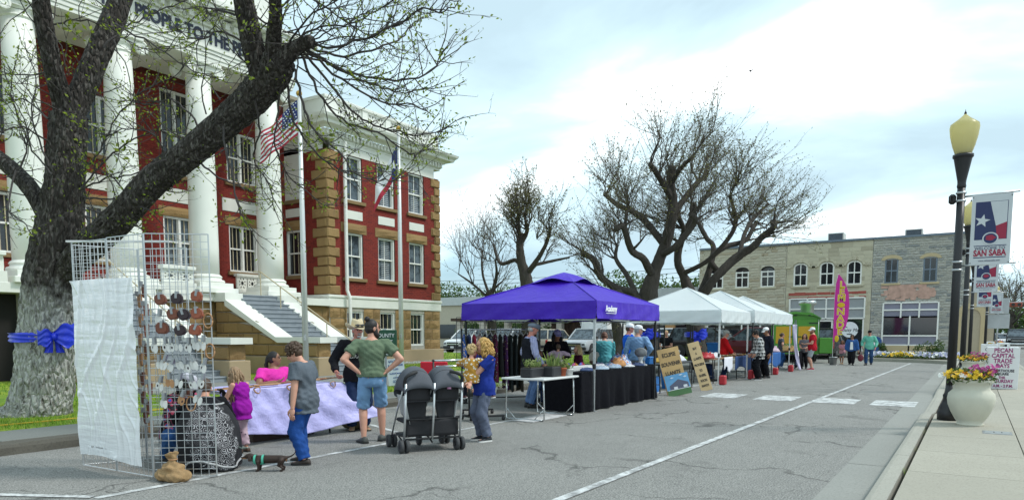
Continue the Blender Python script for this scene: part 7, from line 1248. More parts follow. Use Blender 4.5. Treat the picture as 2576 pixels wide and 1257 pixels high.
for s in (1, -1):
    y = s * .19; MB().tube(catmull([(-.355, s * .375, .84), (-.40, s * .372, .95), (-.41, s * .30, 1.0), (-.36, s * .22, 1.02)], 5), .022, 8).build('handle', foam, st, True)
    MB().sheet(lambda u, v: (-.27 + .07 * v + .03 * math.sin(u * PI), y + (u - .5) * (.22 + .1 * v), .40 + .42 * v), 8, 8).build('seat_back', fab, st, True, solid=.03); MB().box(-.2, .15, y - .16, y + .16, .36, .41, .02).build('seat', fab, st)
    def hd_(u, v): a_ = -PI * .42 + PI * 1.0 * v; b_ = (u - .5) * PI * .98; return (-.16 + .27 * math.sin(a_), y + math.sin(b_) * .19, .74 + .34 * math.cos(a_) * math.cos(b_) ** .55)
    MB().sheet(hd_, 16, 14).build('hood', hood, st, True, solid=.008)
    for v0 in (.25, .5, .75): MB().tube([tuple(V(hd_(k / 14 * .96 + .02, v0)) + V((0, 0, .004))) for k in range(15)], .006, 5).build('hood_rib', foam, st, True)
    MB().sheet(lambda u, v: (-.29 - .04 * math.sin(v * PI), y + (u - .5) * .34 * (1 - .1 * v), .94 - .30 * v), 8, 8).build('back_flap', hood, st, True, solid=.006); MB().sheet(lambda u, v: (-.335 - .03 * math.sin(u * PI), y + (u - .5) * .31, .86 - .2 * v), 8, 6).build('pocket', fab, st, True, solid=.006)
    MB().sheet(lambda u, v: (-.30 + .38 * u, y + s * (.165 - .06 * v), .72 - .36 * v * (1 - .25 * u)), 6, 6).build('side_panel', mat('stroller_light', (.42, .43, .42), .8), st, True, solid=.004)
MB().sheet(lambda u, v: (-.30 - .02 * math.sin(u * PI * 2), (u - .5) * .7, .42 - .22 * v), 12, 5).sheet(lambda u, v: (-.29 + .5 * v, (u - .5) * .7, .2 - .02 * math.sin(v * PI)), 12, 5).build('basket', fab, st, True, solid=.005)
MB().lathe([(.028, 0), (.03, .06), (.022, .075), (.02, .085), (.008, .1)], (-.385, -.2, .80), 12).build('bottle', mat('bottle_pink', (.6, .28, .5), .4), None, True, label='small pink drink bottle in the rear pocket of the stroller', cat='bottle').matrix_world = Matrix.Translation((7.22, 6.0, 0)) @ Matrix.Rotation(R(57.5), 4, 'Z')
# ------------------------------------------------------------------ vehicles
tyre = mat('tyre', (.018, .018, .019), .85, .1); rim = mat('rim', (.45, .46, .47), .35, .1, metal=.8); hl = mat('headlamp', (.62, .66, .68), .12, .05); tl = mat('taillamp', (.4, .012, .012), .2, .05); trim = mat('car_trim', (.022, .023, .025), .5, .1)
def paint(n, c): return mat('paint_car_' + n, c, .25, .03, 1)
def car(name, lab, loc, rz, L_, W_, H_, style, m, belt=None, low=None, grp='vehicles parked round the square', cat=None, bar=None):
    t = thing(name, lab, cat or name.split('_')[-1], loc, R(rz), grp); hx = L_ / 2; hw = W_ / 2; bz = belt or H_ * .60; r = .37; gz = .28
    def sec(x, zb, zt, w, tw=.93): return [(x, -w * .9, zb), (x, -w, zb + .12), (x, -w, zb + (zt - zb) * .62), (x, -w * .97, zt - .07), (x, -w * tw, zt), (x, w * tw, zt), (x, w * .97, zt - .07), (x, w, zb + (zt - zb) * .62), (x, w, zb + .12), (x, w * .9, zb)]
    hood_x = hx - (1.15 if style != 'van' else .55); hz = bz - .06
    ss = [(-hx, .45, bz - .12, .88), (-hx + .06, .33, bz - .02, .97), (-hx + .4, gz, bz, 1), (0, gz, bz, 1), (hood_x, gz, bz, 1), (hood_x + .2, gz, hz - .0, .99), (hx - .3, gz + .02, hz - .07, .97), (hx - .07, .34, hz - .14, .92), (hx, .42, hz - .26, .86)]
    if style == 'pickup': ss = [(-hx, .5, bz - .04, .93)] + [(-hx + .05, .4, bz, .98)] + ss[2:]
    body = MB().loft([sec(x, zb, zt, w * hw) for x, zb, zt, w in ss]).build('body', m, t, True); body.modifiers.new('e', 'EDGE_SPLIT').split_angle = R(40)
    c0 = {'pickup': -hx * .22, 'suv': -hx + .12, 'van': -hx + .03, 'sedan': -hx + .75}[style]; cr = {'pickup': .12, 'suv': .28, 'van': .06, 'sedan': .75}[style]; wr = .75 if style != 'van' else .75; wt = .80 if style != 'van' else .92
    def cs(x, z, w): return [(x, -w, z), (x, w, z)]
    zb = bz - .01; xb0, xb1, xt0, xt1 = c0, hood_x + .12, c0 + cr, hood_x - wr; A = [(xb0, hw * .95), (xb1, hw * .93), (xt1, hw * wt), (xt0, hw * wt)]
    def cab(k=1., dz=0): return [(xb0, -hw * .95 * k, zb), (xb1, -hw * .93 * k, zb), (xb1, hw * .93 * k, zb), (xb0, hw * .95 * k, zb), (xt0, -hw * wt * k, H_ - dz), (xt1, -hw * wt * k, H_ - dz), (xt1, hw * wt * k, H_ - dz), (xt0, hw * wt * k, H_ - dz)]
    F = [(0, 1, 5, 4), (2, 3, 7, 6), (1, 2, 6, 5), (3, 0, 4, 7)]; vs = [V(p) for p in cab(1, .06)]
    MB().add(vs, F).build('cabin_glass', MC['glass_sky'] if style != 'van' else m, t)
    rf = MB().loft([[(x, y, z) for x, y, z in ((xt0 - .04, -hw * wt, zz), (xt1 + .05, -hw * wt, zz), (xt1 + .05, hw * wt, zz), (xt0 - .04, hw * wt, zz))] if q_ < 2 else [(xt0 + .06, -hw * wt * .92, zz), (xt1 - .08, -hw * wt * .92, zz), (xt1 - .08, hw * wt * .92, zz), (xt0 + .06, hw * wt * .92, zz)] for q_, zz in enumerate((H_ - .08, H_ - .03, H_))]); rf.build('roof', m, t)
    for i, (a_, b_) in enumerate(((0, 4), (1, 5), (2, 6), (3, 7))): MB().bar(vs[a_], vs[b_], .09, .09).build('pillar', m, t)
    for s in (-1, 1):
        for f_ in ((.5,) if style == 'pickup' else (.38, .68)):
            a_, b_ = (vs[0].lerp(vs[1], f_), vs[4].lerp(vs[5], f_)) if s < 0 else (vs[3].lerp(vs[2], f_), vs[7].lerp(vs[6], f_)); MB().bar(a_, b_, .07, .06).build('pillar', trim if style != 'van' else m, t)
    if style == 'van': MB().box(xb1 - .3, xb1 + .02, -hw * .9, hw * .9, zb + .1, H_ - .9).build('windscreen', MC['glass_dark'], t)
    for x in (-hx + .85, hx - .85):
        for s in (-1, 1):
            w = MB(); w.M = Matrix.Translation((x, s * (hw - .1), r)) @ Matrix.Rotation(R(90), 4, 'X'); o = w.lathe([(r * .6, -.12), (r * .95, -.12), (r, -.08), (r, .08), (r * .95, .12), (r * .6, .12)], (0, 0, 0), 22).build('wheel', tyre, t, True); w = MB(); w.M = Matrix.Translation((x, s * (hw - .1), r)) @ Matrix.Rotation(R(90), 4, 'X'); w.lathe([(.03, -.125), (r * .62, -.115), (r * .62, .115), (.03, .125)], (0, 0, 0), 14).build('rim', rim, o, True)
            w = MB(); w.M = Matrix.Translation((x, s * (hw - .03), r + .03)) @ Matrix.Rotation(R(90), 4, 'X'); w.lathe([(r * 1.16, -.034), (r * 1.16, .034)], (0, 0, 0), 22).build('wheel_arch', trim, t)
    zf = hz - .2
    MB().box(hx - .09, hx + .03, -hw * .55, hw * .55, zf - .30, zf - .02, .03).build('grille', trim, t); MB().bar((hx + .035, -hw * .55, zf - .15), (hx + .035, hw * .55, zf - .15), .03, .05).build('grille_bar', bar or MC['chrome'], t)
    for s in (-1, 1):
        MB().box(hx - .16, hx - .0, s * hw * .58, s * hw * .9, zf - .2, zf - .01, .03).build('headlight', hl, t); MB().box(-hx - .01, -hx + .1, s * hw * .8, s * hw * .97, bz - .45, bz - .08, .02).build('taillight', tl, t); MB().box(hood_x - .25, hood_x - .05, s * (hw + .02), s * (hw + .2), bz + .02, bz + .2, .04).build('mirror', trim, t)
    MB().box(hx - .12, hx + .07, -hw * .92, hw * .92, .36, .58, .05).build('front_bumper', low or m, t); MB().box(-hx - .06, -hx + .1, -hw * .92, hw * .92, .4, .62, .05).build('rear_bumper', low or trim, t); MB().box(hx + .065, hx + .08, -.15, .15, .42, .55).build('number_plate', MC['sign_white'], t); MB().box(-hx - .075, -hx - .055, -.15, .15, .62, .76).build('number_plate', MC['sign_white'], t)
    if style == 'pickup': MB().box(-hx + .12, c0 - .1, -hw * .82, hw * .82, bz - .03, bz + .012).build('bed', trim, t)
    return t
wh_ = paint('white', (.72, .73, .73)); blk = paint('black', (.012, .013, .015)); sil = paint('silver', (.42, .44, .46)); dgr = paint('dark', (.05, .055, .065)); cha = paint('champagne', (.5, .45, .36)); red_ = paint('red', (.10, .008, .014))
car('pickup', 'white pickup parked nose-in beyond the courthouse corner', (44.9, 32.4, 0), 180, 5.3, 1.95, 1.82, 'pickup', wh_, 1.12, trim); car('suv', 'pale suv parked behind the garment rail', (45.0, 29.2, 0), 180, 4.9, 1.95, 1.85, 'suv', sil); car('suv', 'champagne suv showing its tail beyond the man in the vest', (49.2, 27.9, 0), 0, 4.8, 1.92, 1.82, 'suv', cha)
car('suv', 'silver suv with dark grille facing the purple canopy', (46.0, 23.0, 0), 180, 4.9, 2.0, 1.85, 'suv', sil, 1.12, blk); car('delivery_van', 'tall white delivery van behind the teal cardigan', (50.0, 23.2, 0), 0, 5.9, 2.1, 2.65, 'van', wh_, 1.5); car('sedan', 'white sedan between the tree trunks behind the men in caps', (44.2, 17.1, 0), 92, 4.6, 1.82, 1.5, 'sedan', wh_); car('suv', 'white suv beyond the sedan behind the bare trunks', (47.6, 17.6, 0), 88, 4.9, 1.95, 1.85, 'suv', wh_)
car('suv', 'black suv behind the seated stallholder', (43.6, 13.6, 0), -95, 4.9, 2., 1.85, 'suv', blk); car('pickup', 'dark red pickup behind the red jacket and plaid jacket', (43.2, 10.6, 0), 100, 5.3, 2., 1.85, 'pickup', red_); car('suv', 'black suv half hidden by the green trailer', (47.2, 7.7, 0), 0, 4.8, 1.95, 1.8, 'suv', blk)
car('pickup', 'black pickup with chrome bumper at the far right edge of the street', (88, -3.75, 0), 178, 5.6, 2.05, 1.95, 'pickup', blk, 1.2, MC['chrome'])
for i, (x, y, mm, n_) in enumerate(((104, -2.6, wh_, 'white'), (112, -3.4, sil, 'silver'), (96, -1.2, dgr, 'dark grey'), (122, -2.4, red_, 'dark red'), (132, -1.6, wh_, 'far white'))): car('sedan', f'{n_} car parked far down the street past the lamp posts', (x, y, 0), 180, 4.6, 1.85, 1.5, 'sedan', mm)
# ------------------------------------------------------------------ green food trailer
tg = thing('food_trailer', 'bright green food trailer with yellow door panels and a steel roof vent', 'trailer', (39, 7.75, 0)); gm_ = mat('trailer_green', (.08, .30, .03), .4, .06); ym = mat('trailer_yellow', (.62, .36, .015), .5, .06); dg2 = mat('trailer_dark', (.02, .11, .01), .4, .06)
MB().prism([(6.6, .45), (8.9, .45), (8.9, 2.3), (8.6, 2.42), (7.75, 2.5), (6.9, 2.42), (6.6, 2.3)], lambda a_, b_, d: (d, a_, b_), 39.0, 43.6).build('trailer_body', gm_, tg, world=True); MB().prism([(6.52, 2.26), (6.9, 2.40), (7.75, 2.49), (8.6, 2.40), (8.98, 2.26), (8.6, 2.5), (7.75, 2.62), (6.9, 2.5)], lambda a_, b_, d: (d, a_, b_), 38.85, 43.7).build('roof', gm_, tg, world=True)
for a_, b_ in ((6.72, 7.7), (7.8, 8.78)):
    o = MB().box(38.95, 39.0, a_, b_, .6, 2.2, .01).build('door', gm_, tg, world=True); MB().box(38.93, 38.95, a_ + .1, b_ - .1, .98, 1.86, .005).build('door_panel', ym, o, world=True)
for y in (7.72, 7.78, 6.66): MB().tube([(38.9, y, .62), (38.9, y, 2.2)], .015, 6).build('lock_rod', MC['galv'], tg, True, True)
MB().box(38.88, 38.93, 7.45, 8.05, 1.3, 1.36).build('latch', dg2, tg, world=True); MB().box(38.9, 38.96, 6.62, 7.1, 2.0, 2.05).build('hinge', bk, tg, world=True)
for y in (6.8, 8.7): MB().ball((38.97, y, 1.35), (.02, .06, .1), 10, 7).build('taillight', tl, tg, True, True)
for y in (7.1, 7.75, 8.4): MB().ball((38.87, y, 2.42), (.03, .1, .03), 8, 5).build('marker_light', bk, tg, True, True)
for y in (6.75, 8.75): w = MB(); w.M = Matrix.Translation((41.4, y, .36)) @ Matrix.Rotation(R(90), 4, 'X'); w.lathe([(.2, -.1), (.36, -.1), (.36, .1), (.2, .1)], (0, 0, 0), 18).build('wheel', tyre, tg, True, True)
MB().lathe([(.3, 2.55), (.33, 2.6), (.33, 2.95), (.45, 3.0), (.45, 3.15), (.4, 3.2), (.05, 3.22)], (40.2, 7.2, 0), 18).build('roof_vent', mat('steel', (.5, .51, .5), .3, .1, metal=.8), tg, True, True); MB().box(38.6, 39.7, 5.95, 6.58, .5, 1.28, .02).build('side_box', gm_, tg, world=True); MB().box(39.0, 43.5, 6.7, 8.8, .38, .45).build('chassis', bk, tg, world=True)
for x, y in ((38.8, 6.1), (39.5, 6.1)): MB().tube([(x, y, .5), (x, y, .0)], .03, 6).build('jack', bk, tg, True, True)
for x, y in ((39.3, 8.7), (39.2, 6.8)): MB().tube([(x, y, .45), (x, y, .0)], .03, 6).build('jack', bk, tg, True, True)
tg.rotation_euler = (0, 0, R(11))
# feather flag in its bucket
ff = thing('feather_flag', 'tall pink feather flag reading LEMONADE beside the trailer', 'flag', (37.2, 5.6, 0)); fpk = mat('flag_pink', (.62, .02, .33), .6, .06); lem = mat('lemon', (.72, .48, .01), .6, .05); lb_ = mat('lemon_pale', (.75, .68, .25), .6, .05)
MB().tube([(37.2, 5.66, .1), (37.2, 5.66, 3.2), (37.2, 5.62, 3.9), (37.2, 5.53, 4.32)], .018, 7).build('pole', plw, ff, True, True)
fp = [(5.66, 1.05), (5.66, 3.2), (5.62, 3.85), (5.53, 4.3), (5.38, 4.12), (5.2, 3.8), (5.06, 3.4), (5.01, 2.9), (5.03, 2.3), (5.12, 1.8), (5.38, 1.45)]
MB().prism(fp, lambda a_, b_, d: (37.17 + d, a_, b_), 0, .012).build('sail', fpk, ff, world=True)
for i, c_ in enumerate('LEMONADE'):
    z = 3.78 - .315 * i; y = 5.35 + .03 * (i / 7)
    if c_ == 'O': MB().ball((37.165, y, z), (.012, .17, .12), 16, 9).build('lemon_print', lem, ff, True, True)
    else: text(c_, .44, lb_, ff, (37.165, y, z), FYZ, 'lettering_edge', .003, 1.05, bold=.022); text(c_, .44, lem, ff, (37.160, y, z), FYZ, 'lettering', .003, 1.05)
MB().ball((37.15, 5.5, 1.25), (.015, .1, .16), 10, 7).build('lemon_print', lem, ff, True, True)
MB().lathe([(.15, 0), (.19, .36), (.2, .36), (.2, .38)], (37.2, 5.62, 0), 16).build('bucket', MC['galv'], None, True, label='galvanised bucket holding the feather flag pole', cat='bucket')
# ------------------------------------------------------------------ flagpoles and flags
def pole(lab, x, y, h, r): t = thing('flagpole', lab, 'flagpole', (x, y, .15)); MB().tube([(x, y, .15), (x, y, h * .5), (x, y, h)], [r, r * .9, r * .55], 12).build('shaft', MC['pole_white'], t, True, True); MB().ball((x, y, h + .07), .085, 12, 8).build('ball_finial', MC['gold'], t, True, True); MB().tube([(x - .07, y - .05, 1.0), (x - .07, y - .05, h - .1)], .005, 4).build('halyard', plw, t, True, True); MB().box(x - .1, x - .03, y - .07, y - .02, 1.3, 1.45).build('cleat', MC['galv'], t, world=True)
pole('slim white flagpole in front of the courthouse steps', 14.18, 16.2, 8.1, .085); pole('slim white flagpole in front of the brick wing', 20.56, 18.2, 8.95, .09)
left = V((-.541, .841, 0)); toward = V((-.841, -.541, 0))
def flag(lab, x, y, zt, hoist, fly, dl, dd, cols, fn, nu, nv, cat='flag'):
    t = thing('flag', lab, cat, (x, y, zt - hoist)); b = V((x, y, zt)) + left * .06; mb = MB(); ms = list(cols)
    P = lambda u, v: b + (left * dl + V((0, 0, -dd))) * fly * u + V((0, 0, -hoist * v * (1 - .12 * u))) + left * (.10 * hoist * v * u) + toward * (.09 * math.sin(u * 8 + v * 2.5) * u + .05 * math.sin(u * 15 + v * 5) * u)
    for j in range(nv):
        for i in range(nu): mb.k = fn((i + .5) / nu, (j + .5) / nv); mb.add([P(i / nu, j / nv), P((i + 1) / nu, j / nv), P((i + 1) / nu, (j + 1) / nv), P(i / nu, (j + 1) / nv)], [(0, 1, 2, 3)])
    mb.build('cloth', [mat('flag_' + c, k, .7, .05) for c, k in ms], t, True, True); return t, P
usf, UP = flag('red white and blue striped flag with stars on the left flagpole', 14.18, 16.2, 8.0, .95, 1.5, .68, .62, (('red', (.40, .015, .04)), ('white', (.74, .74, .76)), ('blue', (.015, .03, .16))), lambda u, v: 2 if u < .42 and v < 7 / 13 else (0 if int(v * 13) % 2 == 0 else 1), 26, 26)
for j in range(5):
    for i in range(6):
        p = UP(.035 + .065 * i + .03 * (j % 2), .06 + .1 * j); mb = MB(); rr0 = .028; up_ = V((0, 0, 1)); mb.add([p + toward * .012 + left * math.sin(a_) * r2 + up_ * math.cos(a_) * r2 for a_, r2 in [(2 * PI * k / 10, rr0 if k % 2 == 0 else rr0 * .45) for k in range(10)]], [tuple(range(10))]).build('star', mat('flag_white'), usf, world=True)
txf, XP = flag('drooping blue white and red flag with one star on the right flagpole', 20.56, 18.2, 8.4, 1.05, 1.9, .42, .78, (('white', 0), ('blue', 0), ('red', 0)), lambda u, v: 1 if u < .26 else (0 if v < .66 else 2), 24, 16)
p = XP(.15, .5); MB().add([p + toward * .03 + left * math.sin(a_) * r2 + V((0, 0, 1)) * math.cos(a_) * r2 for a_, r2 in [(2 * PI * k / 10, .2 if k % 2 == 0 else .08) for k in range(10)]], [tuple(range(10))]).build('star', mat('flag_white'), txf, world=True)
# ------------------------------------------------------------------ lamp posts with banners
q = NT('acorn_glass'); q.base(q.mix(q.noise(q.co(), 3, 3), (.62, .55, .26), (.75, .72, .5))); q.rough(.25); tr_ = q.n('BsdfTranslucent'); tr_.inputs[0].default_value = (.8, .74, .42, 1); ms_ = q.n('MixShader'); ms_.inputs[0].default_value = .65; q.l(q.b.outputs[0], ms_.inputs[1]); q.l(tr_.outputs[0], ms_.inputs[2]); q.l(ms_.outputs[0], q.t.nodes['Material Output'].inputs[0]); reg('acorn_glass', q)
nav, bwh, crm = mat('banner_navy', (.018, .028, .10), .6, .05), mat('banner_grey', (.52, .55, .57), .6, .04), mat('banner_crimson', (.30, .015, .05), .6, .05)
def lamp(lab, x, y, z0=.15, banner=None, det=True):
    t = thing('lamp_post', lab, 'lamp post', (x, y, z0), 0, 'lamp posts along the pavement'); bm_ = MC['black_metal']; Z = lambda p: [(r, z) for r, z in p]
    MB().lathe([(.165, 0), (.165, .13), (.15, .15), (.145, .2), (.11, .27), (.09, .33), (.095, .36), (.1, .39), (.072, .43), (.066, .55)], (x, y, z0), 20).build('base', bm_, t, True, True)
    n = 24; MB().loft([[(x + math.cos(2 * PI * j / n) * r * (1 + .05 * (j % 2)), y + math.sin(2 * PI * j / n) * r * (1 + .05 * (j % 2)), z0 + z) for j in range(n)] for r, z in ((.064, .5), (.059, 2), (.053, 3.6))]).build('shaft', bm_, t, True, True)
    MB().lathe([(.056, 3.55), (.064, 3.58), (.058, 3.62), (.06, 3.66), (.12, 3.98), (.125, 4.0), (.14, 4.01), (.14, 4.05), (.10, 4.06)], (x, y, z0), 20).build('head', bm_, t, True, True)
    MB().lathe([(.11, 4.06), (.15, 4.18), (.185, 4.33), (.198, 4.45), (.19, 4.5), (.13, 4.545), (.09, 4.575), (.05, 4.61), (.012, 4.65)], (x, y, z0), 24, False).build('globe', MC['acorn_glass'], t, True, True); MB().lathe([(.012, 4.64), (.02, 4.66), (.006, 4.69), (.002, 4.72)], (x, y, z0), 10).build('finial', bm_, t, True, True); MB().lathe([(.09, 4.06), (.09, 4.1), (.03, 4.12), (.03, 4.3)], (x, y, z0), 12).build('lamp_holder', bm_, t, True, True)
    MB().box(x - .05, x + .05, y + .06, y + .16, z0 + 3.32, z0 + 3.47, .03).build('photocell', bm_, t, True, True)
    if banner is not None:
        zt, zb_ = z0 + 3.42, z0 + 2.38; b = thing('street_banner', banner, 'banner', (x, y - .35, zb_), 0, 'street banners on the lamp posts')
        for z in (zt, zb_):
            MB().tube([(x, y - .02, z), (x, y - .74, z + .02)], .014, 8).build('arm', MC['galv'], b, True, True)
            for dz in (-.06, .06): MB().lathe([(.072, -.014), (.072, .014)], (x, y, z + dz), 16).build('clamp', MC['galv'], t, True, True)
        ya, yb = y - .15, y - .66; xx = x - .02; S = lambda u: ya + (yb - ya) * u; ZZ = lambda v: zb_ + (zt - zb_) * v; F_ = lambda a_, b_, d: (xx - d, S(a_), ZZ(b_))
        MB().prism([(0, 0), (1, 0), (1, 1), (0, 1)], F_, -.004, .004).build('panel', bwh, b, world=True)
        def shp(nm, poly, m, d): MB().prism(poly, F_, .004, .006 + d).build(nm, m, b, world=True)
        shp('border', [(.1, .36), (.9, .36), (.9, .9), (.1, .9)], nav, 0); shp('white_field', [(.46, .895), (.885, .895), (.885, .6), (.62, .55)], bwh, .001); shp('red_field', [(.62, .55), (.885, .6), (.885, .365), (.6, .365), (.64, .45)], crm, .001)
        shp('star', [(.28 + .2 * math.sin(a_ + .2) * r2 * 1.0, .63 + .095 * math.cos(a_ + .2) * r2) for a_, r2 in [(2 * PI * k / 10, 1 if k % 2 == 0 else .42) for k in range(10)]], bwh, .002); shp('emblem_ring', [(.5 + .2 * math.sin(a_), .375 + .088 * math.cos(a_)) for a_ in [2 * PI * k / 24 for k in range(24)]], bwh, .003); shp('emblem', [(.5 + .165 * math.sin(a_), .375 + .072 * math.cos(a_)) for a_ in [2 * PI * k / 24 for k in range(24)]], nav, .004)
        shp('emblem_tree', [(.5 + .12 * math.sin(a_) * (1 + .2 * math.sin(5 * a_)), .385 + .04 * math.cos(a_)) for a_ in [2 * PI * k / 20 for k in range(20)]], crm, .005); shp('rule', [(.1, .268), (.9, .268), (.9, .278), (.1, .278)], nav, 0); shp('rule', [(.1, .10), (.9, .10), (.9, .112), (.1, .112)], nav, 0)
        text('WELCOME TO', .062, nav, b, (xx - .008, S(.5), ZZ(.235)), FYZ, 'lettering', .001, .95); text('SAN SABA', .125, crm, b, (xx - .008, S(.5), ZZ(.165)), FYZ, 'lettering', .001, .72, bold=.004); text('www.visitsansaba.com', .034, nav, b, (xx - .008, S(.5), ZZ(.06)), FYZ, 'lettering', .001, .9)
        for u in (.03, .97):
            for v in (.03, .97): MB().ball((xx - .006, S(u), ZZ(v)), .008, 6, 4).build('grommet', bm_, b, world=True)
    return t
lamp('tall black acorn lamp post beside the near flower urn', 13.1, .27, banner='nearest street banner on the first lamp post'); lamp('second black acorn lamp post behind the near urn', 21.7, .22, banner='second street banner partly hidden below the nearest banner'); lamp('third black lamp post by the far flower bed', 33.5, .12, banner='third street banner seen small past the second'); lamp('fourth black lamp post further along the pavement', 44.5, -.5, banner='smallest street banner near the far corner'); lamp('distant lamp post with pale globe beyond the road signs', 60, -1.15)
# road signs seen from behind, traffic signal
rs = thing('road_sign', 'grey back of two stacked road signs on a steel post', 'road sign', (45, -1.0, 0)); MB().tube([(45, -1.0, .1), (45, -1.0, 3.3)], .04, 8).build('post', MC['galv'], rs, True, True); MB().box(44.9, 44.93, -1.45, -.6, 2.5, 3.3, .01).build('sign_back', mat('sign_back', (.42, .44, .45), .5), rs, world=True); MB().box(44.88, 44.91, -1.5, -.55, 1.75, 2.48, .01).build('sign_back', MC['sign_back'], rs, world=True)
ts = thing('traffic_signal', 'horizontal traffic signal on a mast arm at the far right', 'traffic signal', (70, -9, 0)); MB().tube([(70, -9, 0), (70, -9, 4.3), (70, -8.8, 4.4), (70, -1.6, 3.85)], .08, 8).build('mast', MC['galv'], ts, True, True); MB().box(69.7, 70, -3.1, -1.9, 3.6, 3.95, .05).build('signal_head', mat('signal_brown', (.28, .06, .03), .5), ts, world=True)
for y in (-2.9, -2.5, -2.1): w = MB(); w.M = Matrix.Translation((69.68, y, 3.78)) @ Matrix.Rotation(R(90), 4, 'Y'); w.lathe([(.12, -.02), (.12, .02)], (0, 0, 0), 14).build('lens', trim, ts, False, True)
# ------------------------------------------------------------------ urns with flowers
urnm = mat('urn_stone', (.54, .53, .44), .85, .14, 3, .35, 60); FLC = {n: mat('flower_' + n, c, .6, .2, 30) for n, c in (('yellow', (.72, .46, .01)), ('white', (.75, .75, .7)), ('magenta', (.38, .03, .2)), ('orange', (.7, .22, .01)), ('lilac', (.45, .45, .62)))}
def flower(mb, p, s, r_, nrm=None):
    d = (nrm or V((r_.gauss(-.6, .5), r_.gauss(0, .6), r_.gauss(.7, .3)))).normalized(); u = d.orthogonal().normalized(); w = d.cross(u)
    for k in range(5):
        a_ = 2 * PI * k / 5; e = u * math.cos(a_) + w * math.sin(a_); f = u * -math.sin(a_) + w * math.cos(a_); mb.add([p, p + e * s * .6 + f * s * .38 + d * s * .15, p + e * s + d * s * .05, p + e * s * .6 - f * s * .38 + d * s * .15], [(0, 1, 2, 3)])
def urn(lab, x, y, z, sc_, seed, det=1.):
    t = thing('flower_urn', lab, 'flower urn', (x, y, z), 0, 'flower urns along the pavement'); r_ = random.Random(seed)
    MB().lathe([(r * sc_, h * sc_) for r, h in ((.2, 0), (.2, .025), (.185, .035), (.225, .1), (.29, .22), (.335, .34), (.35, .44), (.335, .53), (.29, .58), (.27, .6), (.268, .66), (.28, .70), (.305, .72), (.31, .745), (.295, .76), (.26, .745))], (x, y, z), 32).build('urn_body', urnm, t, True, True); MB().lathe([(.265 * sc_, .72 * sc_), (.01, .74 * sc_)], (x, y, z), 20).build('compost', mat('soil'), t, world=True)
    lv = MB(); c = V((x, y, z + .74 * sc_))
    for k in range(int(500 * det)): a_ = r_.uniform(0, 6.3); q_ = math.sqrt(r_.random()) * .36 * sc_; leaf(lv, c + V((math.cos(a_) * q_, math.sin(a_) * q_, r_.uniform(-.02, .16) * sc_ + (.36 * sc_ - q_) * .2)), .07 * sc_, r_)
    lv.build('foliage', MC['dark_leaf'], t, world=True, kind='stuff')
    for nm, n, s, rr0, z0, z1, yo in (('yellow', 95, .048, .37, .06, .17, .06), ('orange', 26, .05, .33, .08, .18, .0), ('white', 16, .045, .35, .05, .14, .15), ('magenta', 70, .033, .22, .12, .27, -.14)):
        m = MB()
        for k in range(int(n * det)): a_ = r_.uniform(0, 6.3); q_ = math.sqrt(r_.random()) * rr0 * sc_; flower(m, c + V((math.cos(a_) * q_ - .02, math.sin(a_) * q_ + yo * sc_, r_.uniform(z0, z1) * sc_)), s * sc_, r_)
        m.build(nm + '_blooms', FLC[nm], t, world=True, kind='stuff')
urn('large pale stone urn of yellow and magenta flowers in the foreground pavement', 12.55, -.01, .15, .88, 4); urn('second flower urn half hidden behind the near urn', 21.0, -.02, .15, .88, 5, .6); urn('small far urn of flowers near the far corner', 46.5, -1.05, .15, 1.0, 7, .4)
# A-frame boards
def aframe(lab, x, y, w, h, lines, col, rz=-90):
    t = thing('a_frame_sign', lab, 'sign', (x, y, .15), 0); 
    for s in (-1, 1): mb = MB(); mb.M = Matrix.Translation((x, y, .15)) @ Matrix.Rotation(R(s * 11), 4, 'Y'); mb.box(-.015 - s * 0 + s * .22, .015 + s * .22, -w / 2, w / 2, .04, h, .008); mb.box(s * .22 - .02, s * .22 + .02, -w / 2, -w / 2 + .08, 0, .04).box(s * .22 - .02, s * .22 + .02, w / 2 - .08, w / 2, 0, .04); mb.box(s * .22 - .015, s * .22 + .015, -.12, -.09, h, h + .1).box(s * .22 - .015, s * .22 + .015, .09, .12, h, h + .1).box(s * .22 - .0149, s * .22 + .0149, -.12, .12, h + .07, h + .1); mb.build('panel', mat('sign_panel', (.76, .77, .78), .4, .03), t, world=True)
    M_ = Matrix.Translation((x, y, .15)) @ Matrix.Rotation(R(11), 4, 'Y').inverted() if False else Matrix.Translation((x, y, .15)) @ Matrix.Rotation(R(-11), 4, 'Y')
    for z, s_, sz_, c_ in lines: o = text(s_, sz_, c_, t, (0, 0, 0), (0, 0, 0), 'lettering', .001, 1, world=True, bold=.003); o.matrix_basis = M_ @ Matrix.Translation((-.24, 0, z)) @ Matrix.Rotation(R(-90), 4, 'Z') @ Matrix.Rotation(R(90), 4, 'X') @ Matrix.Diagonal((.8, 1, 1, 1))
mg = mat('print_magenta', (.32, .015, .16), .6, 0); dk2 = mat('print_dark', (.03, .03, .05), .6, 0)
aframe('white A-frame market sign in magenta lettering behind the near urn', 21.4, -.62, .66, 1.08, [(1.0, 'PECAN', .15, mg), (.87, 'CAPITAL', .15, mg), (.74, 'TRADE', .15, mg), (.62, 'DAYS', .14, mg), (.50, 'COURTHOUSE', .09, dk2), (.42, 'SQUARE', .09, dk2), (.33, 'THIS', .08, mg), (.24, 'SATURDAY', .115, mg), (.12, '9 A.M. - 2 P.M.', .095, mg)], 0)
aframe('small pale A-frame sign further along the pavement', 33.0, -.55, .6, 1.0, [(.8, 'OPEN', .16, dk2)], 0)
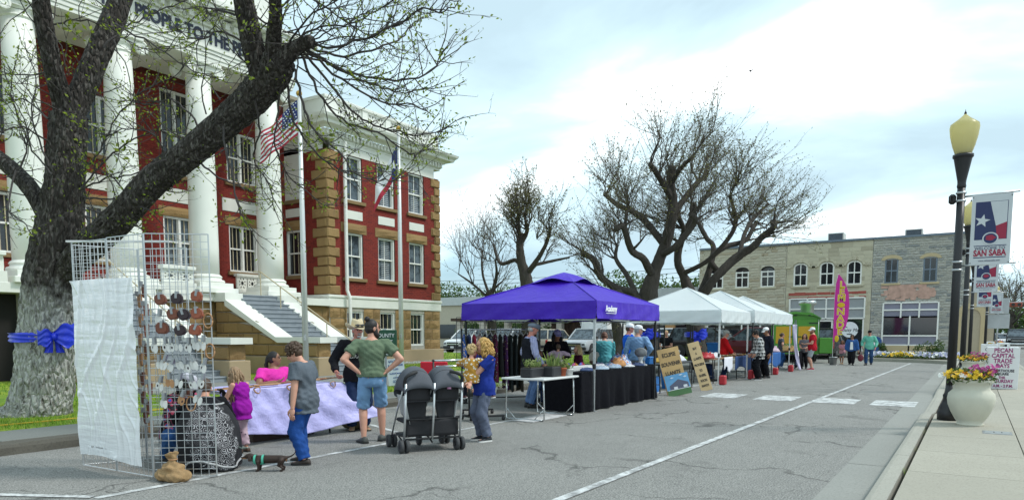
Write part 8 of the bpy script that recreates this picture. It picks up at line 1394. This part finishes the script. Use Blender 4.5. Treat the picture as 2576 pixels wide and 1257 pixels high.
mbx = thing('mailbox', 'blue street mailbox standing by the grey stone building', 'mailbox', (51.0, 5.2, .14)); mbm = mat('mail_blue', (.02, .08, .25), .4, .05); MB().prism([(4.92, .3), (5.48, .3), (5.48, 1.05), (5.4, 1.22), (5.2, 1.3), (5.0, 1.22), (4.92, 1.05)], lambda a_, b_, d: (d, a_, b_), 50.7, 51.3).build('mailbox_body', mbm, mbx, world=True)
for x in (50.75, 51.2):
    for y in (4.96, 5.4): MB().box(x, x + .05, y, y + .05, .14, .3).build('leg', mbm, mbx, world=True)
MB().box(50.68, 50.7, 5.05, 5.35, .75, .95).build('label_plate', MC['sign_white'], mbx, world=True)
# flower bed
fb_ = MB(); r_ = random.Random(9); fc = {'lilac': MB(), 'yellow': MB(), 'white': MB()}
for k in range(2600):
    x, y = r_.uniform(42.4, 47.3), r_.uniform(.6, 5.1)
    if (x - 42.3) * 1.7 + .4 < y - 1.2: continue
    leaf(fb_, V((x, y, .17 + r_.uniform(0, .22))), .14, r_)
    if r_.random() < .34: flower(fc['lilac' if r_.random() < .65 else 'white'] if noise.noise((x * .7, y * .7, 0)) < .25 else fc['yellow'], V((x, y, .3 + r_.uniform(0, .15))), .09, r_)
bd_ = thing('flower_bed', 'bed of white and yellow spring flowers at the far street corner', 'flower bed', (45, 2.5, .16)); fb_.build('foliage', MC['dark_leaf'], bd_, world=True, kind='stuff')
for n_, m in fc.items(): m.build(n_ + '_blooms', FLC[n_], bd_, world=True, kind='stuff')
bush('shrub', 'round dark evergreen shrub right of the walkers by the far bed', (46.6, 2.0, .6), (.7, .8, .5), 900, .12, 'dark_leaf', 'shrub', None, .05, 41); bush('shrub', 'small round shrub beside the mint-shirted man', (48.3, 4.6, .55), (.5, .5, .45), 700, .11, 'dark_leaf', 'shrub', None, .05, 42)
# ------------------------------------------------------------------ signs by the courthouse lawn
ps_ = thing('parking_sign', 'green parking only sign on a grey post behind the bearded man', 'sign', (12.2, 11.3, .15)); MB().box(12.17, 12.23, 11.27, 11.33, .1, 1.6).build('post', MC['galv'], ps_, world=True); sgm = mat('sign_green', (.008, .07, .035), .5, .05); sgn_ = MB(); sgn_.M = Matrix.Translation((12.2, 11.3, 0)) @ Matrix.Rotation(R(-52), 4, 'Z'); sgn_.box(-.28, .28, -.06, -.04, .98, 1.58, .01).build('sign_plate', sgm, ps_, world=True)
for z, s_ in ((1.45, 'COUNTY'), (1.3, 'COURT'), (1.17, 'PARKING'), (1.05, 'ONLY')): text(s_, .125, MC['sign_white'], ps_, tuple(V((12.2, 11.3, z)) + Matrix.Rotation(R(-52), 3, 'Z') @ V((0, -.064, 0))), (R(90), 0, R(-52)), 'lettering', .001, .85)
pstr = thing('poster_sign', 'white yard sign with blue child abuse awareness text on the lawn', 'sign', (12.55, 11.45, .15)); pm_ = MB(); pm_.M = Matrix.Translation((12.62, 11.3, .3)) @ Matrix.Rotation(R(-45), 4, 'Z') @ Matrix.Rotation(R(-6), 4, 'Y'); pm_.box(-.2, .2, -.006, .006, 0, .62, .002).build('panel', mat('poster_white', (.66, .74, .78), .5, .03), pstr, world=True); MB().tube([(12.55, 11.3, .1), (12.6, 11.31, .6)], .006, 5).tube([(12.74, 11.2, .1), (12.72, 11.22, .6)], .006, 5).build('stake', MC['galv'], pstr, world=True)
for i, s_ in enumerate(('April is Child Abuse', 'Awareness Month', 'in 2024', 'The SCCAC encourages', 'us to stop it', 'GO BLUE')): o = text(s_, (.062, .075, .06, .052, .055, .08)[i], mat('print_blue', (.02, .09, .3), .6, 0), pstr, (0, 0, 0), (0, 0, 0), 'lettering', .001, 1, world=True, bold=.002); o.matrix_basis = pm_.M @ Matrix.Translation((0, -.008, .56 - .095 * i)) @ Matrix.Rotation(R(90), 4, 'X') @ Matrix.Diagonal((.62, 1, 1, 1))
MB().tube(catmull([(2.2, 11.5, .175), (3.6, 11.55, .18), (4.6, 11.8, .175), (5.6, 11.75, .18), (7.2, 11.9, .18)], 5), .012, 6).build('extension_cord', mat('cord_yellow', (.55, .35, .02), .6), None, True, label='yellow extension cord lying on the grass by the big tree', cat='cord')
# ------------------------------------------------------------------ buildings across the square
cb2 = thing('metal_building', 'grey corrugated metal building with tan shopfront behind the bare trees', 'building', (54, 20, .1)); cm = mat('corrugated', (.40, .42, .43), .5, .08, 2)
mb = MB(); y = 17.4
while y < 30: mb.box(53.6 + .03 * (int(y * 5) % 2), 53.9, y, y + .2, 3.0, 5.0); y += .2
mb.build('corrugated_wall', cm, cb2, world=True); MB().box(53.9, 66, 17.4, 30, .1, 4.95).build('building_mass', cm, cb2, world=True); holed(MB(), 'X', 53.3, 17.4, 23.5, .1, 3.0, [(18.2, 19.4, .1, 2.3), (20.2, 21.6, .8, 2.2), (22, 23, .1, 2.3)], 0, .3).build('shop_wall', mat('tan_render', (.42, .24, .11), .85), cb2, world=True); MB().box(53.55, 53.58, 17.5, 23.4, .1, 2.9).build('shop_void', MC['glass_dark'], cb2, world=True)
ws_ = thing('wood_shop', 'low dark plank shop front with white TANNING lettering', 'building', (53, 26, .1)); y = 23.6
while y < 30: MB().box(52.8 + .02 * rnd.random(), 53.3, y + .01, y + .27, .1, 3.0).build('plank', mat('dark_plank', (.07, .04, .025), .8, .3, 4, isl=.4), ws_, world=True); y += .28
MB().box(52.74, 52.8, 25.6, 27.2, 1.0, 2.5).build('window', MC['glass_dark'], ws_, world=True); MB().box(51.2, 53.3, 23.6, 30, 3.02, 3.15).build('awning_roof', plw, ws_, world=True); MB().box(53.3, 60, 23.6, 30, .1, 3.4).build('building_mass', mat('dark_plank'), ws_, world=True); text('TANNING', .42, MC['sign_white'], ws_, (52.72, 26.4, 2.25), FYZ, 'lettering', .02, .95, bold=.01)
cw = thing('cream_building', 'long low cream building beyond the courthouse corner', 'building', (60, 45, .1)); MB().box(58, 75, 33, 75, .1, 4.3).build('wall', mat('cream_wall', (.48, .44, .34), .85, .08), cw, world=True); MB().box(57.8, 75, 32.8, 75, 4.3, 5.1).build('roof_fascia', mat('pale_roof', (.5, .53, .53), .6, .05), cw, world=True); MB().box(57.9, 58, 36, 60, 1.0, 2.4).build('window_band', MC['glass_dark'], cw, world=True)
pg = thing('pergola', 'stone pillared pergola with dark beams beyond the parked cars', 'pergola', (52, 33, .1)); stonemat('pillar_stone', (.4, .37, .32), (.55, .52, .46), (.3, .28, .24), 8, .6)
for y in (28.6, 31.2, 33.8, 36.4, 39): MB().box(52, 52.5, y, y + .5, .1, 2.6, .02).build('pillar', MC['pillar_stone'], pg, world=True)
MB().box(51.9, 52.2, 28, 40, 2.6, 2.85).build('beam', mat('dark_plank'), pg, world=True); MB().box(52.3, 52.6, 28, 40, 2.6, 2.86).build('beam', mat('dark_plank'), pg, world=True)
for i, (c, rad, lab) in enumerate((((55.5, 31.2, 2.0), (1.6, 2.2, 1.8), 'leafy green bush behind the champagne suv'), ((55.5, 35.5, 1.6), (1.6, 2.4, 1.5), 'leafy green bush behind the pergola pillars'), ((55, 39.5, 1.8), (1.6, 2.2, 1.7), 'leafy bush beyond the white pickup'))): bush('bush', lab, c, rad, 2200, .22, 'pale_leaf' if i == 9 else 'dark_leaf', 'bush', None, .1, 50 + i)
for i, (c, rad, lab) in enumerate((((80, 62, 6.0), (5, 5, 3.2), 'green leafy tree rising over the cream building'), ((72, 47, 4.6), (4, 4, 2.6), 'lower green tree over the roof of the cream building'), ((72, 30, 5.6), (5, 5, 2.8), 'green tree top behind the corrugated building'), ((78, 24, 5.0), (5, 5, 2.8), 'second green tree top behind the corrugated building'))): bush('leafy_tree', lab, c, rad, 3000, .42, 'dark_leaf', 'tree', 'leafy trees behind the square', 3, 60 + i)
for i, (x, y, rx, rz_) in enumerate(((150, -6, 9, 3.2), (165, 2, 9, 3.5), (175, -14, 10, 4), (150, -18, 9, 4), (190, -4, 12, 4.2), (140, 12, 8, 4))): bush('distant_tree', ('green tree in the far belt closing the street, left', 'green tree second in the far belt', 'green tree third in the far belt', 'green tree at the right edge of the far belt', 'tall green tree behind the far belt', 'green tree behind the stone buildings')[i], (x, y, rz_), (rx * .7, rx, rz_), 1800, .8, 'dark_leaf', 'tree', 'far belt of trees', .3, 70 + i)
ro = thing('street_row', 'low row of shops far down the street past the stone corner', 'building', (85, 3, .1)); MB().box(70, 120, 1.0, 12, .1, 5).build('wall', MC['rough_tan'], ro, world=True)
for k in range(6): MB().box(72 + k * 8, 77 + k * 8, .9, 1.0, .5, 2.6).build('window', MC['glass_dark'], ro, world=True); MB().box(71.5 + k * 8, 78 + k * 8, -.3, 1.0, 2.9, 3.1).build('awning', (redb, bl_, plb)[k % 3], ro, world=True)
for i in range(3):
    e = MB().tube([(70 + 6 * t, 85 - 75 * t, 9.2 - .5 * i - 1.2 * math.sin(PI * t)) for t in [k / 14 for k in range(15)]], .03, 4, False); e.build('power_line', bk, None, label=f'{("top", "middle", "lowest")[i]} power line strung across the sky right of the courthouse', cat='power line')
bd2 = MB().sheet(lambda u, v: (30 + (v - .5) * .16 * (1 - abs(2 * u - 1)), 8.0 + (u - .5) * .9, 11.9 + .22 * abs(2 * u - 1) ** 1.3), 10, 2).ball((30, 8.0, 11.9), (.2, .06, .06), 8, 6); ob_ = bd2.build('bird', bk, None, True, label='small dark bird gliding high in the cloudy sky', cat='bird'); ob_.matrix_world = Matrix.Translation((30, 8, 11.9)) @ Matrix.Scale(.55, 4) @ Matrix.Translation((-30, -8, -11.9))
bake()
